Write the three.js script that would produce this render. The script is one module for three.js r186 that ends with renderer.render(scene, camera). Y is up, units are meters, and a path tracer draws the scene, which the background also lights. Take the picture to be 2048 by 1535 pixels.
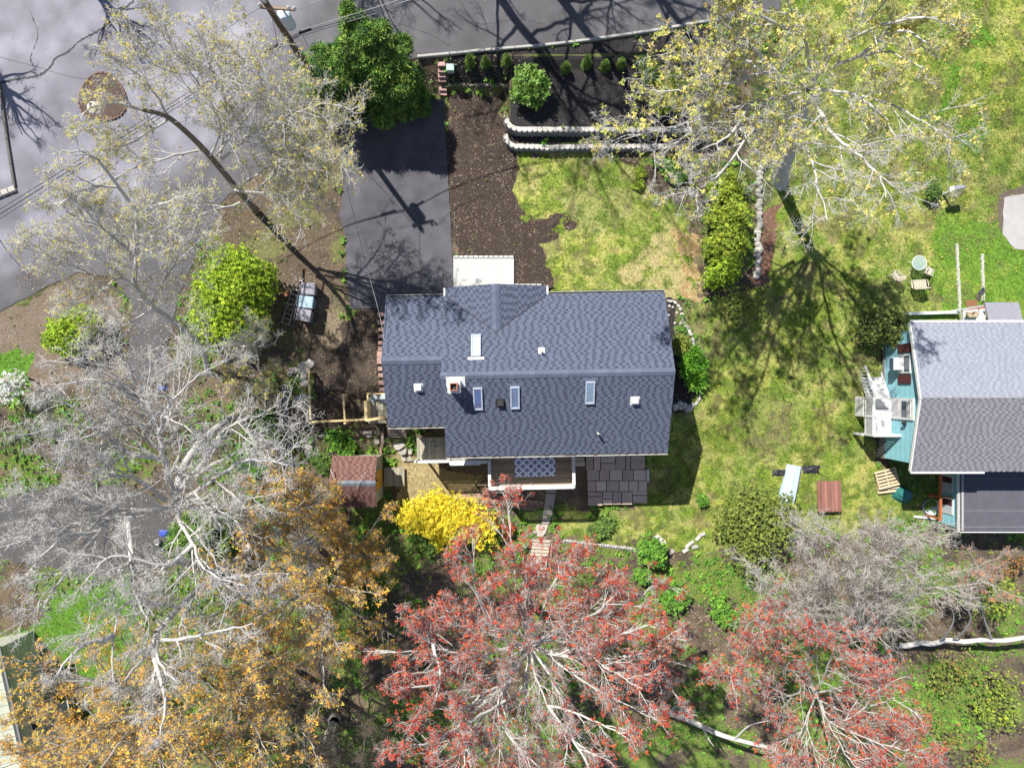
import * as THREE from 'three';

// ---------------------------------------------------------------- camera, sky, sun, exposure
const scene = new THREE.Scene();
const CH = 37.3, FPX = 1419, CX = 1024, CY = 767.5;          // camera height, focal length in photo pixels, photo centre
const camera = new THREE.PerspectiveCamera(2 * Math.atan(767.5 / FPX) * 180 / Math.PI, 1024 / 767, 0.1, 600);
camera.position.set(0, CH, 0); camera.up.set(0, 0, -1); camera.lookAt(0, 0, 0);
const SUN_DIR = new THREE.Vector3(-0.585 * 0.781, 1, -0.811 * 0.781).normalize();
{
  const w = 256, h = 128, d = new Float32Array(w * h * 4);
  for (let j = 0; j < h; j++) for (let i = 0; i < w; i++) {
    const el = Math.max(0, Math.sin(((j + 0.5) / h - 0.5) * Math.PI)), t = Math.pow(el, 0.45), k = (j * w + i) * 4;
    d[k] = 0.31 * (1 - t) + 0.10 * t; d[k + 1] = 0.36 * (1 - t) + 0.145 * t; d[k + 2] = 0.44 * (1 - t) + 0.265 * t; d[k + 3] = 1;
  }
  const sky = new THREE.DataTexture(d, w, h, THREE.RGBAFormat, THREE.FloatType);
  sky.mapping = THREE.EquirectangularReflectionMapping; sky.magFilter = THREE.LinearFilter; sky.needsUpdate = true;
  scene.background = sky; scene.environment = sky; scene.environmentIntensity = 1; scene.backgroundIntensity = 1;
}
const sun = new THREE.DirectionalLight(new THREE.Color().setRGB(1, 0.96, 0.89), 5);
sun.position.copy(SUN_DIR).multiplyScalar(90); sun.castShadow = true;
Object.assign(sun.shadow.camera, { left: -45, right: 45, top: 45, bottom: -45, near: 1, far: 220 }); sun.shadow.mapSize.set(4096, 4096);
scene.add(sun); scene.add(sun.target);
const renderer = new THREE.WebGLRenderer({ antialias: true });
renderer.toneMapping = THREE.LinearToneMapping; renderer.toneMappingExposure = 1.55; renderer.shadowMap.enabled = true;
renderer.setSize(1024, 767);

// ---------------------------------------------------------------- helpers
let seed = 12345;
const rnd = () => { seed |= 0; seed = seed + 0x6D2B79F5 | 0; let t = Math.imul(seed ^ seed >>> 15, 1 | seed); t = t + Math.imul(t ^ t >>> 7, 61 | t) ^ t; return ((t ^ t >>> 14) >>> 0) / 4294967296; };
const rr = (a, b) => a + (b - a) * rnd();
const pick = a => a[Math.floor(rnd() * a.length)];
const V = (x, y, z) => new THREE.Vector3(x, y, z);
const lerp = (a, b, t) => a + (b - a) * t, clamp = (x, a = 0, b = 1) => Math.min(b, Math.max(a, x));
const ss = (a, b, x) => { const t = clamp((x - a) / (b - a)); return t * t * (3 - 2 * t); };
const PERM = new Uint16Array(4096).map(() => Math.floor(rnd() * 65536));
const hsh = (x, y) => PERM[(PERM[x & 4095] + y) & 4095] / 65535;
function vn(x, y) { const xi = Math.floor(x), yi = Math.floor(y), fx = x - xi, fy = y - yi, u = fx * fx * (3 - 2 * fx), v = fy * fy * (3 - 2 * fy);
  return lerp(lerp(hsh(xi, yi), hsh(xi + 1, yi), u), lerp(hsh(xi, yi + 1), hsh(xi + 1, yi + 1), u), v); }
const fbm = (x, y, o = 3) => { let s = 0, a = 0.5, n = 0; for (let i = 0; i < o; i++) { s += a * vn(x, y); n += a; x = x * 2.03 + 17.1; y = y * 2.03 + 5.7; a *= 0.5; } return s / n; };
function inPoly(x, z, p) { let c = false; for (let i = 0, j = p.length - 1; i < p.length; j = i++) if ((p[i][1] > z) !== (p[j][1] > z) && x < (p[j][0] - p[i][0]) * (z - p[i][1]) / (p[j][1] - p[i][1]) + p[i][0]) c = !c; return c; }
const boxOf = p => p.box || (p.box = [Math.min(...p.map(q => q[0])), Math.max(...p.map(q => q[0])), Math.min(...p.map(q => q[1])), Math.max(...p.map(q => q[1]))]);
const inP = (x, z, p) => { const b = boxOf(p); return x > b[0] && x < b[1] && z > b[2] && z < b[3] && inPoly(x, z, p); };
// a photo pixel at height h, and on the ground
const W = (px, py, h) => V((px - CX) * (CH - h) / FPX, h, (py - CY) * (CH - h) / FPX);
const TERRACE_UP = [[1017, 228], [1020, 245], [1034, 255.5], [1510, 255.5], [1530, 40], [1030, 92]].map(([x, y]) => { const v = W(x, y, 1.15); return [v.x, v.z]; });
const TERRACE_LOW = [[1013, 268], [1018, 283], [1032, 290], [1385, 290], [1385, 250], [1013, 250]].map(([x, y]) => { const v = W(x, y, 0.5); return [v.x, v.z]; });
function G(x, z) {
  const e = ss(8, 13, x), west = ss(-12.5, -5.5, x);
  let n = lerp(0.6 * ss(-4, -20, z), 1.5 * ss(lerp(-14.9, -9, e), lerp(-16.7, -17, e), z), west);
  if (inP(x, z, TERRACE_UP)) n = Math.max(n, 1.15); else if (inP(x, z, TERRACE_LOW)) n = Math.max(n, 0.5);
  const s = -1.3 * ss(1.2, 4.6, z) * (1 - 0.6 * ss(8, 15, x)) - 0.12 * Math.max(0, z - 5);
  return n + s - 0.6 * ss(9, 17, x) * ss(-12, -4, z);
}
const Wg = (px, py) => { let h = 0, v; for (let i = 0; i < 6; i++) { v = W(px, py, h); h = G(v.x, v.z); } v.y = h; return v; };
const poly = a => a.map(([x, y]) => { const v = Wg(x, y); return [v.x, v.z]; });

const used = {};
const numbered = n => { const k = used[n] = (used[n] || 0) + 1; return k === 1 ? n : n + '_' + String(k - 1).padStart(3, '0'); };
class MB {                                                    // collects shapes into one geometry
  constructor() { this.p = []; this.i = []; this.c = null; this.col = null; }
  v(x, y, z) { this.p.push(x, y, z); if (this.c) this.c.push(...this.col); return this.p.length / 3 - 1; }
  color(c) { if (!this.c) this.c = []; this.col = c; return this; }
  quad(a, b, c, d) { const k = [a, b, c, d].map(q => this.v(q.x, q.y, q.z)); this.i.push(k[0], k[1], k[2], k[0], k[2], k[3]); return this; }
  tri(a, b, c) { const k = [a, b, c].map(q => this.v(q.x, q.y, q.z)); this.i.push(...k); return this; }
  // box spanned by three half axes
  obox(c, ux, uy, uz, bev = 0) {
    const P = (a, b, d) => c.clone().addScaledVector(ux, a).addScaledVector(uy, b).addScaledVector(uz, d);
    if (!bev) {
      const q = [P(-1, -1, -1), P(1, -1, -1), P(1, 1, -1), P(-1, 1, -1), P(-1, -1, 1), P(1, -1, 1), P(1, 1, 1), P(-1, 1, 1)];
      for (const f of [[4, 5, 6, 7], [1, 0, 3, 2], [5, 1, 2, 6], [0, 4, 7, 3], [7, 6, 2, 3], [0, 1, 5, 4]]) this.quad(...f.map(k => q[k]));
    } else {                                                  // chamfered top edges
      const bx = 1 - bev / ux.length(), bz = 1 - bev / uz.length(), by = 1 - bev / uy.length();
      const lo = [P(-1, -1, -1), P(1, -1, -1), P(1, -1, 1), P(-1, -1, 1)], mi = [P(-1, by, -1), P(1, by, -1), P(1, by, 1), P(-1, by, 1)], hi = [P(-bx, 1, -bz), P(bx, 1, -bz), P(bx, 1, bz), P(-bx, 1, bz)];
      for (let k = 0; k < 4; k++) { const n = (k + 1) % 4; this.quad(lo[n], lo[k], mi[k], mi[n]); this.quad(mi[n], mi[k], hi[k], hi[n]); }
      this.quad(hi[3], hi[2], hi[1], hi[0]); this.quad(lo[0], lo[1], lo[2], lo[3]);
    }
    return this;
  }
  box(x, y, z, sx, sy, sz, ry = 0, bev = 0) { const c = Math.cos(ry), s = Math.sin(ry); return this.obox(V(x, y, z), V(c * sx / 2, 0, -s * sx / 2), V(0, sy / 2, 0), V(s * sz / 2, 0, c * sz / 2), bev); }
  bar(a, b, w, h, bev = 0) {                                  // a beam from a to b
    const d = b.clone().sub(a), l = d.length(); d.normalize();
    const side = Math.abs(d.y) > 0.95 ? V(1, 0, 0) : V(0, 1, 0).cross(d).normalize(), up = d.clone().cross(side).normalize();
    return this.obox(a.clone().add(b).multiplyScalar(0.5), side.multiplyScalar(w / 2), up.multiplyScalar(h / 2), d.multiplyScalar(l / 2), bev);
  }
  tube(pts, rad, sides = 6, cap = false) {
    const n = pts.length; let nrm = null; const rings = [];
    for (let k = 0; k < n; k++) {
      const t = pts[Math.min(n - 1, k + 1)].clone().sub(pts[Math.max(0, k - 1)]).normalize();
      if (!nrm) nrm = Math.abs(t.y) < 0.9 ? V(0, 1, 0).cross(t).normalize() : V(1, 0, 0).cross(t).normalize();
      else nrm.addScaledVector(t, -nrm.dot(t)).normalize();
      const b = t.clone().cross(nrm), r = Array.isArray(rad) ? rad[k] : rad;
      if (k === n - 1 && r <= 0.0005) { rings.push([this.v(pts[k].x, pts[k].y, pts[k].z)]); continue; }
      const ring = []; for (let s = 0; s < sides; s++) { const a = s / sides * 2 * Math.PI, c = Math.cos(a) * r, q = Math.sin(a) * r; ring.push(this.v(pts[k].x + nrm.x * c + b.x * q, pts[k].y + nrm.y * c + b.y * q, pts[k].z + nrm.z * c + b.z * q)); }
      rings.push(ring);
    }
    for (let k = 0; k < n - 1; k++) { const A = rings[k], B = rings[k + 1]; for (let s = 0; s < sides; s++) { const m = (s + 1) % sides; if (B.length === 1) this.i.push(A[s], A[m], B[0]); else this.i.push(A[s], A[m], B[m], A[s], B[m], B[s]); } }
    if (cap) for (const [R, k] of [[rings[0], 0], [rings[n - 1], n - 1]]) if (R.length > 1) { const q = pts[k], c = this.v(q.x, q.y, q.z), R2 = R.map(j => this.v(this.p[3 * j], this.p[3 * j + 1], this.p[3 * j + 2])); for (let s = 0; s < sides; s++) k ? this.i.push(R2[s], R2[(s + 1) % sides], c) : this.i.push(R2[(s + 1) % sides], R2[s], c); }
    return this;
  }
  prism(pts, y0, y1, bev = 0) {                               // upright prism over a convex or concave outline [[x,z],...]
    const n = pts.length, cx = pts.reduce((a, q) => a + q[0], 0) / n, cz = pts.reduce((a, q) => a + q[1], 0) / n;
    let ar = 0; for (let k = 0; k < n; k++) { const a = pts[k], b = pts[(k + 1) % n]; ar += a[0] * b[1] - b[0] * a[1]; } if (ar < 0) pts = pts.slice().reverse();
    const inn = q => { const dx = q[0] - cx, dz = q[1] - cz, l = Math.hypot(dx, dz) || 1; return [q[0] - dx / l * bev, q[1] - dz / l * bev]; };
    const top = bev ? pts.map(inn) : pts, ym = y1 - bev;
    for (let k = 0; k < n; k++) { const a = pts[k], b = pts[(k + 1) % n]; this.quad(V(b[0], y0, b[1]), V(a[0], y0, a[1]), V(a[0], ym, a[1]), V(b[0], ym, b[1]));
      if (bev) { const c = top[k], d = top[(k + 1) % n]; this.quad(V(b[0], ym, b[1]), V(a[0], ym, a[1]), V(c[0], y1, c[1]), V(d[0], y1, d[1])); } }
    const ids = top.map(q => this.v(q[0], y1, q[1]));
    for (const t of THREE.ShapeUtils.triangulateShape(top.map(q => new THREE.Vector2(q[0], q[1])), [])) this.i.push(ids[t[0]], ids[t[2]], ids[t[1]]);
    return this;
  }
  lathe(c, prof, sides = 16) { const rings = prof.map(([r, y]) => { const R = []; for (let s = 0; s < sides; s++) { const a = s / sides * 2 * Math.PI; R.push(this.v(c.x + Math.cos(a) * r, c.y + y, c.z + Math.sin(a) * r)); } return R; });
    for (let k = 0; k < rings.length - 1; k++) for (let s = 0; s < sides; s++) { const m = (s + 1) % sides; this.i.push(rings[k][s], rings[k + 1][s], rings[k + 1][m], rings[k][s], rings[k + 1][m], rings[k][m]); } return this; }
  geo(off) {
    const g = new THREE.BufferGeometry(), p = new Float32Array(this.p);
    if (off) for (let k = 0; k < p.length; k += 3) { p[k] -= off.x; p[k + 1] -= off.y; p[k + 2] -= off.z; }
    g.setAttribute('position', new THREE.BufferAttribute(p, 3)); g.setIndex(this.i); g.computeVertexNormals();
    const nn = g.attributes.normal.array, uv = new Float32Array(p.length / 3 * 2);
    for (let k = 0; k < p.length / 3; k++) { const a = Math.abs(nn[3 * k]), b = Math.abs(nn[3 * k + 1]), c = Math.abs(nn[3 * k + 2]), x = this.p[3 * k], y = this.p[3 * k + 1], z = this.p[3 * k + 2];
      if (b >= a && b >= c) { uv[2 * k] = x; uv[2 * k + 1] = z; } else if (a >= c) { uv[2 * k] = z; uv[2 * k + 1] = y; } else { uv[2 * k] = x; uv[2 * k + 1] = y; } }
    g.setAttribute('uv', new THREE.BufferAttribute(uv, 2));
    if (this.c) g.setAttribute('color', new THREE.BufferAttribute(new Float32Array(this.c), 3));
    return g;
  }
}
const flag = m => { m.castShadow = true; m.receiveShadow = true; return m; };
function thing(name, label, category, base = V(0, 0, 0), group, turn = 0) {
  const o = new THREE.Group(); o.name = numbered(name); o.position.copy(base); o.rotation.y = turn; o.userData = { label, category }; if (group) o.userData.group = group; scene.add(o); return o;
}
// a part: geometry given in world axes (or in the thing's own axes when local is true)
function part(parent, name, mb, mat, local = false, kind) {
  let root = parent; while (root.parent && root.parent !== scene) root = root.parent;
  const g = mb.isBufferGeometry ? mb : mb.geo(local ? null : root.position);
  const m = flag(new THREE.Mesh(g, mat)); m.name = name; if (kind) m.userData.kind = kind; parent.add(m); return m;
}
function tag(m, label, category, group) { m.userData.label = label; m.userData.category = category; if (group) m.userData.group = group; return m; }
function solo(name, mb, mat, label, category, group) {        // a thing of one mesh
  const p = mb.p; let lo = [1e9, 1e9, 1e9], hi = [-1e9, -1e9, -1e9]; for (let k = 0; k < p.length; k++) { lo[k % 3] = Math.min(lo[k % 3], p[k]); hi[k % 3] = Math.max(hi[k % 3], p[k]); }
  const b = V((lo[0] + hi[0]) / 2, lo[1], (lo[2] + hi[2]) / 2), m = flag(new THREE.Mesh(mb.geo(b), mat)); m.position.copy(b); m.name = numbered(name); scene.add(m); return tag(m, label, category, group);
}
function struct(name, g, mat, label, category = 'ground') { const m = g ? flag(new THREE.Mesh(g.isBufferGeometry ? g : g.geo(), mat)) : new THREE.Group(); m.name = numbered(name); m.userData = { kind: 'structure', label, category }; scene.add(m); return m; }

// ---------------------------------------------------------------- textures and materials
function tex(w, h, fn, srgb = false) {
  const d = new Uint8Array(w * h * 4); for (let j = 0; j < h; j++) for (let i = 0; i < w; i++) { const c = fn(i, j), k = (j * w + i) * 4; d[k] = clamp(c[0]) * 255; d[k + 1] = clamp(c[1]) * 255; d[k + 2] = clamp(c[2]) * 255; d[k + 3] = 255; }
  const t = new THREE.DataTexture(d, w, h); t.wrapS = t.wrapT = THREE.RepeatWrapping; t.magFilter = THREE.LinearFilter; t.minFilter = THREE.LinearMipmapLinearFilter; t.generateMipmaps = true; if (srgb) t.colorSpace = THREE.SRGBColorSpace; t.needsUpdate = true; return t;
}
const scaled = (t, sx, sy, rot = 0) => { const c = t.clone(); c.repeat.set(sx, sy); c.rotation = rot; c.needsUpdate = true; return c; };
const wrapn = (x, y, p, f) => { const a = x / p, b = y / p; return lerp(lerp(f(x, y), f(x - p, y), a), lerp(f(x, y - p), f(x - p, y - p), a), b); };
const T_GRAIN = tex(512, 512, (i, j) => { const n = 0.62 + 0.22 * wrapn(i, j, 512, (x, y) => fbm(x / 70, y / 70, 4)) * 1.2 + 0.22 * (rnd() - 0.5); return [n, n, n]; });
const T_ASPH = tex(1024, 1024, (i, j) => { const n = 0.66 + 0.42 * (wrapn(i, j, 1024, (x, y) => fbm(x / 150, y / 150, 5)) - 0.5) + 0.30 * (rnd() - 0.5) + (rnd() < 0.01 ? 0.25 : 0); return [n, n, n]; });
const T_WOOD = tex(256, 512, (i, j) => { const n = 0.72 + 0.34 * (wrapn(i, j, 512, (x, y) => fbm(x / 4, y / 90, 3)) - 0.5) + 0.25 * (wrapn(i, j, 512, (x, y) => vn(x / 40 + 9, y / 160)) - 0.5) + 0.06 * (rnd() - 0.5); return [n, n * 0.98, n * 0.95]; });
const T_BARK = tex(256, 256, (i, j) => { const n = 0.72 + 0.5 * (wrapn(i, j, 256, (x, y) => fbm(x / 9, y / 26, 4)) - 0.5) + 0.12 * (rnd() - 0.5); return [n, n, n]; });
const lin = (r, g, b) => new THREE.Color().setRGB(r, g, b);
const mat = (c, rough = 0.85, o = {}) => new THREE.MeshStandardMaterial({ color: lin(...c), roughness: rough, ...o });
const grain = (c, s = 0.7, rough = 0.9, o = {}) => mat(c.map(x => x * 1.32), rough, { map: scaled(T_GRAIN, s, s), ...o });
const wood = (c, along = 'z', rough = 0.8, o = {}) => mat(c.map(x => x * 1.35), rough, { map: scaled(T_WOOD, 1.6, 0.5, along === 'z' ? 0 : Math.PI / 2), bumpMap: scaled(T_WOOD, 1.6, 0.5, along === 'z' ? 0 : Math.PI / 2), bumpScale: 0.004, ...o });
const bark = c => mat(c.map(x => x * 1.35), 0.95, { map: scaled(T_BARK, 1.5, 1.5), bumpMap: scaled(T_BARK, 1.5, 1.5), bumpScale: 0.02 });
const leafMat = new THREE.MeshPhysicalMaterial({ color: 0xffffff, roughness: 0.95, transmission: 0.3, thickness: 0, side: THREE.DoubleSide });
const needleMat = new THREE.MeshStandardMaterial({ color: 0xffffff, roughness: 0.7, side: THREE.DoubleSide });
const grassMat = new THREE.MeshStandardMaterial({ color: 0xffffff, roughness: 0.9, side: THREE.DoubleSide });
const WHITE = grain([0.66, 0.66, 0.64], 0.8, 0.6), WHITEMETAL = grain([0.62, 0.62, 0.62], 1.2, 0.4), ALU = mat([0.55, 0.56, 0.58], 0.35, { metalness: 0.85 }), BLACK = mat([0.02, 0.02, 0.022], 0.7), STEEL = mat([0.3, 0.31, 0.33], 0.5, { metalness: 0.6 });

// ---------------------------------------------------------------- the ground
const ZP = {
  chips: poly([[884, 196], [1012, 176], [1022, 300], [1034, 390], [1062, 450], [1082, 520], [1096, 572], [905, 575]]),
  chips2: poly([[1030, 415], [1110, 425], [1155, 440], [1145, 475], [1090, 490], [1050, 480]]),
  frontLawn: poly([[1022, 302], [1390, 302], [1400, 420], [1385, 520], [1400, 590], [1340, 600], [1100, 590], [1075, 500], [1040, 420]]),
  frontBare: poly([[1215, 302], [1390, 302], [1385, 420], [1320, 400], [1260, 350]]),
  eastLawn: poly([[1560, -80], [2150, -80], [2150, 640], [1800, 650], [1740, 880], [1850, 1010], [1760, 1060], [1500, 1070], [1330, 1030], [1290, 1000], [1330, 820], [1400, 800], [1385, 620], [1440, 600], [1520, 560], [1540, 300]]),
  backLawn: poly([[1120, 1010], [1330, 1005], [1500, 1060], [1420, 1110], [1300, 1090], [1130, 1075]]),
  lushEast: poly([[1880, 420], [2100, 440], [2100, 640], [1890, 620], [1860, 500]]),
  lushNE: poly([[1900, 60], [1990, 60], [1990, 220], [1930, 330], [1880, 240]]),
  westLawn: poly([[90, 1190], [250, 1160], [275, 1250], [250, 1375], [130, 1370], [60, 1280]]),
  westLawn2: poly([[-20, 720], [70, 720], [60, 800], [-20, 810]]),
  darkSoil: poly([[600, 705], [690, 640], [775, 600], [790, 860], [612, 862], [618, 760]]),
  trail: poly([[640, 560], [690, 590], [690, 690], [660, 700], [640, 690], [655, 640], [630, 590]]),
  straw: poly([[790, 900], [845, 905], [900, 935], [985, 960], [900, 1005], [800, 1000], [800, 960]]),
  strawBed: poly([[1270, 480], [1385, 490], [1400, 600], [1330, 610], [1240, 570]]),
  orange: poly([[1355, 470], [1400, 470], [1415, 610], [1370, 600]]),
  shadeSoil: poly([[895, 920], [1170, 915], [1175, 1010], [1060, 1010], [960, 985], [905, 960]]),
  verge: poly([[420, 430], [560, 350], [680, 300], [690, 600], [560, 700], [430, 700], [440, 520]]),
  roadside: poly([[-40, 640], [170, 548], [260, 590], [230, 760], [-40, 800]]),
  redMulch: poly([[-80, 165], [2, 168], [30, 378], [-80, 420]]),
  eastBed: poly([[1300, 596], [1346, 600], [1362, 618], [1370, 660], [1385, 690], [1392, 740], [1400, 800], [1390, 815], [1300, 820]]),
  redLitter: poly([[1530, 420], [1560, 420], [1555, 560], [1515, 560]]),
};
const LUSH = [0.095, 0.205, 0.015], MIDG = [0.165, 0.225, 0.028], PALEG = [0.30, 0.325, 0.065], DRY = [0.37, 0.30, 0.145], LITTER = [0.135, 0.10, 0.066], LITTER2 = [0.075, 0.057, 0.04], SOIL = [0.042, 0.031, 0.024], CHIP = [0.048, 0.033, 0.026], TAN = [0.28, 0.215, 0.135];
const mix3 = (a, b, t) => [lerp(a[0], b[0], t), lerp(a[1], b[1], t), lerp(a[2], b[2], t)];
// what covers the ground at a place: a colour and a kind
function cover(x, z) {
  const wx = x + 1.6 * (fbm(x * 0.7, z * 0.7, 3) - 0.5) + 0.25 * (vn(x * 6, z * 6) - 0.5), wz = z + 1.6 * (fbm(x * 0.7 + 40, z * 0.7 + 9, 3) - 0.5) + 0.25 * (vn(x * 6 + 7, z * 6 + 3) - 0.5);
  const n1 = fbm(x * 0.55 + 3, z * 0.55, 3), n2 = fbm(x * 1.7, z * 1.7 + 11, 3), n3 = vn(x * 9, z * 9), n4 = vn(x * 26, z * 26);
  let c, k = 'woods';
  const lawnC = (dry, lush) => { let q = mix3(MIDG, PALEG, ss(0.38, 0.62, n2 + (n3 - 0.5) * 0.35)); q = mix3(q, DRY, dry * ss(0.48, 0.68, n1 * 0.5 + n2 * 0.5 + (n4 - 0.5) * 0.4)); q = mix3(q, LUSH, lush * ss(0.45, 0.62, n1 + (n3 - 0.5) * 0.3)); const n5 = fbm(x * 3.1 + 5, z * 3.1 + 2, 2); q = mix3(q, [0.07, 0.115, 0.014], 0.6 * ss(0.56, 0.68, n5)); return mix3(q, [0.14, 0.10, 0.06], 0.5 * ss(0.62, 0.72, fbm(x * 1.3 + 50, z * 1.3, 3) + (n4 - 0.5) * 0.12)); };
  if (inP(wx, wz, ZP.eastBed)) { c = mix3([0.018, 0.017, 0.017], [0.035, 0.03, 0.028], n3); k = 'mulch'; }
  else if (inP(wx, wz, ZP.redMulch)) { c = mix3([0.2, 0.075, 0.055], [0.11, 0.05, 0.04], n3); k = 'mulch'; }
  else if (inP(wx, wz, ZP.frontBare) && n2 + 0.5 * (n3 - 0.5) > 0.42) { c = mix3(SOIL, LITTER, n3 * 0.7); k = 'chips'; }
  else if (inP(wx, wz, ZP.chips) || (inP(wx, wz, ZP.chips2) && n2 + 0.3 * (n3 - 0.5) > 0.36)) { c = mix3(CHIP, n4 > 0.8 ? TAN : SOIL, n3 * 0.6); k = 'chips'; }
  else if (inP(wx, wz, ZP.orange) && n2 + (n3 - 0.5) * 0.5 > 0.42) { c = mix3([0.33, 0.20, 0.08], DRY, n3); k = 'dry'; }
  else if (inP(wx, wz, ZP.strawBed)) { c = mix3(lawnC(0.9, 0.1), DRY, 0.4 * ss(0.45, 0.66, n2 + (n3 - 0.5) * 0.4)); k = 'lawn'; }
  else if (inP(wx, wz, ZP.frontLawn)) { c = lawnC(0.75, 0.35); k = 'lawn'; }
  else if (inP(wx, wz, ZP.lushEast)) { c = mix3([0.12, 0.26, 0.02], lawnC(0.1, 0.8), 0.3 + 0.5 * n3); k = 'lawn'; }
  else if (inP(wx, wz, ZP.lushNE)) { c = lawnC(0.15, 1); k = 'lawn'; }
  else if (inP(wx, wz, ZP.redLitter)) { c = mix3([0.2, 0.07, 0.05], LITTER, n2); k = 'litter'; }
  else if (inP(wx, wz, ZP.eastLawn) || inP(wx, wz, ZP.backLawn)) { c = lawnC(0.6, 0.4); k = 'lawn'; }
  else if (inP(wx, wz, ZP.westLawn) || inP(wx, wz, ZP.westLawn2)) { c = mix3([0.11, 0.24, 0.025], LUSH, n3); k = 'lawn'; }
  else if (inP(wx, wz, ZP.trail) && n2 + (n3 - 0.5) * 0.6 > 0.4) { c = mix3([0.22, 0.17, 0.11], [0.16, 0.125, 0.085], n3); k = 'bare'; }
  else if (inP(wx, wz, ZP.darkSoil)) { c = mix3(SOIL, LITTER2, ss(0.3, 0.8, n2 + (n4 - 0.5) * 0.5)); k = 'chips'; }
  else if (inP(wx, wz, ZP.straw)) { c = mix3(DRY, [0.30, 0.24, 0.13], n3); k = 'dry'; }
  else if (inP(wx, wz, ZP.shadeSoil)) { c = mix3(LITTER2, [0.24, 0.18, 0.11], n2); k = 'bare'; }
  else if (inP(wx, wz, ZP.roadside)) { c = mix3([0.2, 0.16, 0.125], LITTER, n2 + (n4 - 0.5) * 0.5); k = 'litter'; }
  else if (inP(wx, wz, ZP.verge)) { c = mix3(mix3(LITTER, LITTER2, n2), [0.15, 0.165, 0.05], 0.8 * ss(0.42, 0.66, n1 + (n3 - 0.5) * 0.4)); k = 'litter'; }
  else { c = mix3(mix3(LITTER, LITTER2, ss(0.35, 0.7, n2)), mix3(MIDG, LUSH, n3), (z > 4 ? 0.75 : 0.45) * ss(0.46, 0.62, n1 + (n3 - 0.5) * 0.35)); }
  const f = 0.62 + 0.76 * n4; return [[c[0] * f, c[1] * f, c[2] * f], k];
}
{
  const TX = 1536, TZ = 1152, SX = 62, SZ = 46.5, d = new Uint8Array(TX * TZ * 4), enc = c => { c = clamp(c); return 255 * (c <= 0.0031308 ? c * 12.92 : 1.055 * Math.pow(c, 1 / 2.4) - 0.055); };
  for (let j = 0; j < TZ; j++) for (let i = 0; i < TX; i++) { const c = cover(((i + 0.5) / TX - 0.5) * SX, ((j + 0.5) / TZ - 0.5) * SZ)[0], k = (j * TX + i) * 4, s = 0.8 + 0.4 * rnd(); d[k] = enc(c[0] * s); d[k + 1] = enc(c[1] * s); d[k + 2] = enc(c[2] * s); d[k + 3] = 255; }
  const t = new THREE.DataTexture(d, TX, TZ); t.wrapS = t.wrapT = THREE.MirroredRepeatWrapping; t.magFilter = THREE.LinearFilter; t.colorSpace = THREE.SRGBColorSpace; t.needsUpdate = true;
  const axis = (half, step) => { const a = []; for (let x = -half; x <= half + 1e-6; x += step) a.push(x); let s = step, x = half; const out = []; while (x < 220) { s *= 1.25; x += s; out.push(x); } return [...out.slice().reverse().map(q => -q), ...a, ...out]; };
  const xs = axis(29, 0.2), zs = axis(22, 0.2), p = [], uv = [], ix = [];
  for (const z of zs) for (const x of xs) { p.push(x, G(x, z) + 0.035 * (fbm(x * 1.3, z * 1.3) - 0.5), z); uv.push(x / SX + 0.5, z / SZ + 0.5); }
  const n = xs.length; for (let j = 0; j < zs.length - 1; j++) for (let i = 0; i < n - 1; i++) { const a = j * n + i; ix.push(a, a + n, a + 1, a + 1, a + n, a + n + 1); }
  const g = new THREE.BufferGeometry(); g.setAttribute('position', new THREE.Float32BufferAttribute(p, 3)); g.setAttribute('uv', new THREE.Float32BufferAttribute(uv, 2)); g.setIndex(ix); g.computeVertexNormals();
  struct('ground', g, new THREE.MeshStandardMaterial({ map: t, roughness: 1 }), 'sloping yard of patchy lawn, bare soil and leaf litter');
}
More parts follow.
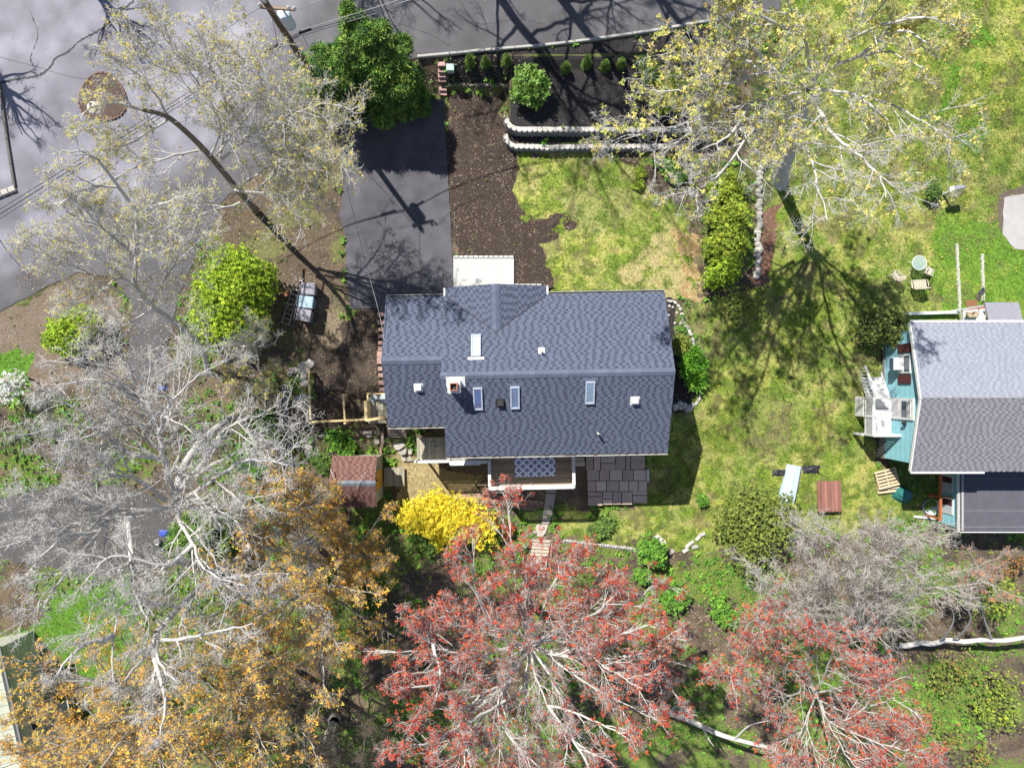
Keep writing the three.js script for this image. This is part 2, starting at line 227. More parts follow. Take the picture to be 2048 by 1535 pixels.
// a sheet that follows the ground inside an outline of [x,z]
function sheetGeo(pl, lift, cell = 0.35, skirt = 0.05, patchy = null) {
  const mb = new MB(), b = boxOf(pl), H = (x, z) => G(x, z) + lift;
  const clipE = (P, ax, val, keepLess) => { const out = []; for (let i = 0; i < P.length; i++) { const a = P[i], q = P[(i + 1) % P.length], ia = keepLess ? a[ax] <= val : a[ax] >= val, iq = keepLess ? q[ax] <= val : q[ax] >= val; if (ia) out.push(a); if (ia !== iq) { const t = (val - a[ax]) / (q[ax] - a[ax]); out.push([lerp(a[0], q[0], t), lerp(a[1], q[1], t)]); } } return out; };
  for (let x = Math.floor(b[0] / cell) * cell; x < b[1]; x += cell) {
    const col = clipE(clipE(pl, 0, x, false), 0, x + cell, true); if (col.length < 3) continue;
    for (let z = Math.floor(b[2] / cell) * cell; z < b[3]; z += cell) {
      const c = clipE(clipE(col, 1, z, false), 1, z + cell, true); if (c.length < 3) continue;
      const ids = c.map(q => mb.v(q[0], H(q[0], q[1]), q[1]));
      if (c.length === 4) { mb.i.push(ids[0], ids[2], ids[1], ids[0], ids[3], ids[2]); continue; }
      for (const t of THREE.ShapeUtils.triangulateShape(c.map(q => new THREE.Vector2(q[0], q[1])), [])) mb.i.push(ids[t[0]], ids[t[2]], ids[t[1]]);
    }
  }
  for (let i = 0; i < pl.length; i++) { const a = pl[i], q = pl[(i + 1) % pl.length], n = Math.max(1, Math.ceil(Math.hypot(q[0] - a[0], q[1] - a[1]) / 0.4)); for (let k = 0; k < n; k++) { const s = [lerp(a[0], q[0], k / n), lerp(a[1], q[1], k / n)], e = [lerp(a[0], q[0], (k + 1) / n), lerp(a[1], q[1], (k + 1) / n)]; mb.quad(V(s[0], H(...s), s[1]), V(e[0], H(...e), e[1]), V(e[0], H(...e) - skirt - lift, e[1]), V(s[0], H(...s) - skirt - lift, s[1])); } }
  const g = mb.geo(); if (patchy) { const P = g.attributes.position, c = new Float32Array(P.count * 3); for (let k = 0; k < P.count; k++) { const v = patchy(P.getX(k), P.getZ(k)); c[3 * k] = v[0]; c[3 * k + 1] = v[1]; c[3 * k + 2] = v[2]; } g.setAttribute('color', new THREE.BufferAttribute(c, 3)); } const nn = g.attributes.normal.array; for (let k = 1; k < nn.length; k += 3) if (nn[k] < 0 && Math.abs(nn[k]) > 0.3) { nn[k - 1] *= -1; nn[k] *= -1; nn[k + 1] *= -1; }
  return g;
}
const rough = (pl, amp = 0.08, step = 0.35) => { const out = []; for (let i = 0; i < pl.length; i++) { const a = pl[i], b = pl[(i + 1) % pl.length], n = Math.max(1, Math.round(Math.hypot(b[0] - a[0], b[1] - a[1]) / step)); for (let k = 0; k < n; k++) out.push([lerp(a[0], b[0], k / n) + rr(-amp, amp), lerp(a[1], b[1], k / n) + rr(-amp, amp)]); } return out; };
const ROAD = poly([[-260, -330], [1640, -330], [1560, 20], [1432, 44], [1300, 66], [1200, 80], [1100, 93], [1000, 101], [840, 117], [700, 150], [640, 235], [600, 290], [520, 345], [450, 395], [430, 440], [395, 500], [355, 600], [335, 690], [330, 760], [250, 760], [258, 680], [268, 610], [230, 560], [165, 540], [80, 580], [-10, 628], [-300, 760]]);
struct('road', sheetGeo(rough(ROAD, 0.05), 0.03, 0.25, 0.05, (x, z) => { const n = fbm(x * 0.16 + 4, z * 0.16, 3), m = fbm(x * 0.8, z * 0.8, 3), w2 = vn((x * 0.86 - z * 0.5) * 0.22 + 3, (x * 0.5 + z * 0.86) * 1.7), old = ss(-11, -16, x + 0.5 * (z + 14) + 3 * (n - 0.5)) * ss(-8.5, -10.5, z + 2 * (m - 0.5) + 0.55 * (x + 20)), k = lerp(0.52, 1.12, old) * (0.5 + 1.0 * (0.4 * n + 0.6 * m)) * (0.86 + 0.28 * w2) * (1 + 0.25 * old * ss(0.52, 0.68, fbm(x * 0.45 + 9, z * 0.45, 3))); return [k, k * 0.99, k * (1.01 + 0.09 * old)]; }), mat([0.27, 0.266, 0.278], 0.9, { vertexColors: true, map: scaled(T_ASPH, 0.21, 0.21), bumpMap: scaled(T_ASPH, 1.3, 1.3), bumpScale: 0.006 }), 'pale weathered asphalt road bending round the corner', 'road');
const DRIVE = poly([[700, 208], [887, 199], [893, 300], [900, 420], [908, 575], [908, 640], [776, 640], [755, 616], [702, 618], [693, 560], [690, 470], [678, 430], [688, 380], [684, 300], [670, 240]]);
struct('driveway', sheetGeo(rough(DRIVE, 0.02), 0.05, 0.2, 0.05, (x, z) => { const k = 0.72 + 0.5 * fbm(x * 0.5 + 8, z * 0.35, 3) + 0.18 * (vn(x * 3, z * 3) - 0.5) - (fbm(x * 1.9 + 3, z * 1.9, 2) > 0.66 ? 0.16 : 0); return [k, k, k]; }), mat([0.13, 0.127, 0.145], 0.88, { vertexColors: true, map: scaled(T_ASPH, 0.37, 0.37), bumpMap: scaled(T_ASPH, 1.9, 1.9), bumpScale: 0.006 }), 'dark asphalt driveway leading to the house', 'driveway');
const PARK = poly([[40, 985], [150, 960], [300, 985], [345, 1040], [330, 1125], [200, 1150], [30, 1125], [-60, 1090], [-60, 1010]]);
struct('parking_pad', sheetGeo(rough(PARK, 0.12), 0.03, 0.5), mat([0.13, 0.124, 0.122], 0.9, { map: scaled(T_ASPH, 0.29, 0.29), bumpMap: scaled(T_ASPH, 1.3, 1.3), bumpScale: 0.006 }), 'grey asphalt parking pad under the bare tree', 'pavement');
const GRAVELPAD = poly([[2010, 395], [2110, 370], [2110, 500], [2030, 498], [2005, 470]]);
struct('concrete_driveway', sheetGeo(rough(GRAVELPAD, 0.06), 0.03, 0.5), grain([0.42, 0.4, 0.39], 0.5), 'pale concrete drive end at the lawn edge', 'driveway');
struct('dirt_border', sheetGeo(rough(poly([[1998, 392], [2030, 376], [2110, 350], [2110, 372], [2012, 398], [2006, 470], [1996, 440]]), 0.06), 0.02, 0.5), grain([0.14, 0.10, 0.085], 0.9), 'brown bare soil edge around the concrete drive', 'soil');
// black mulch beds
const MULCH = mat([0.036, 0.033, 0.034], 0.95, { map: scaled(T_ASPH, 0.5, 0.5), bumpMap: scaled(T_ASPH, 1.3, 1.3), bumpScale: 0.03 });
const UPBED = poly([[1019, 172], [1030, 100], [1100, 97], [1200, 84], [1300, 70], [1428, 50], [1440, 150], [1400, 253], [1038, 253], [1021, 240]]);
struct('mulch_bed', sheetGeo(rough(UPBED, 0.04), 0.03, 0.4), MULCH, 'upper black mulch bed between the kerb and the block wall', 'flower bed');
struct('mulch_bed', sheetGeo(rough(poly([[896, 112], [1028, 101], [1018, 168], [900, 166]]), 0.04), 0.03, 0.4), MULCH, 'black mulch strip beside the red paver steps under the kerb', 'flower bed');
struct('mulch_bed', sheetGeo(rough(poly([[1018, 271], [1024, 279], [1040, 284], [1375, 284], [1375, 275], [1040, 274]]), 0.01), 0.02, 0.4), MULCH, 'narrow black mulch tier between the two block walls', 'flower bed');
// traffic island
{ const c = Wg(206, 196), r = 1.15, pl = []; for (let k = 0; k < 28; k++) { const a = k / 28 * 6.283, q = r * (1 + 0.06 * Math.sin(3 * a)); pl.push([c.x + q * Math.cos(a), c.z + q * Math.sin(a)]); }
  struct('planting_island', sheetGeo(pl, 0.10, 0.3, 0.1), mat([0.17, 0.115, 0.09], 1, { map: scaled(T_ASPH, 0.9, 0.9), bumpMap: scaled(T_ASPH, 1.3, 1.3), bumpScale: 0.04 }), 'round island of reddish leaf mulch in the road', 'flower bed');
  const e = thing('island_border', 'ring of brick edging around the round island in the road', 'edging', V(c.x, G(c.x, c.z), c.z)); const m = grain([0.19, 0.12, 0.09], 2);
  for (let k = 0; k < 36; k++) { const a = k / 36 * 6.283, q = (r + 0.06) * (1 + 0.06 * Math.sin(3 * a)), x = c.x + q * Math.cos(a), z = c.z + q * Math.sin(a); part(e, 'brick', new MB().box(x, G(x, z) + 0.06, z, 0.19, 0.12, 0.09, -a + Math.PI / 2, 0.01), m); } }
// sealed cracks in the road
{ const m = mat([0.045, 0.043, 0.05], 0.8);
  const crack = (pts, w, label) => { const mb = new MB(), q = pts.map(p => Wg(...p)), cv = new THREE.CatmullRomCurve3(q).getPoints(pts.length * 8); let prev = null;
    cv.forEach((p, i) => { const t = cv[Math.min(cv.length - 1, i + 1)].clone().sub(cv[Math.max(0, i - 1)]).normalize(), s = V(-t.z, 0, t.x), a = w * rr(0.6, 1.2); const L = p.clone().addScaledVector(s, a + rr(-.03, .03)), R = p.clone().addScaledVector(s, -a + rr(-.03, .03)); L.y = G(L.x, L.z) + 0.036; R.y = G(R.x, R.z) + 0.036; if (prev) mb.quad(prev[0], L, R, prev[1]); prev = [L, R]; });
    struct('road_crack', mb, m, label, 'road'); };
  crack([[-5, 166], [40, 158], [75, 152], [98, 138], [112, 116], [135, 105], [160, 82], [190, 66], [212, 52], [240, 25], [268, 2]], 0.055, 'long dark sealed crack wandering across the pale asphalt');
  crack([[228, 40], [214, 62], [213, 86]], 0.05, 'short side branch of the sealed crack');
  crack([[250, 132], [262, 112], [282, 103], [310, 92]], 0.035, 'curved dark crack close to the round island');
  crack([[300, 20], [330, 60], [345, 110], [390, 140]], 0.02, 'thin crack branching under the budding tree crown'); crack([[60, 20], [75, 70], [62, 120], [75, 150]], 0.016, 'hairline crack meeting the long sealed crack'); crack([[900, 30], [960, 48], [1040, 40], [1120, 58]], 0.018, 'thin crack along the lane beside the kerb'); crack([[120, 420], [150, 380], [205, 350], [260, 300]], 0.018, 'thin crack running up the lower lane'); crack([[700, 20], [860, 70], [900, 92]], 0.015, 'hairline crack in the lane past the evergreens');
  crack([[0, 480], [20, 510], [36, 527], [60, 560]], 0.02, 'thin crack in the lower road lane');
}
// kerb along the bed
{ const k = struct('kerb', null, null, 'pale granite kerb between the road and the black mulch bed', 'kerb'), m = grain([0.38, 0.37, 0.35], 1.1);
  const line = [[835, 119], [900, 113], [970, 106], [1030, 101], [1090, 96], [1150, 89], [1210, 81], [1265, 73], [1325, 64], [1385, 53], [1435, 45]];
  for (let i = 0; i < line.length - 1; i++) { const a = Wg(line[i][0], line[i][1] - 4), b = Wg(line[i + 1][0], line[i + 1][1] - 4), d = b.clone().sub(a).normalize().multiplyScalar(0.012); a.add(d); b.sub(d); a.y += 0.06; b.y += 0.06; part(k, 'kerb_stone', new MB().bar(a, b, 0.13, 0.26, 0.02), m); } }
{ const k = struct('kerb', null, null, 'dark kerb edging the red mulch strip beside the road', 'kerb'), m = grain([0.13, 0.12, 0.11], 1.1), m2 = grain([0.42, 0.4, 0.36], 1.2);
  const line = [[0, 166], [8, 220], [16, 280], [24, 330], [31, 374]]; for (let i = 0; i < 4; i++) { const a = Wg(...line[i]), b = Wg(...line[i + 1]); a.y += 0.06; b.y += 0.06; part(k, 'kerb_stone', new MB().bar(a, b.lerp(a, 0.01), 0.14, 0.2, 0.02), m); }
  for (let i = 0; i < 4; i++) { const a = Wg(33 - i * 14, 377 + i * 5.5), b = Wg(33 - i * 14 - 13, 377 + i * 5.5 + 5); a.y += 0.08; b.y += 0.08; part(k, 'kerb_stone', new MB().bar(a, b, 0.3, 0.24, 0.03), m2); } }

// ---------------------------------------------------------------- shared builders: shingles, skylights, railings
// shingles on a plane: O = lower corner at the eave, U along the eave, S up the slope (unit vectors), w x l metres
function shingles(O, U, S, w, l, cols, o = {}) {
  const N = U.clone().cross(S).normalize(); if (N.y < 0) N.negate();
  const ex = o.ex || 0.145, th = o.th || 0.014, mb = new MB(), P = (u, v, n) => O.clone().addScaledVector(U, u).addScaledVector(S, v).addScaledVector(N, n);
  const within = o.within || (() => true), tw = o.tw || [0.19, 0.14];
  for (let v = 0, c = 0; v < l - 0.02; v += ex, c++) {
    const v1 = Math.min(l, v + ex * 1.08), off = rr(0, 1) * (tw[0] + tw[1]);
    for (let u = -off, t = 0; u < w; t++) {
      const up = t % 2, du = (up ? tw[0] : tw[1]) * rr(0.7, 1.3); const a = Math.max(0, u), b = Math.min(w, u + du); u += du; if (b - a < 0.01 || !within((a + b) / 2, (v + v1) / 2)) continue;
      const k = rr(0.93, 1.07), q = up ? cols[1] : rnd() < 0.75 ? cols[0] : cols[2]; mb.color([q[0] * k, q[1] * k, q[2] * k]);
      const e = up ? th : th * 0.45, w0 = up ? v - 0.012 : v;
      const vm = v + ex * 0.55, em = e * 0.5 + 0.001; mb.quad(P(a, w0, e), P(b, w0, e), P(b, vm, em), P(a, vm, em)); const g = cols[3] || cols[0]; mb.color([g[0] * k, g[1] * k, g[2] * k]); mb.quad(P(a, vm, em), P(b, vm, em), P(b, v1, 0.002), P(a, v1, 0.002)); mb.quad(P(a, w0, -0.004), P(b, w0, -0.004), P(b, w0, e), P(a, w0, e));
      if (up) { mb.tri(P(a, w0, 0), P(a, w0, e), P(a, v1, 0)); mb.tri(P(b, w0, e), P(b, w0, 0), P(b, v1, 0)); }
    }
  }
  return mb;
}
const SHINGLE = mat([1, 1, 1], 0.92, { vertexColors: true, map: scaled(T_GRAIN, 2.2, 2.2) });
function caps(parent, a, b, mat0, wd = 0.3, len = 0.28, slope = 0.45) {        // ridge caps laid one over another along a ridge
  const d = b.clone().sub(a), L = d.length(), n = Math.round(L / len); d.normalize(); const s = V(-d.z, 0, d.x);
  for (let k = 0; k < n; k++) { const p = a.clone().addScaledVector(d, k * L / n), q = a.clone().addScaledVector(d, (k + 1.12) * L / n); const mb = new MB(), y0 = 0.035, y1 = 0.02, dr = wd / 2 * slope;
    for (const sg of [-1, 1]) { const lo = p.clone().addScaledVector(s, sg * wd / 2).setY(p.y + y0 - dr), lo2 = q.clone().addScaledVector(s, sg * wd / 2).setY(q.y + y1 - dr), t = p.clone().setY(p.y + y0), t2 = q.clone().setY(q.y + y1); sg > 0 ? mb.quad(lo, lo2, t2, t) : mb.quad(t, t2, lo2, lo); }
    part(parent, 'ridge_cap', mb, pick(mat0), true); }
}
const CAPM = [0.92, 1, 1.08].map(k => grain([0.1 * k, 0.122 * k, 0.176 * k], 2));

// ---------------------------------------------------------------- main house (its own axes, turned 1.1 degrees)
const TURN = 0.0192;
const house = thing('house', 'blue-grey shingled house with skylights, chimney and front gable', 'house', V(0, 0, 0), undefined, TURN);
const cT = Math.cos(TURN), sT = Math.sin(TURN), toL = v => V(v.x * cT - v.z * sT, v.y, v.x * sT + v.z * cT);
const EH = 3.7, SL = 0.49, xW = -5.9, xM = -3.17, xE = 7.32, zF = -4.21, zB = 3.37, zWB = 1.91, zR = (zF + zB) / 2, zRW = (zF + zWB) / 2, hR = EH + (zR - zF) * SL, hRW = EH + (zRW - zF) * SL;
const roofH = (x, z) => x > xM ? hR - SL * Math.abs(z - zR) : hRW - SL * Math.abs(z - zRW);
const onRoof = (px, py) => { let h = 5, v; for (let i = 0; i < 8; i++) { v = toL(W(px, py, h)); h = roofH(v.x, v.z); } v.y = h; return v; };
{
  const wallM = grain([0.42, 0.45, 0.48], 0.8), fascia = WHITEMETAL, o = 0.32;
  // walls with gable ends, on a concrete footing
  const gable = (x, z0, z1, zr, hr, t) => new MB().prism([[0, 0]].length ? [[x - t, z0], [x + t, z0], [x + t, z1], [x - t, z1]] : [], -1.6, EH - 0.02);
  const wl = new MB();
  const solid = (x0, x1, z0, z1, zr, hr) => { // prism with a gable top
    const y0 = -1.7, ye = EH - 0.12 + o * SL, yt = hr - 0.14, q = x => [V(x, y0, z0), V(x, y0, z1), V(x, ye, z1), V(x, yt, zr), V(x, ye, z0)], A = q(x0), B = q(x1), m = new MB();
    for (const [F, rev] of [[A, 0], [B, 1]]) { m.quad(F[0], F[1], F[2], F[4]); m.tri(F[4], F[2], F[3]); }
    m.quad(A[0], B[0], B[4], A[4]); m.quad(A[1], B[1], B[2], A[2]); m.quad(A[4], B[4], B[3], A[3]); m.quad(A[2], B[2], B[3], A[3]); return m; };
  part(house, 'wall', solid(xM + 0.25, xE - o, zF + o, zB - o, zR, hR), wallM, true);
  part(house, 'wall', solid(xW + o, xM + 0.24, zF + o, zWB - o, zRW, hRW), wallM, true);
  // windows and doors on the walls
  const glass = mat([0.05, 0.07, 0.1], 0.08, { metalness: 0.3 });
  const win = (x, y, z, w, h, ax) => { const f = part(house, 'window', ax === 'x' ? new MB().box(x, y, z, w, h, 0.07) : new MB().box(x, y, z, 0.07, h, w), WHITE, true); part(f, 'pane', ax === 'x' ? new MB().box(x, y, z + Math.sign(z) * 0.03, w - 0.16, h - 0.16, 0.03) : new MB().box(x + Math.sign(x) * 0.03, y, z, 0.03, h - 0.16, w - 0.16), glass, true); };
  win(2.6, 2.2, zF + o - 0.02, 1.4, 1.2, 'x'); win(5.3, 2.2, zF + o - 0.02, 1.4, 1.2, 'x'); win(-4.5, 2.2, zF + o - 0.02, 1.1, 1.1, 'x'); win(4.6, 2.2, zB - o + 0.02, 1.2, 1.2, 'x'); win(4.6, -0.2, zB - o + 0.02, 1.8, 1.6, 'x'); win(1.4, 2.1, zB - o + 0.02, 1.7, 1.9, 'x'); win(xE - o + 0.02, 2.3, -2.2, 1.2, 1.1, 'z'); win(xE - o + 0.02, 2.3, 1.4, 1.2, 1.1, 'z'); win(xW + o - 0.02, 2.2, -2.6, 1, 1, 'z');
  { const d = part(house, 'door', new MB().box(-0.8, 1.9, zF + o - 0.04, 0.95, 2.05, 0.06), grain([0.25, 0.05, 0.04], 1), true); part(d, 'handle', new MB().box(-0.45, 1.85, zF + o - 0.09, 0.05, 0.12, 0.05), STEEL, true); }
  // roof deck and shingles
  const roof = part(house, 'roof', (() => { const m = new MB(), t = 0.1, pl = (a, b, c, d) => { m.quad(a, b, c, d); const n = q => q.clone().setY(q.y - t); m.quad(n(a), n(d), n(c), n(b)); for (const [p, q] of [[a, b], [b, c], [c, d], [d, a]]) m.quad(p, n(p), n(q), q); };
    const y = -0.012;
    pl(V(xW, EH + y, zF), V(xM - 0.002, EH + y, zF), V(xM - 0.002, hRW + y, zRW), V(xW, hRW + y, zRW)); pl(V(xW, EH + y, zWB), V(xM - 0.002, EH + y, zWB), V(xM - 0.002, hRW + y, zRW), V(xW, hRW + y, zRW));
    pl(V(xM, EH + y, zF), V(xE, EH + y, zF), V(xE, hR + y, zR), V(xM, hR + y, zR)); pl(V(xM, EH + y, zB), V(xE, EH + y, zB), V(xE, hR + y, zR), V(xM, hR + y, zR)); return m; })(), mat([0.07, 0.075, 0.09], 0.95), true);
  const cols = [[0.06, 0.072, 0.112], [0.132, 0.158, 0.226], [0.053, 0.063, 0.10], [0.096, 0.116, 0.172]], cs = 1 / Math.hypot(1, SL), up = V(0, SL * cs, cs), dn = V(0, SL * cs, -cs), X = V(1, 0, 0);
  part(roof, 'shingles', shingles(V(xW, EH, zF), X, up, xM - xW, (zRW - zF) / cs, cols), SHINGLE, true, 'stuff');
  part(roof, 'shingles', shingles(V(xM, EH, zF), X, up, xE - xM, (zR - zF) / cs, cols), SHINGLE, true, 'stuff');
  part(roof, 'shingles', shingles(V(xW, EH, zWB), X, dn, xM - xW - 0.01, (zWB - zRW) / cs, cols), SHINGLE, true, 'stuff');
  part(roof, 'shingles', shingles(V(xM, EH, zB), X, dn, xE - xM, (zB - zR) / cs, cols), SHINGLE, true, 'stuff');
  caps(roof, V(xE, hR, zR), V(xM, hR, zR), CAPM, 0.34, 0.3, SL); caps(roof, V(xW, hRW, zRW), V(xM, hRW, zRW), CAPM, 0.34, 0.3, SL);
  // front gable over the porch
  const gx0 = toL(W(891, 575, 3.7)).x, gx1 = toL(W(1092, 575, 3.7)).x, gxc = (gx0 + gx1) / 2, gz = zF - 0.42, gs = 0.36, gh = EH + 0.02 + (gxc - gx0) * gs, gzb = zF + (gh - EH) / SL;
  const gr = part(house, 'porch_gable', (() => { const m = new MB(); for (const [a, sg] of [[gx0, 1], [gx1, -1]]) { const A = V(a, EH + 0.005, gz), B = V(gxc, gh - 0.015, gz), C = V(gxc, gh - 0.015, gzb), D = V(a, EH + 0.005, zF + 0.02); m.quad(A, B, C, D); const n = q => q.clone().setY(q.y - 0.1); m.quad(n(A), n(D), n(C), n(B)); m.quad(A, n(A), n(B), B); m.quad(A, D, n(D), n(A)); }
    m.tri(V(gx0 + 0.3, EH, gz + 0.3), V(gx1 - 0.3, EH, gz + 0.3), V(gxc, gh - 0.15, gz + 0.3)); return m; })(), CAPM[0], true);
  const g1 = 1 / Math.hypot(1, gs), gl = (gxc - gx0) / g1, valley = (u, v) => { const y = EH + v * gs * g1, z = gz + u; return z < zF + (y - EH) / SL + 0.03; };
  part(gr, 'shingles', shingles(V(gx0, EH + 0.02, gz), V(0, 0, 1), V(g1, gs * g1, 0), gzb - gz, gl, cols, { within: valley }), SHINGLE, true, 'stuff');
  part(gr, 'shingles', shingles(V(gx1, EH + 0.02, gz), V(0, 0, 1), V(-g1, gs * g1, 0), gzb - gz, gl, cols, { within: valley }), SHINGLE, true, 'stuff');
  for (const a of [gx0, gx1]) part(gr, 'valley_shadow_line', new MB().bar(V(a, EH + 0.03, zF + 0.03), V(gxc, gh + 0.02, gzb + 0.02), 0.05, 0.02), mat([0.035, 0.035, 0.045], 0.8), true);  // dark strips that draw the shadow line of each roof valley in colour
  caps(gr, V(gxc, gh, gz), V(gxc, gh, gzb - 0.05), CAPM, 0.34, 0.3, gs);
  for (const sx of [gx0 + 0.25, gx1 - 0.25]) part(house, 'porch_post', new MB().box(sx, (EH + 0.9) / 2 - 0.45, gz + 0.3, 0.12, EH - 0.9 + 0.9, 0.12), WHITE, true);
  // gutters: a trough with leaves, and fascia
  const gut = (x0, x1, z, s) => { const m = new MB(); const g = part(house, 'gutter', m.box((x0 + x1) / 2, EH - 0.03, z + s * 0.105, x1 - x0, 0.1, 0.014), WHITEMETAL, true); part(g, 'trough', new MB().box((x0 + x1) / 2, EH - 0.08, z + s * 0.055, x1 - x0, 0.015, 0.088), grain([0.2, 0.19, 0.17], 3), true); part(g, 'fascia', new MB().box((x0 + x1) / 2, EH - 0.12, z - s * 0.01, x1 - x0, 0.12, 0.03), WHITEMETAL, true); for (let x = x0 + rr(0.2, 0.6); x < x1; x += rr(0.25, 1.3)) { const l = rr(0.04, 0.3); part(g, 'leaf_clump', new MB().box(Math.min(x1 - 0.2, x), EH - 0.055, z + s * 0.055, l, 0.04, 0.07, 0, 0.01), mat([0.06, 0.045, 0.03], 1), true); } };
  gut(xW, gx0 - 0.02, zF, -1); gut(gx1 - 0.45, xE, zF, -1); gut(xW, xM - 0.01, zWB, 1); gut(xM, xE, zB, 1);
  { const m = new MB(); m.box(gx1 + 0.06, EH - 0.02, (gz + zF) / 2, 0.1, 0.05, zF - gz); part(house, 'gutter', m, WHITEMETAL, true); const m2 = new MB(); m2.box(gx0 - 0.06, EH - 0.02, (gz + zF) / 2, 0.08, 0.05, zF - gz - 0.05); part(house, 'gutter', m2, WHITEMETAL, true); }
  for (const [x, z] of [[xE - 0.3, zB + 0.05], [xE - 0.3, zF - 0.05], [xW + 0.3, zF - 0.05]]) part(house, 'downspout', new MB().box(x, EH / 2 - 0.7, z > 0 ? z - 0.3 : z + 0.3, 0.08, EH + 1.2, 0.06), WHITEMETAL, true);
  // skylights
  const FRAME = grain([0.4, 0.45, 0.52], 2, 0.45);
  const tilt = (x, z) => (x > xM ? z < zR : z < zRW) ? 1 : -1;         // +1: the slope rises towards the back
  const sky = (px, py, w, l, paneM, label, apron) => { const c = onRoof(px, py), t = tilt(c.x, c.z), S = V(0, SL * cs, cs * t), N = V(0, cs, -SL * cs * t), U = V(1, 0, 0);
    const at = (u, s, n) => c.clone().addScaledVector(U, u).addScaledVector(S, s).addScaledVector(N, n), ob = (mb, u, s, n, du, ds, dn) => mb.obox(at(u, s, n), U.clone().multiplyScalar(du / 2), N.clone().multiplyScalar(dn / 2), S.clone().multiplyScalar(ds / 2), 0.006);
    const f = new MB(); ob(f, -w / 2 + 0.03, 0, 0.06, 0.06, l, 0.13); ob(f, w / 2 - 0.03, 0, 0.06, 0.06, l, 0.13); ob(f, 0, l / 2 - 0.03, 0.06, w - 0.122, 0.06, 0.13); ob(f, 0, -l / 2 + 0.04, 0.06, w - 0.122, 0.08, 0.13);
    const s = part(house, 'skylight', f, FRAME, true); s.userData.label = label;
    part(s, 'pane', ob(new MB(), 0, 0.005, 0.085, w - 0.12, l - 0.13, 0.02), paneM, true);
    part(s, 'head_flashing', ob(new MB(), 0, l / 2 + 0.07, 0.012, w + 0.3, 0.14, 0.02), apron, true); part(s, 'sill_flashing', ob(new MB(), 0, -l / 2 - 0.06, 0.014, w + 0.22, 0.06, 0.018), CAPM[1], true); };
  const paneB = k => new THREE.MeshPhysicalMaterial({ color: lin(...k), roughness: 0.06, metalness: 0.75, clearcoat: 1, clearcoatRoughness: 0.03 });
  sky(952, 692, 0.44, 1.13, new THREE.MeshPhysicalMaterial({ color: lin(0.44, 0.54, 0.58), roughness: 0.15, clearcoat: 1 }), 'skylight with pale drawn blind', WHITE);
  sky(956, 796, 0.42, 1.12, paneB([0.25, 0.34, 0.62]), 'skylight with deep blue pane', CAPM[0]); sky(1030, 794, 0.42, 1.12, paneB([0.36, 0.56, 0.85]), 'skylight with mid blue pane', CAPM[1]); sky(1180, 784, 0.42, 1.12, paneB([0.5, 0.75, 0.95]), 'skylight with light blue pane', CAPM[2]);
  // box vents and pipes
  const vent = (px, py, m, label) => { const c = onRoof(px, py), b = new MB(); b.box(c.x, c.y + 0.1, c.z, 0.30, 0.22, 0.28, 0, 0.03); const v = part(house, 'roof_vent', b, m, true); v.userData.label = label; part(v, 'flange', new MB().obox(c.clone().add(V(0, 0.012, 0)), V(0.22, 0, 0), V(0, 0.004, 0), V(0, -tilt(c.x, c.z) * -0.22 * SL * cs, 0.22 * cs)), m, true); };
  vent(837, 775, WHITEMETAL, 'white roof vent on the lower roof'); vent(1270, 801, WHITEMETAL, 'white roof vent on the higher roof'); vent(1001, 806, BLACK, 'black roof vent');
  const pipe = (px, py, r, h, fl) => { const c = onRoof(px, py), p = part(house, 'vent_pipe', new MB().tube([c.clone().add(V(0, -0.1, 0)), c.clone().add(V(0, h, 0)), c.clone().add(V(0, h, 0))], [r, r, r * 0.7], 12).tube([c.clone().add(V(0, h, 0)), c.clone().add(V(0, h - 0.2, 0))], [r * 0.7, r * 0.7], 12), WHITEMETAL, true); if (fl) part(p, 'flashing', new MB().obox(c.clone().add(V(0, 0.03, -0.05)), V(0.14, 0, 0), V(0, 0.006, 0), V(0, 0.15 * SL * tilt(c.x, c.z), 0.15)), WHITE, true); };
  pipe(1083, 703, 0.055, 0.35, true); pipe(1195, 866, 0.05, 0.5, false);
  // chimney
  { const c = onRoof(912, 773), x = c.x, z = c.z, y = c.y, br = grain([0.36, 0.15, 0.10], 2.5);
    const ch = part(house, 'chimney', new MB().box(x - 0.02, y + 0.2, z, 0.5, 1.3, 0.5, 0, 0.01), WHITE, true);
    for (const t of [-1, 1]) part(ch, 'flashing', (() => { const m = new MB(); m.obox(V(x, roofH(x, z + t * 0.28) + 0.028, z + t * 0.22), V(0.43, 0, 0), V(0, 0.005, 0), V(0, -SL * 0.24 * (t > 0 || z > zR ? 1 : -1), 0.24)); return m; })(), WHITEMETAL, true);
    part(ch, 'crown', new MB().box(x - 0.02, y + 0.89, z, 0.56, 0.08, 0.56, 0, 0.02), WHITE, true);
    const fl = new MB(); for (const [dx, dz, sx, sz] of [[-0.15, 0, 0.05, 0.35], [0.15, 0, 0.05, 0.35], [0, -0.15, 0.248, 0.05], [0, 0.15, 0.248, 0.05]]) fl.box(x - 0.02 + dx, y + 1.03, z + dz, sx, 0.2, sz, 0, 0.008); part(ch, 'flue_liner', fl, br, true);
    part(ch, 'flue_opening', new MB().box(x - 0.02, y + 0.94, z, 0.248, 0.01, 0.248), BLACK, true); }
}

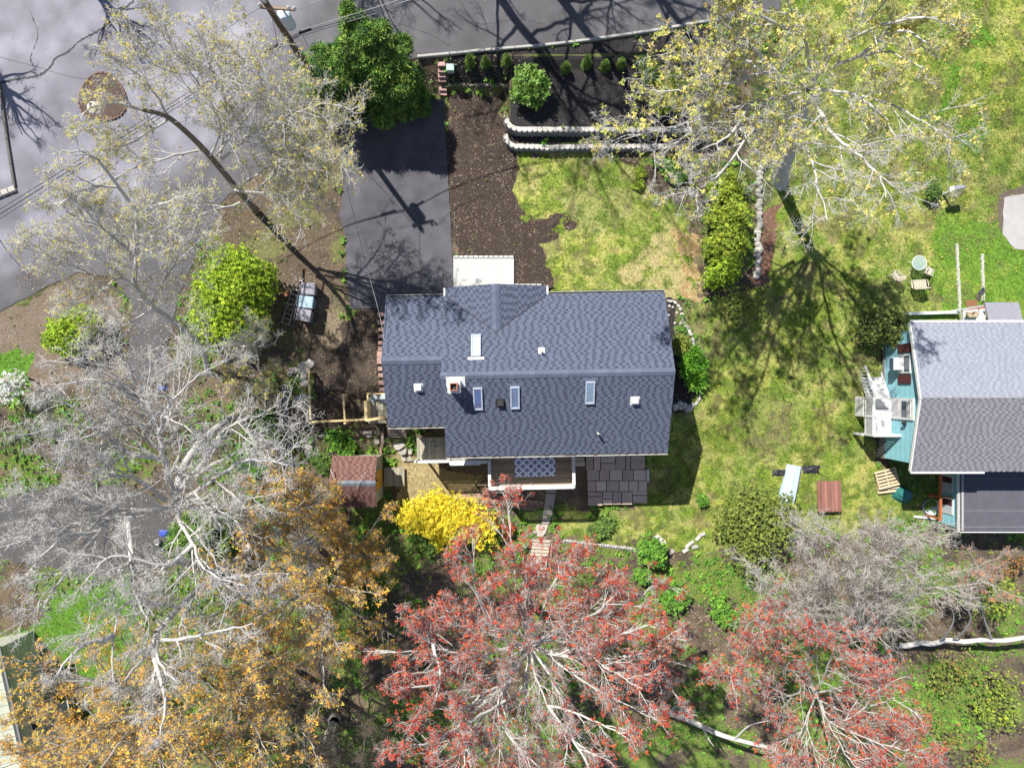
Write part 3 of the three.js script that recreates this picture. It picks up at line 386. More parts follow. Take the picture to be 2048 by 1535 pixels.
// ---------------------------------------------------------------- back deck, walkway, rug
const Hs = (x, y, z) => V(x * cT + z * sT, y, -x * sT + z * cT);     // a point given in the house's axes
const hx = (px, py, h) => toL(W(px, py, h));
const WD_GREY = [0.85, 1, 1.15].map(k => wood([0.26 * k, 0.205 * k, 0.15 * k], 'x')), WD_GREYZ = [0.85, 1, 1.15].map(k => wood([0.33 * k, 0.31 * k, 0.24 * k], 'z'));
function railing(parent, a, b, hTop, o = {}) {                        // posts, two rails and balusters from a to b (points on the floor)
  const m = o.mat || WHITE, d = b.clone().sub(a), L = d.length(), up = V(0, hTop, 0); d.normalize(); const ry = Math.atan2(-d.z, d.x);
  part(parent, 'top_rail', new MB().bar(a.clone().add(up), b.clone().add(up), o.w || 0.15, 0.05, 0.008), m, o.local);
  part(parent, 'bottom_rail', new MB().bar(a.clone().add(V(0, 0.1, 0)), b.clone().add(V(0, 0.1, 0)), 0.05, 0.07), m, o.local);
  const n = Math.round(L / (o.step || 0.11)), q = new MB().box(0, 0, 0, 0.055, hTop - 0.16, 0.045).geo();
  for (let k = 1; k < n; k++) { const p = a.clone().addScaledVector(d, L * k / n), y = lerp(a.y, b.y, k / n); const bm = part(parent, 'baluster', q, m, true); let root = parent; bm.position.set(p.x, y + hTop / 2 + 0.05, p.z); if (!o.local) bm.position.sub(root.position); bm.rotation.y = ry; }
}
{
  const FL = 1.2, x0 = -1.2, x1 = 2.98, z0 = 3.06, z1 = 5.16, w0 = -4.95;
  const dk = thing('deck', 'raised wooden back deck with white railing and weathered boards', 'deck', V(0, 0, 0), undefined, TURN);
  for (let z = z0, k = 0; z < z1 - 0.05; z += 0.142, k++) part(dk, 'board', new MB().box((x0 + x1) / 2, FL - 0.02, z + 0.068, x1 - x0, 0.04, 0.134, 0, 0.006), WD_GREY[(k * 7) % 3], true);
  part(dk, 'joist_frame', new MB().box((x0 + x1) / 2, FL - 0.15, z1 - 0.02, x1 - x0, 0.2, 0.05).box(x0 + 0.02, FL - 0.15, (z0 + z1) / 2, 0.05, 0.2, z1 - z0 - 0.1).box(x1 - 0.02, FL - 0.15, (z0 + z1) / 2, 0.05, 0.2, z1 - z0 - 0.1), WHITE, true);
  for (const [x, z] of [[x0, z1], [x1, z1], [(x0 + x1) / 2, z1], [x0, z0 + 0.75]]) part(dk, 'post', new MB().box(x, -0.2, z, 0.11, 4.65 - 0.02 - 0, 0.11), WHITE, true);
  const o = { local: true };
  railing(dk, V(x0, FL, z1), V(x1, FL, z1), 0.95, { ...o, w: 0.17 }); railing(dk, V(x1, FL, z0), V(x1, FL, z1 - 0.09), 0.95, o); railing(dk, V(x0, FL, z0 + 0.78), V(x0, FL, z1 - 0.09), 0.95, o);
  // walkway along the wall and the landing at its end
  for (let x = w0 + 1.75, k = 0; x < x0 - 0.05; x += 0.142, k++) part(dk, 'board', new MB().box(x + 0.068, FL - 0.02, z0 + 0.36, 0.134, 0.04, 0.76, 0, 0.006), WD_GREYZ[(k * 5) % 3], true);
  for (let x = w0, k = 0; x < w0 + 1.72; x += 0.142, k++) part(dk, 'board', new MB().box(x + 0.068, FL - 0.32, z0 + 0.18, 0.134, 0.04, 1.16, 0, 0.006), WD_GREYZ[(k * 5) % 3], true);
  part(dk, 'landing_frame', new MB().box(w0 + 0.86, FL - 0.44, z0 + 0.16, 1.7, 0.18, 1.1), wood([0.22, 0.2, 0.15], 'x'), true);
  for (const x of [w0 + 0.05, w0 + 1.7]) part(dk, 'post', new MB().box(x, -0.1, z0 + 0.72, 0.1, 4.2, 0.1), WHITE, true);
  railing(dk, V(w0 + 0.1, FL - 0.3, z0 + 0.76), V(w0 + 1.66, FL - 0.3, z0 + 0.76), 0.95, { ...o, w: 0.1 }); railing(dk, V(w0 + 1.76, FL, z0 + 0.78), V(x0 - 0.1, FL, z0 + 0.78), 0.95, o);
  part(dk, 'wide_cap', new MB().box(w0 + 2.55, FL + 0.99, z0 + 0.8, 1.5, 0.04, 0.24, 0, 0.008), WHITE, true);
  { const s = solo('rope_coil', new MB().tube((() => { const a = []; for (let k = 0; k <= 14; k++) { const t = k / 14 * 6.283; a.push(Hs(w0 + 1.0 + 0.2 * Math.cos(t), FL - 0.26, z0 + 0.02 + 0.14 * Math.sin(t))); } return a; })(), 0.03, 6), grain([0.5, 0.42, 0.36], 2), 'coiled pale rope left on the grey landing', 'rope'); }
  // rug
  const cv = document.createElement('canvas'); cv.width = 512; cv.height = 344; const g = cv.getContext('2d'); g.fillStyle = '#2a3d86'; g.fillRect(0, 0, 512, 344); g.lineWidth = 12; g.strokeStyle = '#e9ecf2'; g.lineJoin = 'miter';
  const S = 512 / 5; for (let a = -1; a < 7; a++) for (let b = -1; b < 6; b++) for (const [ox, oy] of [[0, 0], [S / 2, S * 0.42]]) { const X = a * S + ox + S / 2, Y = b * S * 0.84 + oy + 14; for (const [r, f] of [[0.40, 0], [0.13, 1]]) { g.beginPath(); g.moveTo(X - S * r, Y); g.lineTo(X, Y - S * r * 0.84); g.lineTo(X + S * r, Y); g.lineTo(X, Y + S * r * 0.84); g.closePath(); f ? (g.fillStyle = '#e9ecf2', g.fill(), g.fillStyle = '#2a3d86', g.fillRect(X - 5, Y - 5, 10, 10)) : g.stroke(); } }
  const t = new THREE.CanvasTexture(cv); t.colorSpace = THREE.SRGBColorSpace; t.magFilter = THREE.LinearFilter;
  const r0 = hx(1029, 914, 1.22), r1 = hx(1111, 952, 1.22), rw = r1.x - r0.x, rl = r1.z - 3.16, rg = new THREE.BoxGeometry(rw, 0.012, rl, 1, 1, 1), rug = flag(new THREE.Mesh(rg, new THREE.MeshStandardMaterial({ map: t, roughness: 0.95 })));
  rug.position.copy(Hs((r0.x + r1.x) / 2, FL + 0.012, 3.16 + rl / 2)); rug.rotation.y = TURN; rug.name = 'rug'; scene.add(rug); tag(rug, 'navy and white diamond patterned outdoor rug on the back deck', 'rug');
}
// ---------------------------------------------------------------- stone patio
{
  const st = struct('patio', null, null, 'patio of large grey brown stone slabs behind the house', 'patio'); const ms = [0.8, 0.95, 1.1, 1.25].map(k => grain([0.6 * k, 0.475 * k, 0.375 * k], 0.9));
  const R = (x0, y0, x1, y1) => { const a = Wg(x0, y0), b = Wg(x1, y0), c = Wg(x1, y1), d = Wg(x0, y1), g = 0.018, cx = (a.x + c.x) / 2, cz = (a.z + c.z) / 2, hw = (b.x - a.x) / 2 - g, hd = (d.z - a.z) / 2 - g; const y = -1.12 + 0.012 * (rnd() - 0.5);
    part(st, 'slab', new MB().prism([[cx - hw, cz - hd], [cx + hw + rr(-.01, .01), cz - hd + rr(-.01, .01)], [cx + hw, cz + hd], [cx - hw, cz + hd]], y - 0.1, y, 0.012), pick(ms)); };
  const rows = [[910, 938, [1172, 1187, 1201]], [938, 960, [1173, 1198, 1218, 1244, 1266, 1293]], [960, 981, [1174, 1191, 1212, 1237, 1256, 1275, 1293]], [981, 1008, [1174]]];
  for (const x of [[1171, 1187], [1187, 1201]]) R(x[0], 905, x[1], 939); R(1201, 905, 1231, 925); R(1201, 925, 1231, 939); R(1231, 905, 1251, 939); R(1251, 905, 1261, 939); R(1261, 905, 1290, 938);
  for (const r of [rows[1], rows[2]]) for (let k = 0; k < r[2].length - 1; k++) R(r[2][k], r[0], r[2][k + 1], r[1]);
  R(1174, 981, 1204, 991); R(1174, 991, 1204, 1009); R(1204, 981, 1224, 996); R(1204, 996, 1224, 1007); R(1224, 981, 1242, 1007); R(1242, 981, 1263, 1007); R(1263, 980, 1293, 988); R(1263, 988, 1293, 1004);
  R(1146, 914, 1169, 921); R(1148, 921, 1170, 932);
  const c = Wg(1232, 957); part(st, 'joint_bed', new MB().box(c.x, -1.24, c.z, 3.0, 0.12, 2.6), mat([0.03, 0.025, 0.02], 1));
  const a = Wg(1294, 950); solo('white_pipe', new MB().tube([V(a.x, -1.05, a.z - 0.35), V(a.x + 0.02, -1.06, a.z + 0.3)], 0.07, 10, true), WHITE, 'short white drain pipe lying at the patio edge', 'pipe');
}
// ---------------------------------------------------------------- paver path, slab path and steps behind the deck
{
  const p = struct('paver_path', null, null, 'path of small reddish concrete pavers beside the yellow bush', 'path'), ms = [0.85, 1, 1.15].map(k => grain([0.36 * k, 0.235 * k, 0.19 * k], 1.6));
  const a = Wg(908, 987), b = Wg(1086, 1013), d = b.clone().sub(a).setY(0), L = d.length(); d.normalize(); const s = V(-d.z, 0, d.x), ry = Math.atan2(-d.z, d.x), nx = 17, pw = L / nx;
  for (let r = 0; r < 3; r++) for (let k = 0; k < nx; k++) { const q = a.clone().addScaledVector(d, (k + 0.5 + (r % 2) * 0.35) * pw).addScaledVector(s, (r - 1) * 0.2); q.y = G(q.x, q.z) + 0.03 + rr(-.006, .006); part(p, 'paver', new MB().box(q.x, q.y, q.z, pw - 0.02, 0.07, 0.185, ry + rr(-.02, .02), 0.01), pick(ms)); }
  const sl = struct('slab_path', null, null, 'pale concrete slab path leading down to the wooden steps', 'path'), mc = grain([0.44, 0.39, 0.34], 1);
  const bit = pl => { const q = poly(pl), y = Math.max(...q.map(v => G(...v))) + 0.05; part(sl, 'slab', new MB().prism(q, y - 0.14, y, 0.012), mc); };
  bit([[1092, 974], [1112, 974], [1112, 985], [1092, 984]]); bit([[1092, 986], [1111, 987], [1104, 1030], [1086, 1026]]); bit([[1086, 1028], [1104, 1032], [1098, 1046], [1083, 1046]]); bit([[1083, 1048], [1097, 1048], [1091, 1066], [1084, 1072], [1076, 1072], [1072, 1062]]); bit([[1074, 1048], [1081, 1048], [1071, 1066], [1066, 1064]]);
  const st = thing('garden_steps', 'flight of weathered wooden garden steps going down into the woods', 'steps', Wg(1080, 1078)), wm = [0.9, 1, 1.1].map(k => wood([0.46 * k, 0.4 * k, 0.34 * k], 'x')), rm = wood([0.2, 0.09, 0.06], 'x');
  for (let k = 0; k < 12; k++) { const c = Wg(1083 - k * 1.05, 1080 + k * 6.9), y = c.y + 0.16 - k * 0.004, ry = -0.06; part(st, 'tread', new MB().box(c.x, y, c.z, 0.98, 0.05, 0.15, ry, 0.006), pick(wm)); part(st, 'riser', new MB().box(c.x, y - 0.1, c.z + 0.095, 0.96, 0.14, 0.03, ry), rm); }
  { const m = wood([0.26, 0.22, 0.17], 'z'); for (const [x0, y0, x1, y1, o] of [[1104, 1077, 1098, 1160, 0], [1062, 1078, 1053, 1160, 0]]) { const a2 = Wg(x0, y0), b2 = Wg(x1, y1); part(st, 'stringer', new MB().bar(a2, b2, 0.1, 0.2, 0.01), m); } }
}
// ---------------------------------------------------------------- flagstones, timber edging, back steps by the lower roof
{
  const fl = struct('flagstone_path', null, null, 'irregular pale flagstones in dry grass near the shed', 'path'), ms = [0.9, 1, 1.1].map(k => grain([0.38 * k, 0.35 * k, 0.31 * k], 1.3));
  for (const q of [[[784, 884], [806, 883], [812, 890], [800, 899], [792, 898]], [[803, 899], [812, 892], [815, 897], [812, 908], [802, 909], [796, 903]], [[816, 897], [826, 897], [824, 908], [817, 908]], [[801, 911], [808, 910], [814, 921], [806, 922]], [[815, 914], [821, 911], [827, 921], [815, 922]], [[720, 862], [744, 861], [745, 872], [736, 874]], [[748, 878], [757, 876], [760, 886], [752, 889]]]) { const pl = poly(q), y = Math.max(...pl.map(v => G(...v))) + 0.03; part(fl, 'flagstone', new MB().prism(pl, y - 0.12, y, 0.015), pick(ms)); }
  const te = thing('timber_edging', 'row of old timber edging running from the side steps to the shed', 'edging', Wg(763, 880)), wm = wood([0.35, 0.3, 0.25], 'z'), rm = wood([0.32, 0.2, 0.17], 'z');
  let prev = Wg(765, 862); [[766, 885, wm], [762, 900, rm], [761, 914, rm]].forEach(([x, y, m]) => { const q = Wg(x, y), a = prev.clone(), b = q.clone().lerp(prev, 0.03); a.y += 0.06; b.y += 0.06; part(te, 'timber', new MB().bar(a, b, 0.15, 0.16, 0.015), m); prev = q; });
  const bs = thing('wooden_steps', 'short flight of weathered wooden steps behind the lower roof', 'steps', Wg(795, 862)), gm = wood([0.3, 0.24, 0.2], 'x');
  for (let k = 0; k < 5; k++) { const c = W(792 + k, 849 + k * 5.2, 0.35 - k * 0.2); part(bs, 'tread', new MB().box(c.x, c.y, c.z, 0.95, 0.05, 0.22, 0, 0.006), gm); }
  for (const dx of [-0.48, 0.48]) { const a = W(792, 846, 0.4), b = W(796, 876, -0.7); a.x += dx; b.x += dx; part(bs, 'stringer', new MB().bar(a.add(V(0, -0.1, 0)), b, 0.05, 0.22), gm); }
  { const c = W(807, 860, 0.4); part(bs, 'handrail', new MB().bar(W(806, 848, 1.0), W(810, 872, 0.1), 0.07, 0.06), wood([0.45, 0.4, 0.3], 'z')); part(bs, 'handrail_post', new MB().box(c.x, -0.2, c.z, 0.08, 1.4, 0.08), wood([0.45, 0.4, 0.3], 'z')); }
  const a = Wg(850, 868); solo('log', new MB().tube([a.clone().add(V(-0.3, 0.09, 0.2)), a.clone().add(V(0, 0.1, 0)), a.clone().add(V(0.35, 0.08, -0.2))], [0.1, 0.11, 0.09], 9, true), bark([0.12, 0.08, 0.06]), 'short dark log lying beside the flagstones', 'log');
}
// ---------------------------------------------------------------- new lumber frame and landing on the side of the house
{
  const pine = ['x', 'z'].map(a => wood([0.66, 0.52, 0.27], a)), f = thing('lumber_frame', 'rail frame of fresh yellow lumber around the dark soil patch', 'fence', Wg(690, 843));
  const h = 0.95, P = (x, y, hh = h) => W(x, y, hh), post = (x, y, top) => { const p = P(x, y, top), g = G(p.x, p.z) - 0.1; part(f, 'post', new MB().box(p.x, (g + top) / 2, p.z, 0.11, top - g, 0.11, 0, 0.005), pine[1]); };
  for (const [a, b, c, d, m] of [[617, 741, 620.5, 839, 1], [623, 843.5, 731, 838.5, 0], [686, 791, 689.5, 840, 1]]) { part(f, 'top_rail', new MB().bar(P(a, b), P(c, d), 0.1, 0.045, 0.005), pine[m]); part(f, 'lower_rail', new MB().bar(P(a, b, 0.45), P(c, d, 0.45), 0.045, 0.12), pine[m]); }
  post(617, 743, 0.92); post(619, 846, 1.0); post(689, 846, 0.92); post(686, 789.5, 0.92);
  const L = thing('side_landing', 'small grey board landing with fresh yellow lumber rails beside the house', 'porch', W(752, 815, 0)); const y0 = 0.5;
  for (let k = 0; k < 11; k++) { const p = W(738.5 + k * 5.1, 820, y0); part(L, 'board', new MB().box(p.x, p.y, p.z, 0.125, 0.04, 1.35, 0, 0.005), WD_GREYZ[k % 3]); }
  const q = W(765, 795.5, y0 - 0.2); part(L, 'lower_board', new MB().box(q.x, q.y, q.z, 1.3, 0.03, 0.4), BLACK);
  part(L, 'guard_panel', new MB().bar(W(732, 803, 1.25), W(733, 838, 1.25), 0.05, 0.26, 0.005), pine[1]); part(L, 'top_rail', new MB().bar(W(730.5, 802, 1.4), W(732, 840, 1.4), 0.15, 0.045, 0.005), pine[1]); part(L, 'guard_panel', new MB().bar(W(736, 804, 0.95), W(737, 837, 0.95), 0.04, 0.7), pine[1]);
  part(L, 'top_rail', new MB().bar(W(731, 840, 1.42), W(762, 835.5, 1.42), 0.14, 0.045, 0.005), pine[0]); part(L, 'back_rail', new MB().bar(W(734, 787.5, 1.1), W(776, 787, 1.1), 0.08, 0.06, 0.005), pine[0]); part(L, 'back_rail', new MB().bar(W(735, 789, 1.1), W(735, 800, 1.1), 0.08, 0.06, 0.005), pine[1]);
  for (const [x, y, t] of [[731, 803, 1.38], [732, 840, 1.4], [763, 836, 1.4], [735, 787, 1.1]]) { const p = W(x, y, t), g = G(p.x, p.z) - 0.1; part(L, 'post', new MB().box(p.x, (g + t) / 2, p.z, 0.1, t - g, 0.1, 0, 0.005), pine[1]); }
  { const p = W(727, 836, 0.15); part(L, 'footing', new MB().box(p.x, G(p.x, p.z) + 0.12, p.z, 0.2, 0.3, 0.2, 0, 0.02), grain([0.45, 0.38, 0.28], 2)); }
  for (const [x, y, r, lab] of [[747, 796, 0.2, 'small oval grey metal tub on the side landing'], [769, 796, 0.27, 'larger grey metal tub against the house on the side landing']]) { const c = W(x, y, 0.55); c.y = 0.33; const t = thing('metal_tub', lab, 'tub', c, 'tubs on the side landing'); part(t, 'wall', new MB().lathe(c, [[r * 0.85, 0], [r, 0.22], [r * 1.04, 0.23], [r * 0.97, 0.21]], 20), STEEL); part(t, 'lid', new MB().lathe(c, [[0.001, 0.225], [r * 0.98, 0.2]], 20), grain([0.36, 0.42, 0.44], 2, 0.5)); }
  // paver steps down the side of the house
  const ps = struct('paver_steps', null, null, 'row of reddish paver steps running along the side of the house', 'path'), pm = [0.9, 1, 1.1].map(k => grain([0.43 * k, 0.275 * k, 0.23 * k], 1.4));
  [[763, 629, 8], [763, 645, 8], [764, 659.5, 7], [764.5, 672.5, 7], [764.5, 685.5, 7], [764.5, 697, 8], [763.5, 715, 25], [764.5, 737.5, 8], [765, 750.5, 8], [765, 765.5, 8], [766, 779, 8]].forEach(([x, y, l], i) => { const c = Wg(x, y), w = i === 6 ? 0.46 : 0.4; part(ps, 'paver', new MB().box(c.x, c.y + 0.09, c.z, w, 0.14, l * 0.0265, rr(-.02, .02), 0.012), pick(pm)); });
}
// ---------------------------------------------------------------- front: concrete pad, paver steps to the road, utility box, hose
{
  const p = struct('concrete_pad', null, null, 'bright white concrete pad in front of the gable', 'patio'), m = grain([0.5, 0.49, 0.47], 0.6), a = Wg(907, 515), b = Wg(1028, 590);
  part(p, 'slab', new MB().box((a.x + b.x) / 2, 0.07, (a.z + b.z) / 2, b.x - a.x, 0.12, b.z - a.z, 0, 0.012), m);
  for (let k = 0; k < 12; k++) { const c = Wg(912.5 + k * 10, 514.5); part(p, 'edging_stone', new MB().box(c.x, 0.1, c.z, 0.235, 0.17, 0.13, rr(-.05, .05), 0.02), m); }
  for (let k = 0; k < 5; k++) { const c = Wg(1034 + k * 11, 571); part(p, 'edging_stone', new MB().box(c.x, 0.08, c.z, 0.25, 0.15, 0.16, rr(-.05, .05), 0.03), m); }
  const st = struct('paver_steps', null, null, 'six reddish paver steps from the kerb down to the driveway', 'path'), pm = [0.9, 1, 1.1].map(k => grain([0.42 * k, 0.26 * k, 0.23 * k], 1.4));
  [[883.5, 129], [884, 141], [884, 151], [885, 160], [886, 178.5], [886.5, 188]].forEach(([x, y], i) => { const c = Wg(x, y); part(st, 'paver', new MB().box(c.x, c.y + 0.06, c.z, 0.4, 0.12, 0.22, rr(-.03, .03), 0.012), pick(pm)); });
  const c = Wg(901.5, 140), u = thing('utility_box', 'small pale green utility box beside the red paver steps', 'utility box', c); part(u, 'body', new MB().box(c.x, c.y + 0.17, c.z, 0.36, 0.36, 0.32, 0, 0.03), grain([0.33, 0.5, 0.4], 2, 0.6)); part(u, 'lid', new MB().box(c.x, c.y + 0.38, c.z, 0.4, 0.06, 0.35, 0, 0.025), grain([0.4, 0.58, 0.47], 2, 0.6));
  const hc = Wg(1104, 582), hose = new MB(), pts = []; for (let k = 0; k <= 100; k++) { const t = k / 100 * 6.283 * 4; pts.push(V(hc.x + (0.2 + 0.02 * Math.sin(k)) * Math.cos(t), hc.y + 0.03 + k * 0.0012, hc.z + (0.21 + 0.015 * Math.cos(k * 2)) * Math.sin(t))); } pts.push(V(hc.x - 0.2, hc.y + 0.1, hc.z + 0.7)); hose.tube(pts, 0.018, 6); solo('garden_hose', hose, mat([0.06, 0.065, 0.05], 0.5), 'coiled dark garden hose by the front corner of the porch', 'hose');
  const rows = []; for (let k = 0; k < 34; k++) rows.push([900 + k * 3.6 + rr(-2, 2), 170 + rr(-3.5, 3)]); const sr = struct('stone_edging', null, null, 'rough line of small pale stones below the mulch strip', 'edging'), sm = [0.8, 1, 1.2].map(k => grain([0.3 * k, 0.26 * k, 0.21 * k], 2));
  for (const [x, y] of rows) { const q = Wg(x, y); part(sr, 'stone', rockGeo(q, rr(0.05, 0.11)), pick(sm)); }
}
function rockGeo(c, r, flat = 0.7) { const g = new THREE.IcosahedronGeometry(1, 1), p = g.attributes.position, sx = rr(0.8, 1.25), sz = rr(0.8, 1.2), ph = rr(0, 9); const mb = new MB(), P = []; for (let k = 0; k < p.count; k++) { const x = p.getX(k), y = p.getY(k), z = p.getZ(k), n = 0.78 + 0.45 * vn(x * 1.6 + ph, z * 1.6 + y * 1.3 + ph * 2); P.push(V(c.x + x * r * sx * n, c.y + y * r * flat * n + r * 0.25, c.z + z * r * sz * n)); } for (let k = 0; k < P.length; k += 3) mb.tri(P[k], P[k + 1], P[k + 2]); return mb; }
// ---------------------------------------------------------------- two block retaining walls
{
  const blockG = (() => { const mb = new MB(), w = 0.128, o = [[-w, -0.13], [w, -0.13], [w, 0.05], [w * 0.72, 0.10], [w * 0.3, 0.125], [-w * 0.3, 0.125], [-w * 0.72, 0.10], [-w, 0.05]]; return mb.prism(o, 0, 0.176, 0.008).geo(); })();
  const ms = [0.85, 0.95, 1.05].map(k => grain([0.2 * k, 0.2 * k, 0.21 * k], 1.8)), cm = [0.9, 1, 1.1].map(k => grain([0.5 * k, 0.47 * k, 0.43 * k], 1.8));
  const wall = (line, yTop, courses, label) => { const pts = line.map(([x, y]) => { const v = W(x, y, yTop); return V(v.x, 0, v.z); }), cv = new THREE.CatmullRomCurve3(pts, false, 'catmullrom', 0.1), L = cv.getLength(), n = Math.round(L / 0.262), w = thing('retaining_wall', label, 'wall', V(pts[0].x, yTop - courses * 0.18, pts[0].z));
    for (let c = 0; c < courses; c++) for (let k = 0; k < n - (c % 2); k++) { const t = (k + 0.5 + (c % 2) * 0.5) / n, p = cv.getPointAt(t), d = cv.getTangentAt(t), m = part(w, c === courses - 1 ? 'cap_block' : 'block', blockG, pick(c === courses - 1 ? cm : ms), true); const back = (courses - 1 - c) * 0.012; m.position.set(p.x - d.z * back + rr(-.004, .004), yTop - (courses - c) * 0.18, p.z + d.x * back + rr(-.008, .008)).sub(w.position); m.rotation.y = Math.atan2(-d.z, d.x); } };
  wall([[1012, 232], [1014, 243], [1020, 251], [1030, 256], [1042, 258], [1150, 258], [1300, 258], [1505, 258]], 1.18, 4, 'upper scalloped grey block retaining wall holding the mulch bed');
  wall([[1010, 268], [1013, 278], [1020, 287], [1032, 292], [1060, 292], [1100, 295], [1125, 293], [1250, 292], [1375, 291]], 0.52, 3, 'lower scalloped grey block retaining wall above the front lawn');
  // old dry stone walls on the east side
  const dry = (line, label, n, r, c) => { const q = line.map(p => Wg(...p)), cv = new THREE.CatmullRomCurve3(q), w = thing('stone_wall', label, 'wall', q[0].clone()), sm = [0.85, 1, 1.15].map(k => grain(c.map(v => v * k), 1.5)); for (let k = 0; k < n; k++) { const p = cv.getPointAt((k + 0.5) / n); p.x += rr(-.08, .08); p.z += rr(-.05, .05); p.y = G(p.x, p.z) + 0.04; part(w, 'stone', rockGeo(p, r * rr(0.75, 1.2), 0.8), pick(sm)); } };
  dry([[1521, 330], [1518, 390], [1517, 450], [1514, 555]], 'long dry stone wall of grey stones beside the oval shrubs', 34, 0.17, [0.4, 0.38, 0.34]); dry([[1386, 322], [1383, 345], [1383, 392]], 'short dry stone wall at the edge of the front lawn', 12, 0.15, [0.38, 0.35, 0.32]);
}

// ---------------------------------------------------------------- shed
{
  const x0 = -9.1, x1 = -7.02, z0 = 3.82, z1 = 6.15, zr = 4.98, ye = 1.05, yr = 1.75, c = V((x0 + x1) / 2, G(-8, 5), zr), cream = grain([0.42, 0.4, 0.3], 1.2), s = thing('shed', 'small garden shed with worn reddish brown shingle roof and orange door', 'shed', c);
  const m = new MB(), q = x => [V(x, -1.6, z0), V(x, -1.6, z1), V(x, ye, z1), V(x, yr - 0.03, zr), V(x, ye, z0)], A = q(x0), B = q(x1); for (const F of [A, B]) { m.quad(F[0], F[1], F[2], F[4]); m.tri(F[4], F[2], F[3]); } m.quad(A[0], B[0], B[4], A[4]); m.quad(A[1], B[1], B[2], A[2]); part(s, 'wall', m, cream);
  const sl = (yr - ye) / (zr - z0), n = 1 / Math.hypot(1, sl), o = 0.13, cols = [[0.15, 0.07, 0.058], [0.27, 0.145, 0.12], [0.11, 0.055, 0.05], [0.2, 0.1, 0.082]];
  const rf = part(s, 'roof', (() => { const r = new MB(); for (const t of [-1, 1]) { const zz = t < 0 ? z0 - o : z1 + o, yy = ye - o * sl; r.quad(V(x0 - 0.1, yy, zz), V(x1 + 0.12, yy, zz), V(x1 + 0.12, yr, zr), V(x0 - 0.1, yr, zr)); r.quad(V(x0 - 0.1, yy - 0.07, zz), V(x1 + 0.12, yy - 0.07, zz), V(x1 + 0.12, yy, zz), V(x0 - 0.1, yy, zz)); } return r; })(), WHITE);
  part(rf, 'shingles', shingles(V(x0 - 0.1, ye - o * sl + 0.01, z0 - o), V(1, 0, 0), V(0, sl * n, n), x1 - x0 + 0.22, (zr - z0 + o) / n, cols, { ex: 0.15, tw: [0.14, 0.18] }), SHINGLE, false, 'stuff');
  part(rf, 'shingles', shingles(V(x0 - 0.1, ye - o * sl + 0.01, z1 + o), V(1, 0, 0), V(0, sl * n, -n), x1 - x0 + 0.22, (z1 + o - zr) / n, cols, { ex: 0.15, tw: [0.14, 0.18] }), SHINGLE, false, 'stuff');
  const cm = [0.9, 1.1].map(k => grain([0.14 * k, 0.165 * k, 0.2 * k], 2)); for (let k = 0; k < 9; k++) { const xa = x0 + 0.35 + k * 0.21; part(rf, 'ridge_cap', new MB().quad(V(xa, yr + 0.03, zr), V(xa + 0.22, yr + 0.022, zr), V(xa + 0.22, yr + 0.03 - 0.14 * sl, zr + 0.14), V(xa, yr + 0.037 - 0.14 * sl, zr + 0.14)).quad(V(xa, yr + 0.03, zr), V(xa + 0.22, yr + 0.022, zr), V(xa + 0.22, yr + 0.03 - 0.14 * sl, zr - 0.14), V(xa, yr + 0.037 - 0.14 * sl, zr - 0.14)), cm[k % 2]); }
  const d = part(s, 'door', new MB().box(x1 + 0.02, 0.05, zr + 0.02, 0.05, 1.9, 0.95), wood([0.62, 0.31, 0.035], 'z')); part(d, 'handle', new MB().box(x1 + 0.07, 0.9, zr - 0.05, 0.05, 0.12, 0.1), BLACK);
  for (const z of [zr - 0.52, zr + 0.56]) part(s, 'door_trim', new MB().box(x1 + 0.03, 0.05, z, 0.05, 2.0, 0.09), cream); part(s, 'door_trim', new MB().box(x1 + 0.03, 1.08, zr + 0.02, 0.05, 0.1, 1.18), cream);
  const rp = thing('shed_ramp', 'grey plank ramp in front of the orange shed door', 'ramp', V(-6.5, G(-6.5, 5), zr)); for (let k = 0; k < 8; k++) part(rp, 'plank', new MB().obox(V(x1 + 0.12 + 0.07 + k * 0.135, -0.93 - k * 0.02, zr + 0.03), V(0.062, -0.009, 0), V(0, 0.02, 0), V(0, 0, 0.5)), WD_GREYZ[k % 3]);
  part(rp, 'bearer', new MB().box(-6.4, -1.08, zr - 0.35, 1.0, 0.1, 0.08).box(-6.4, -1.08, zr + 0.4, 1.0, 0.1, 0.08), WD_GREYZ[0]);
  // fallen branch on the shed roof
  const b0 = W(661, 938, 1.75), bm = new MB(); bm.tube([b0, W(668, 958, 1.85), W(672, 975, 1.8), W(682, 980, 1.7)], [0.03, 0.025, 0.015, 0.006], 5); bm.tube([W(712, 978, 1.75), W(722, 958, 1.9), W(735, 940, 1.7)], [0.02, 0.015, 0.006], 5); solo('fallen_branch', bm, bark([0.42, 0.38, 0.34]), 'bare fallen twig lying on the shed roof', 'branch');
}
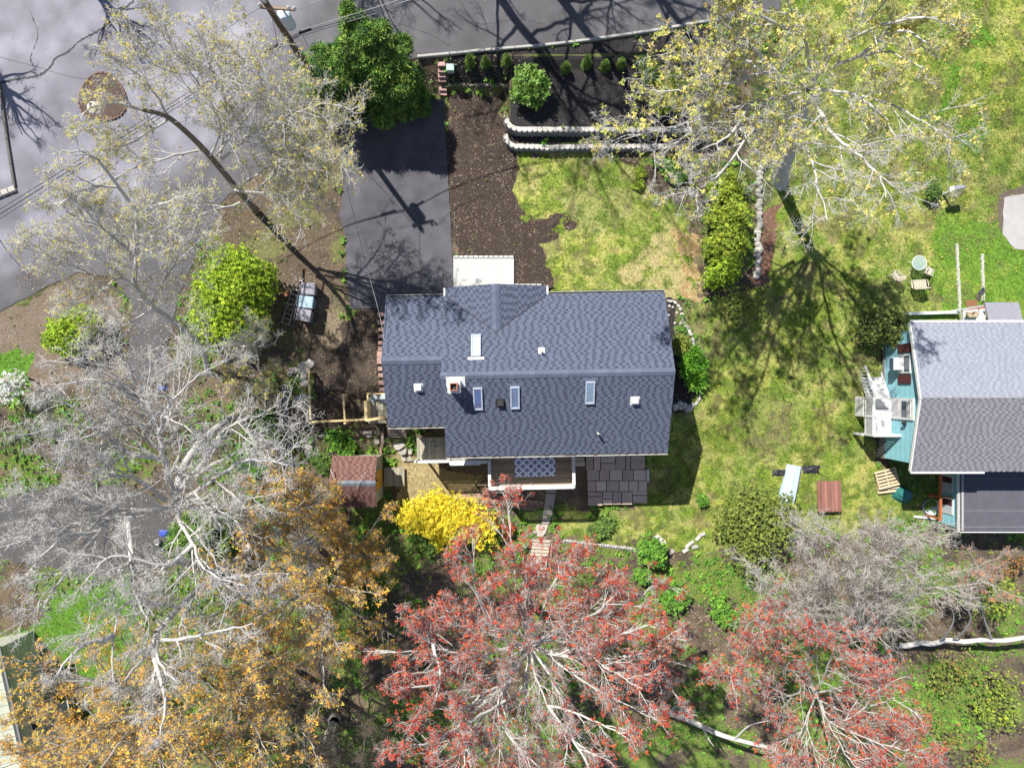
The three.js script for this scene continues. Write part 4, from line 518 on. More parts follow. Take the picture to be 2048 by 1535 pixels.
// ---------------------------------------------------------------- bins, ladder, stump, rocks, concrete blocks
{
  const mk = (px, py, turn, col, label) => { const c = W(px, py, 1.0); c.y = G(c.x, c.z) + 0.02; const b = thing('wheeled_bin', label, 'trash bin', c, 'wheeled bins beside the ladder', turn), m = grain(col, 1.5, 0.55), mb = new MB();
    const R = (w, d, y) => [V(-d / 2, y, -w / 2), V(d / 2, y, -w / 2), V(d / 2, y, w / 2), V(-d / 2, y, w / 2)], A = R(0.48, 0.52, 0.06), B = R(0.6, 0.72, 0.95); for (let k = 0; k < 4; k++) mb.quad(A[(k + 1) % 4], A[k], B[k], B[(k + 1) % 4]); mb.quad(...A); part(b, 'body', mb, m, true);
    const lid = part(b, 'lid', new MB().box(0.02, 0.985, 0, 0.74, 0.06, 0.62, 0, 0.03).box(0.05, 1.02, 0, 0.5, 0.02, 0.46, 0, 0.008), grain(col.map(x => x * 1.25), 1.2, 0.5), true); part(lid, 'hinge', new MB().box(-0.36, 1.0, 0.18, 0.06, 0.05, 0.1).box(-0.36, 1.0, -0.18, 0.06, 0.05, 0.1), BLACK, true);
    part(b, 'handle', new MB().tube([V(-0.36, 0.93, -0.26), V(-0.43, 0.97, -0.26), V(-0.43, 0.97, 0.26), V(-0.36, 0.93, 0.26)], 0.016, 6), m, true);
    for (const z of [-0.27, 0.27]) { const w = part(b, 'wheel', new MB().tube([V(-0.28, 0.12, z - 0.03), V(-0.28, 0.12, z + 0.03)], 0.12, 14, true), BLACK, true); part(w, 'hub', new MB().tube([V(-0.28, 0.12, z - 0.035), V(-0.28, 0.12, z + 0.035)], 0.05, 10, true), STEEL, true); } };
  mk(615, 577, -0.05, [0.2, 0.19, 0.22], 'grey wheeled bin beside the top of the ladder'); mk(610.5, 603.5, -0.12, [0.26, 0.36, 0.43], 'pale blue lidded wheeled bin between two grey bins'); mk(606, 629.5, -0.2, [0.24, 0.23, 0.26], 'grey wheeled bin beside the lower end of the ladder');
  const a = Wg(603, 556), b = Wg(570, 651); a.y += 0.35; b.y += 0.08; const l = thing('ladder', 'aluminium ladder lying beside the wheeled bins', 'ladder', a.clone().add(b).multiplyScalar(0.5)), d = b.clone().sub(a).normalize(), s = V(-d.z, 0, d.x).normalize().multiplyScalar(0.2), s2 = s.clone().negate();
  for (const q of [s, s2]) part(l, 'rail', new MB().bar(a.clone().add(q), b.clone().add(q), 0.035, 0.09, 0.006), ALU); const n = 10, Ln = a.distanceTo(b); for (let k = 0; k < n; k++) { const p = a.clone().lerp(b, (k + 0.6) / n); part(l, 'rung', new MB().tube([p.clone().add(s), p.clone().add(s2)], 0.02, 6), ALU); }
  for (const q of [s, s2]) { const p = b.clone().add(q); part(l, 'foot', new MB().box(p.x, p.y, p.z, 0.07, 0.1, 0.08), BLACK); }
  const st = Wg(574, 588), t = thing('tree_stump', 'small cut tree stump with orange wood beside the ladder', 'stump', st); part(t, 'bark', new MB().lathe(st, [[0.24, -0.05], [0.2, 0.1], [0.185, 0.25]], 14), bark([0.16, 0.09, 0.06])); part(t, 'cut_face', new MB().lathe(st, [[0.185, 0.25], [0.17, 0.26], [0.001, 0.262]], 14), wood([0.42, 0.2, 0.08], 'z'));
  const rm = [0.85, 1, 1.15].map(k => grain([0.52 * k, 0.48 * k, 0.43 * k], 1.6)); const rk = [[618, 728, 0.24, 'rounded pale rock above the end of the yellow rail'], [606, 732, 0.26, 'pale rock at the top of the rock pile'], [612, 740, 0.2, 'grey rock wedged in the rock pile'], [602, 742, 0.18, 'small rock at the edge of the rock pile'], [609, 747, 0.22, 'flat pale rock touching the yellow rail end'], [606, 758, 0.22, 'rounded rock halfway down beside the yellow rail'], [610, 766, 0.23, 'smooth pale rock alongside the yellow rail'], [602, 783, 0.15, 'small brown rock near the block row'], [611, 790, 0.18, 'white stone close to the yellow rail'], [605, 804, 0.42, 'large flat pale boulder beside the yellow rail'], [617, 800, 0.2, 'rock under the yellow rail'], [590, 741, 0.2, 'dark rock beside the first concrete block'], [618, 895, 0.2, 'grey rock below the yellow frame'], [617, 905, 0.22, 'long grey rock near the shed corner'], [612, 880, 0.12, 'small pale stone below the yellow frame'], [190, 216, 0.3, 'white boulder on the round road island'], [198, 224, 0.16, 'small white stone on the round road island']];
  for (const [x, y, r, lab] of rk) { const p = Wg(x, y); solo('rock', rockGeo(p, r, 0.65), y < 300 ? grain([0.6, 0.58, 0.52], 1) : pick(rm), lab, 'rock', 'loose rocks'); }
  // row of hollow concrete blocks
  const bg = (() => { const L = 0.19, w = 0.095, sh = new THREE.Shape([[-w, -L], [w, -L], [w, L], [-w, L]].map(q => new THREE.Vector2(...q))); for (const y of [-0.09, 0.09]) { const h = new THREE.Path([[-0.06, y - 0.06], [-0.06, y + 0.06], [0.06, y + 0.06], [0.06, y - 0.06]].map(q => new THREE.Vector2(...q))); sh.holes.push(h); } const g = new THREE.ExtrudeGeometry(sh, { depth: 0.19, bevelEnabled: false }); g.rotateX(-Math.PI / 2); return g; })();
  const row = thing('concrete_block_row', 'row of grey hollow concrete blocks edging the garden', 'edging', Wg(575, 840)), bm = [0.85, 1, 1.12].map(k => grain([0.4 * k, 0.385 * k, 0.36 * k], 2)); const put = (x, y, ry, name = 'block') => { const p = Wg(x, y), m = part(row, name, bg, pick(bm), true); m.position.set(p.x, p.y - 0.01, p.z).sub(row.position); m.rotation.y = ry; };
  put(582.5, 745, -0.55); for (let k = 0; k < 13; k++) put(570 + k * 1.1 + (k > 6 ? (k - 6) * 0.35 : 0), 776 + k * 14, 0.08); part(row, 'solid_block', new MB().box(Wg(587, 958).x, Wg(587, 958).y + 0.08, Wg(587, 958).z, 0.2, 0.18, 0.4, 0.05, 0.01), bm[1]);
  const f = Wg(590, 760); f.y += 0.03; solo('metal_sheet', new MB().obox(f, V(0.09, 0.02, -0.05), V(0, 0.01, 0), V(-0.16, 0.03, 0.32)), WHITEMETAL, 'bent white metal sheet lying by the first concrete block', 'metal sheet');
}
// ---------------------------------------------------------------- utility pole and wires
{
  const base = Wg(664, 213), pole = thing('utility_pole', 'leaning wooden utility pole rising through the evergreens beside the road', 'utility pole', base), top = W(524, -6, 10.4);
  const at = t => base.clone().lerp(top, t), pm = bark([0.17, 0.115, 0.08]);
  part(pole, 'shaft', new MB().tube([base.clone().setY(base.y - 0.3), at(0.5), top], [0.17, 0.145, 0.12], 12, true), pm);
  const tc = W(566, 27, 9.35), tr = part(pole, 'transformer', new MB().lathe(tc, [[0.05, -0.95], [0.24, -0.93], [0.25, -0.05], [0.24, 0], [0.08, 0.07], [0.001, 0.075]], 18), mat([0.6, 0.68, 0.76], 0.4)); part(tr, 'bushing', new MB().lathe(tc.clone().add(V(0.1, 0.04, 0.02)), [[0.05, 0], [0.03, 0.1], [0.05, 0.12], [0.03, 0.22], [0.001, 0.23]], 10), WHITE);
  part(tr, 'bracket', new MB().bar(tc.clone().add(V(0, -0.4, 0)), at(0.88), 0.08, 0.1), STEEL); part(pole, 'crossarm', new MB().bar(W(520, 14, 9.9), W(590, 19, 9.6), 0.09, 0.11), wood([0.3, 0.22, 0.15], 'x'));
  for (const [x, y, h] of [[521, 12, 9.95], [578, 18, 9.75], [590, 19, 9.7], [530, 4, 10.3]]) { const c = W(x, y, h); part(pole, 'insulator', new MB().lathe(c, [[0.03, 0], [0.07, 0.03], [0.05, 0.08], [0.07, 0.1], [0.03, 0.18], [0.001, 0.19]], 10), WHITE); }
  const wire = (pts, r, label, m = BLACK) => solo('overhead_wire', new MB().tube(new THREE.CatmullRomCurve3(pts.map(p => W(...p))).getPoints(40), r, 5), m, label, 'wire', 'overhead wires');
  const lw = mat([0.32, 0.32, 0.33], 0.5);
  wire([[592, 19, 9.8], [660, -6, 9.4], [900, -90, 9.3]], 0.014, 'topmost wire running from the pole crossarm along the road', lw);
  wire([[598, 62, 8.2], [700, 30, 7.9], [778, 6, 7.8], [960, -60, 8]], 0.016, 'pale cable crossing above the evergreens', lw); wire([[601, 67, 8.1], [700, 36, 7.8], [806, 4, 7.7], [980, -55, 8]], 0.022, 'thick cable crossing above the evergreens', lw); wire([[604, 71, 8.0], [720, 36, 7.7], [826, 4, 7.6], [1000, -50, 8]], 0.012, 'thin cable crossing above the evergreens', lw);
  wire([[597, 66, 8.2], [440, 148, 7.6], [240, 268, 7.4], [90, 362, 7.5], [-60, 455, 7.8]], 0.014, 'upper cable spanning the lower road toward the kerb wall'); wire([[599, 69, 8.1], [445, 152, 7.5], [245, 274, 7.3], [95, 368, 7.4], [-60, 465, 7.7]], 0.02, 'thick cable spanning the lower road toward the kerb wall'); wire([[600, 72, 8.0], [450, 156, 7.4], [250, 279, 7.2], [100, 374, 7.3], [-60, 474, 7.6]], 0.012, 'lowest cable spanning the lower road toward the kerb wall');
  wire([[-60, 98, 8.5], [60, 130, 8.0], [180, 158, 7.8], [340, 120, 8.6], [522, 14, 9.9]], 0.008, 'thin wire sagging over the pale asphalt');
  wire([[603, 66, 8.3], [640, 147, 7.3], [658, 222, 6.7], [700, 400, 5.6], [730, 522, 5.1], [757, 622, 4.8], [773, 700, 4.7]], 0.014, 'pale service wire dropping from the pole to the house', lw);
  wire([[545, 40, 9.6], [556, 95, 6], [568, 170, 1.0], [571, 185, 0.4]], 0.012, 'guy wire from the pole down to the road edge');
  { const m = new MB().tube([W(557, 88, 7.9), W(521, 107, 7.8)], 0.06, 8, true); solo('cable_splice', m, BLACK, 'black splice case hanging on the cable toward the kerb wall', 'splice case', 'cable splice cases'); solo('cable_splice', new MB().tube([W(598, 67, 8.1), W(622, 57, 8.05)], 0.06, 8, true), BLACK, 'black splice case hanging on the cable over the evergreens', 'splice case', 'cable splice cases'); }
}

// ---------------------------------------------------------------- neighbour's turquoise house
{
  const teal = [0.94, 1, 1.06].map(k => grain([0.22 * k, 0.46 * k, 0.52 * k], 1.1, 0.6)), x0 = 19.85, x1 = 30, zN = -2.65, zS = 3.93, zr = 0.70, ye = 2.6, yr = 3.5, o = 0.34, gB = -1.1, sl = (yr - ye) / (zr - (zN - o));
  const h = thing('turquoise_house', 'turquoise clapboard house with pale grey shingle roof', 'house', V(x0, gB, zr));
  const wz = y => y < ye ? [zN, zS] : [lerp(zN, zr, (y - ye) / (yr - ye)), lerp(zS, zr, (y - ye) / (yr - ye))];
  const core = new MB(), F = x => [V(x, gB - 0.4, zN + 0.02), V(x, gB - 0.4, zS - 0.02), V(x, ye - 0.06, zS - 0.02), V(x, yr - 0.16, zr), V(x, ye - 0.06, zN + 0.02)], A = F(x0 + 0.02), B = F(x1); core.quad(A[0], A[1], A[2], A[4]); core.tri(A[4], A[2], A[3]); core.quad(A[0], B[0], B[4], A[4]); core.quad(A[1], B[1], B[2], A[2]);
  const wall = part(h, 'wall', core, teal[0]); part(h, 'foundation', new MB().box((x0 + x1) / 2 - 0.03, gB + 0.2, (zN + zS) / 2, x1 - x0 + 0.1, 1.1, zS - zN + 0.05), grain([0.22, 0.22, 0.22], 1));
  for (let y = gB + 0.75, k = 0; y < yr - 0.3; y += 0.15, k++) { const [a, b] = wz(y + 0.15); part(wall, 'clapboard', new MB().quad(V(x0 - 0.03, y, a), V(x0 - 0.03, y, b), V(x0, y + 0.155, b), V(x0, y + 0.155, a)).quad(V(x0 - 0.03, y, a), V(x0 - 0.03, y, b), V(x0 + 0.01, y, b), V(x0 + 0.01, y, a)), teal[k % 3]); if (y < ye - 0.2) part(wall, 'clapboard', new MB().quad(V(x0 - 0.03, y, zS + 0.03), V(x1, y, zS + 0.03), V(x1, y + 0.155, zS), V(x0 - 0.03, y + 0.155, zS)), teal[(k + 1) % 3]); }
  const pl = (zz, yy) => new MB().quad(V(x0 - o, yy, zz), V(x1, yy, zz), V(x1, yr, zr), V(x0 - o, yr, zr)), roof = part(h, 'roof', (() => { const m = new MB(); for (const [zz, yy] of [[zN - o, ye], [zS + o, yr - (zS + o - zr) * sl]]) { m.quad(V(x0 - o, yy, zz), V(x1, yy, zz), V(x1, yr, zr), V(x0 - o, yr, zr)); m.quad(V(x0 - o, yy - 0.14, zz), V(x1, yy - 0.14, zz), V(x1, yr - 0.14, zr), V(x0 - o, yr - 0.14, zr)); } return m; })(), mat([0.2, 0.2, 0.22], 0.9)), n = 1 / Math.hypot(1, sl);
  const c1 = [[0.29, 0.31, 0.37], [0.36, 0.38, 0.44], [0.275, 0.295, 0.355], [0.32, 0.34, 0.40]], c2 = [[0.17, 0.17, 0.195], [0.29, 0.285, 0.315], [0.15, 0.15, 0.17], [0.225, 0.22, 0.25]];  // one roof in two tones: the slope facing the sun is coloured lighter
  const sN = part(roof, 'shingles', shingles(V(x0 - o, ye + 0.012, zN - o), V(1, 0, 0), V(0, sl * n, n), x1 - x0 + o, (zr - zN + o) / n, c1, { ex: 0.135, tw: [0.16, 0.15], th: 0.008 }), SHINGLE, false, 'stuff'); sN.userData.label = 'shingles coloured lighter for the sun on this slope';
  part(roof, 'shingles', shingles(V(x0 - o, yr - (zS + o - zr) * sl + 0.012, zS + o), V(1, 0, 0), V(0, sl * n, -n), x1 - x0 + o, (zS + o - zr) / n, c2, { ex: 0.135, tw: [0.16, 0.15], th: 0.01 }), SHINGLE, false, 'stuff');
  const rake = (za, ya, zb, yb) => part(h, 'rake_board', new MB().bar(V(x0 - o - 0.02, ya - 0.07, za), V(x0 - o - 0.02, yb - 0.07, zb), 0.05, 0.17), WHITE); rake(zN - o, ye, zr, yr); rake(zr, yr, zS + o, yr - (zS + o - zr) * sl);
  part(h, 'gutter', new MB().box((x0 - o + x1) / 2, ye - 0.02, zN - o - 0.07, x1 - x0 + o, 0.1, 0.12, 0, 0.01), WHITEMETAL); part(h, 'gutter', new MB().box(21.3, yr - (zS + o - zr) * sl - 0.04, zS + o + 0.06, 3.6, 0.1, 0.1), WHITEMETAL);
  // west wall: window with shutters and air conditioner, storm door, foundation window
  const X = x0 - 0.05, glass = mat([0.1, 0.12, 0.15], 0.1, { metalness: 0.4 }), mar = grain([0.07, 0.02, 0.022], 1.5, 0.6);
  const wy = 1.55, wzc = W(1808, 727, wy).z, w1 = part(h, 'window', new MB().box(X, wy, wzc, 0.09, 1.1, 0.95), WHITE); part(w1, 'pane', new MB().box(X - 0.03, wy + 0.26, wzc, 0.05, 0.46, 0.8), glass); for (const s of [-1, 1]) { const sh = part(h, 'shutter', new MB().box(X - 0.02, wy, wzc + s * 0.78, 0.05, 1.15, 0.46), mar); for (let k = 0; k < 6; k++) part(sh, 'slat', new MB().obox(V(X - 0.055, wy - 0.42 + k * 0.17, wzc + s * 0.78), V(0.012, 0.03, 0), V(0.01, 0.05, 0), V(0, 0, 0.19)), mar); }
  const ac = part(h, 'air_conditioner', new MB().box(X - 0.24, wy - 0.3, wzc, 0.52, 0.42, 0.62, 0, 0.015), mat([0.62, 0.64, 0.68], 0.5)); part(ac, 'grille', new MB().box(X - 0.51, wy - 0.3, wzc, 0.02, 0.36, 0.56), mat([0.06, 0.08, 0.13], 0.6)); part(ac, 'label', new MB().box(X - 0.2, wy - 0.085, wzc + 0.05, 0.1, 0.004, 0.16), mat([0.7, 0.5, 0.42], 0.7));
  const dz = W(1803, 817, 1.3).z, dr = part(h, 'storm_door', new MB().box(X, 1.32, dz, 0.1, 2.1, 1.08), WHITE); part(dr, 'glass_panel', new MB().box(X - 0.04, 1.75, dz, 0.06, 0.75, 0.8), glass); part(dr, 'kick_panel', new MB().box(X - 0.03, 0.75, dz, 0.06, 0.6, 0.82), mat([0.5, 0.5, 0.52], 0.5)); for (let k = 0; k < 3; k++) part(dr, 'glazing_bar', new MB().box(X - 0.075, 1.9 + k * 0.13, dz, 0.02, 0.035, 0.8), WHITE);
  part(h, 'basement_window', new MB().box(x0 - 0.1, gB + 0.4, W(1772, 715, gB).z, 0.06, 0.35, 0.75), BLACK); { const c = W(1822, 847, 1.7); part(h, 'wall_lamp', new MB().lathe(V(X - 0.14, 1.62, W(1818, 846, 1.7).z), [[0.03, 0], [0.09, 0.03], [0.1, 0.2], [0.03, 0.28], [0.001, 0.3]], 8), BLACK); }
  // flat-roofed wing
  const fx = 23.3, fz0 = W(1922, 908, 0.65).z, fz1 = W(1920, 1060, 0.62).z, fy = 0.62, fg = -2.4, rub = grain([0.085, 0.085, 0.105], 0.45, 0.75);
  const wing = part(h, 'wing_wall', new MB().box((fx + x1) / 2, (fg + fy) / 2 - 0.05, (3.0 + fz1) / 2, x1 - fx, fy - fg, fz1 - 3.0 - 0.1), teal[1]); for (let y = fg + 0.2, k = 0; y < fy - 0.2; y += 0.15, k++) part(wing, 'clapboard', new MB().quad(V(fx - 0.03, y, 3.0), V(fx - 0.03, y, fz1 - 0.05), V(fx, y + 0.155, fz1 - 0.05), V(fx, y + 0.155, 3.0)), teal[k % 3]);
  const fr = part(h, 'flat_roof', new MB().box((fx + x1) / 2 - 0.06, fy + 0.02, (fz0 + fz1) / 2, x1 - fx + 0.24, 0.14, fz1 - fz0 + 0.1, 0, 0.02), rub); part(fr, 'edge_trim', new MB().box(fx - 0.2, fy - 0.03, (fz0 + fz1) / 2, 0.05, 0.16, fz1 - fz0 + 0.2), WHITEMETAL); part(fr, 'edge_trim', new MB().box((fx + x1) / 2, fy - 0.03, fz1 + 0.09, x1 - fx + 0.3, 0.16, 0.05), WHITEMETAL);
  const seam = mat([0.3, 0.29, 0.3], 0.8); for (const z of [fz0 + 0.25, fz0 + 1.25, fz0 + 2.9, fz1 - 0.2]) part(fr, 'seam', new MB().box((fx + x1) / 2, fy + 0.095, z, x1 - fx - 0.1, 0.006, 0.015), seam); part(fr, 'curb_strip', new MB().box(fx - 0.06, fy + 0.11, (fz0 + fz1) / 2, 0.1, 0.06, fz1 - fz0, 0, 0.01), grain([0.36, 0.35, 0.34], 2));
  for (const [py, lab] of [[966, ''], [1011, '']]) { const z = W(1893, py, -0.4).z, y = -0.55, w = part(h, 'window', new MB().box(fx - 0.03, y, z, 0.07, 0.95, 0.9), WHITE); part(w, 'pane', new MB().box(fx - 0.055, y, z - 0.17, 0.04, 0.8, 0.32), mat([0.09, 0.03, 0.04], 0.2)); part(w, 'pane', new MB().box(fx - 0.055, y, z + 0.2, 0.04, 0.8, 0.36), mat([0.5, 0.52, 0.56], 0.3)); }
  part(h, 'aerial_bracket', new MB().tube([V(fx - 0.5, fy + 0.5, fz0 + 0.4), V(fx - 0.1, fy + 0.55, fz0 + 0.25)], 0.03, 6), STEEL);
  // open porch under the eave
  const po = wood([0.42, 0.12, 0.03], 'z'), pz0 = 4.0, pz1 = W(1845, 1032, -1.4).z, px0 = 22.0; const porch = thing('covered_porch', 'open lower porch with orange wooden posts beside the turquoise wing', 'porch', V(px0, -2, 5.2)); for (let k = 0; k < 8; k++) part(porch, 'floor_board', new MB().box((px0 + fx) / 2, -1.5, pz0 + 0.12 + k * (pz1 - pz0) / 8, fx - px0 - 0.06, 0.04, (pz1 - pz0) / 8 - 0.012), mat([0.4, 0.4, 0.45], 0.6));
  for (const z of [pz0 + 0.3, (pz0 + pz1) / 2 + 0.35, pz1 - 0.1]) part(porch, 'post', new MB().box(px0 + 0.55, -0.8, z, 0.1, 1.5, 0.1), po); part(porch, 'beam', new MB().box(px0 + 0.55, -0.02, (pz0 + pz1) / 2, 0.1, 0.12, pz1 - pz0), po); for (const z of [pz0 + 0.3, (pz0 + pz1) / 2 + 0.35]) part(porch, 'rail', new MB().box((px0 + fx) / 2, -0.3, z, fx - px0 - 0.1, 0.1, 0.06), po);
  part(porch, 'sill', new MB().bar(V(px0 - 0.1, -1.35, pz1), V(fx, -1.3, pz1 + 0.12), 0.1, 0.1), WHITE); for (const x of [px0 + 0.3, fx - 0.4]) part(porch, 'pier', new MB().box(x, -2.0, pz1 - 0.1, 0.14, 1.2, 0.14), wood([0.12, 0.08, 0.06], 'z'));
  { const c = V(px0 + 0.75, -1.42, pz1 - 0.55); solo('porch_tub', new MB().lathe(c, [[0.42, 0], [0.46, 0.3], [0.44, 0.32], [0.4, 0.1], [0.001, 0.08]], 18), mat([0.45, 0.47, 0.53], 0.4), 'round grey tub on the lower porch floor', 'tub'); }
  // white porch and stairs
  const wp = thing('white_porch', 'white wooden porch with slatted stairs, railings and lattice against the turquoise wall', 'porch', V(19, gB, 1.2)), wf = [0.95, 1, 1.04].map(k => wood([0.6 * k, 0.61 * k, 0.64 * k], 'x', 0.6)), py = 0.3, ax = 18.4, bx = 19.8, az = W(1760, 795, py).z, bz = W(1760, 868, py).z;
  for (let z = az, k = 0; z < bz; z += 0.14, k++) part(wp, 'board', new MB().box((ax + bx) / 2, py, z + 0.066, bx - ax, 0.04, 0.13, 0, 0.005), wf[k % 3]);
  for (const [x, z] of [[ax, az], [ax, bz], [bx - 0.1, bz], [ax, (az + bz) / 2]]) part(wp, 'post', new MB().box(x, (gB + py + 0.95) / 2, z, 0.1, py + 0.95 - gB, 0.1), WHITE);
  railing(wp, V(ax, py, az), V(ax, py, bz), 0.95, { w: 0.14 }); railing(wp, V(ax, py, bz), V(bx, py, bz), 0.95, { w: 0.14 }); railing(wp, V(ax, py, az - 0.02), V(ax + 0.8, py, az - 0.02), 0.95, { w: 0.12 });
  for (let k = 0; k < 8; k++) part(wp, 'tread', new MB().box(19.2, py - 0.17 - k * 0.165, az - 0.16 - k * 0.2, 1.05, 0.045, 0.23, 0, 0.005), wf[k % 3]); for (const x of [18.66, 19.74]) part(wp, 'stringer', new MB().bar(V(x, py - 0.15, az), V(x, gB + 0.1, az - 1.7), 0.05, 0.25), WHITE);
  part(wp, 'stair_rail', new MB().bar(V(18.6, py + 0.9, az), V(18.6, gB + 1.05, az - 1.65), 0.1, 0.06), WHITE); for (let k = 0; k < 9; k++) { const t = (k + 0.5) / 9; part(wp, 'stair_baluster', new MB().bar(V(18.6, lerp(py - 0.05, gB + 0.2, t), lerp(az, az - 1.65, t)), V(18.6, lerp(py + 0.88, gB + 1.02, t), lerp(az, az - 1.65, t)), 0.04, 0.04), WHITE); }
  part(wp, 'landing_pad', new MB().box(19.0, gB + 0.06, az - 1.95, 1.2, 0.1, 0.5), WHITE);
  const lx = ax - 0.06, l0 = gB + 0.05, l1 = py - 0.03, lz = az + 0.95, lt = part(wp, 'lattice', new MB().box(lx, l1, (az + lz) / 2, 0.04, 0.06, lz - az), WHITE); part(lt, 'lattice_frame', new MB().box(lx, l0, (az + lz) / 2, 0.04, 0.06, lz - az), WHITE); part(lt, 'lattice_frame', new MB().box(lx, (l0 + l1) / 2, lz, 0.04, l1 - l0, 0.06), WHITE);
  for (let k = -9; k < 8; k++) for (const sg of [1, -1]) { const c0 = az + k * 0.125, z0 = sg > 0 ? c0 : lz - k * 0.125; let ta = 0, tb = 1; const H = l1 - l0, zt = t => z0 + sg * t * H, cl = v => (v - z0) / (sg * H); const lo = Math.min(cl(az), cl(lz)), hi = Math.max(cl(az), cl(lz)); ta = Math.max(0, lo); tb = Math.min(1, hi); if (tb - ta < 0.05) continue; part(lt, 'lattice_strip', new MB().bar(V(lx - sg * 0.008, l0 + ta * H, zt(ta)), V(lx - sg * 0.008, l0 + tb * H, zt(tb)), 0.012, 0.035), WHITE); }
  part(wp, 'corner_board', new MB().box(ax - 0.05, (gB + py) / 2, bz + 0.05, 0.12, py - gB, 0.05), WHITE);
  // entry side: porch canopy, doorstep, low wall, flag
  const en = thing('entry_canopy', 'small grey shingled canopy roof at the entry of the turquoise house', 'porch', V(25, 0, -4)); const e0 = W(1972, 606, 2.2), e1 = W(2040, 632, 2.2); part(en, 'roof', new MB().obox(V((e0.x + e1.x) / 2, 2.25, (e0.z + e1.z) / 2 + 0.1), V((e1.x - e0.x) / 2, 0, 0), V(0, 0.05, 0), V(0, 0.15, (e1.z - e0.z) / 2 + 0.15), 0.01), grain([0.24, 0.24, 0.28], 1.4)); for (const x of [e0.x + 0.1, e1.x - 0.1]) part(en, 'post', new MB().box(x, 0.5, e0.z + 0.1, 0.1, 3.2, 0.1), WHITE);
  const fw = thing('low_white_wall', 'low white capped wall beside the pale roof and shrub', 'wall', Wg(1862, 628)); { const a = Wg(1810, 628), b = Wg(1913, 625); a.y += 0.35; b.y += 0.35; part(fw, 'cap', new MB().bar(a, b, 0.16, 0.05, 0.01), WHITE); part(fw, 'panel', new MB().bar(a.clone().add(V(0, -0.3, 0)), b.clone().add(V(0, -0.3, 0)), 0.08, 0.5), WHITE); }
  const ds = thing('entry_step', 'concrete entry step with red brick edge in front of the canopy', 'steps', Wg(1940, 622)); { const a = Wg(1922, 622), b = Wg(1966, 632); part(ds, 'slab', new MB().box((a.x + b.x) / 2, a.y + 0.12, (a.z + b.z) / 2 + 0.15, b.x - a.x, 0.24, 0.75, 0.06, 0.015), grain([0.5, 0.49, 0.47], 1)); part(ds, 'brick_edge', new MB().box((a.x + b.x) / 2, a.y + 0.14, a.z - 0.12, b.x - a.x + 0.1, 0.2, 0.12, 0.1, 0.01), grain([0.42, 0.1, 0.05], 3)); }
  { const c = Wg(1943, 607); solo('door_mat', new MB().box(c.x, c.y + 0.04, c.z, 0.6, 0.04, 0.36, 0.08), grain([0.22, 0.11, 0.05], 3), 'brown mat lying on the grass by the entry step', 'mat'); const d = W(1947, 629, 0.2); solo('wood_crate', new MB().box(d.x, d.y - 0.1, d.z, 0.55, 0.2, 0.3, 0, 0.01).obox(V(d.x, d.y + 0.02, d.z), V(0.15, 0.02, 0), V(0, 0.01, 0), V(0, 0, 0.12)), wood([0.4, 0.32, 0.22], 'x'), 'small wooden crate on the entry step', 'crate'); }
  { const c = Wg(1968, 600), fl = thing('flag', 'red white and blue striped flag on a short slanted pole by the entry', 'flag', c); const a = V(c.x, c.y, c.z), b = W(1967, 574, 1.9); part(fl, 'pole', new MB().tube([a, b], 0.018, 6, true), WHITE); 
    const p0 = W(1966, 572, 1.85), p1 = W(1951, 596, 1.5), q0 = W(1972, 579, 1.25), rd = mat([0.5, 0.03, 0.05], 0.8), bl = mat([0.05, 0.06, 0.25], 0.8), dir = p1.clone().sub(p0), drop = q0.clone().sub(p0); const S = (u, v) => p0.clone().addScaledVector(dir, u).addScaledVector(drop, v).add(V(0, 0.05 * Math.sin(u * 9), 0.03 * Math.sin(u * 7)));
    for (let k = 0; k < 9; k++) { const m = new MB(); for (let i = 0; i < 8; i++) m.quad(S(i / 8, k / 9), S((i + 1) / 8, k / 9), S((i + 1) / 8, (k + 1) / 9), S(i / 8, (k + 1) / 9)); part(fl, 'stripe', m, k % 2 ? WHITE : rd); } const m = new MB(); for (let i = 0; i < 4; i++) m.quad(S(i * 0.11, -0.01).add(V(0, 0.012, -0.01)), S((i + 1) * 0.11, -0.01).add(V(0, 0.012, -0.01)), S((i + 1) * 0.11, 0.55).add(V(0, 0.012, -0.01)), S(i * 0.11, 0.55).add(V(0, 0.012, -0.01))); part(fl, 'canton', m, bl); }
}
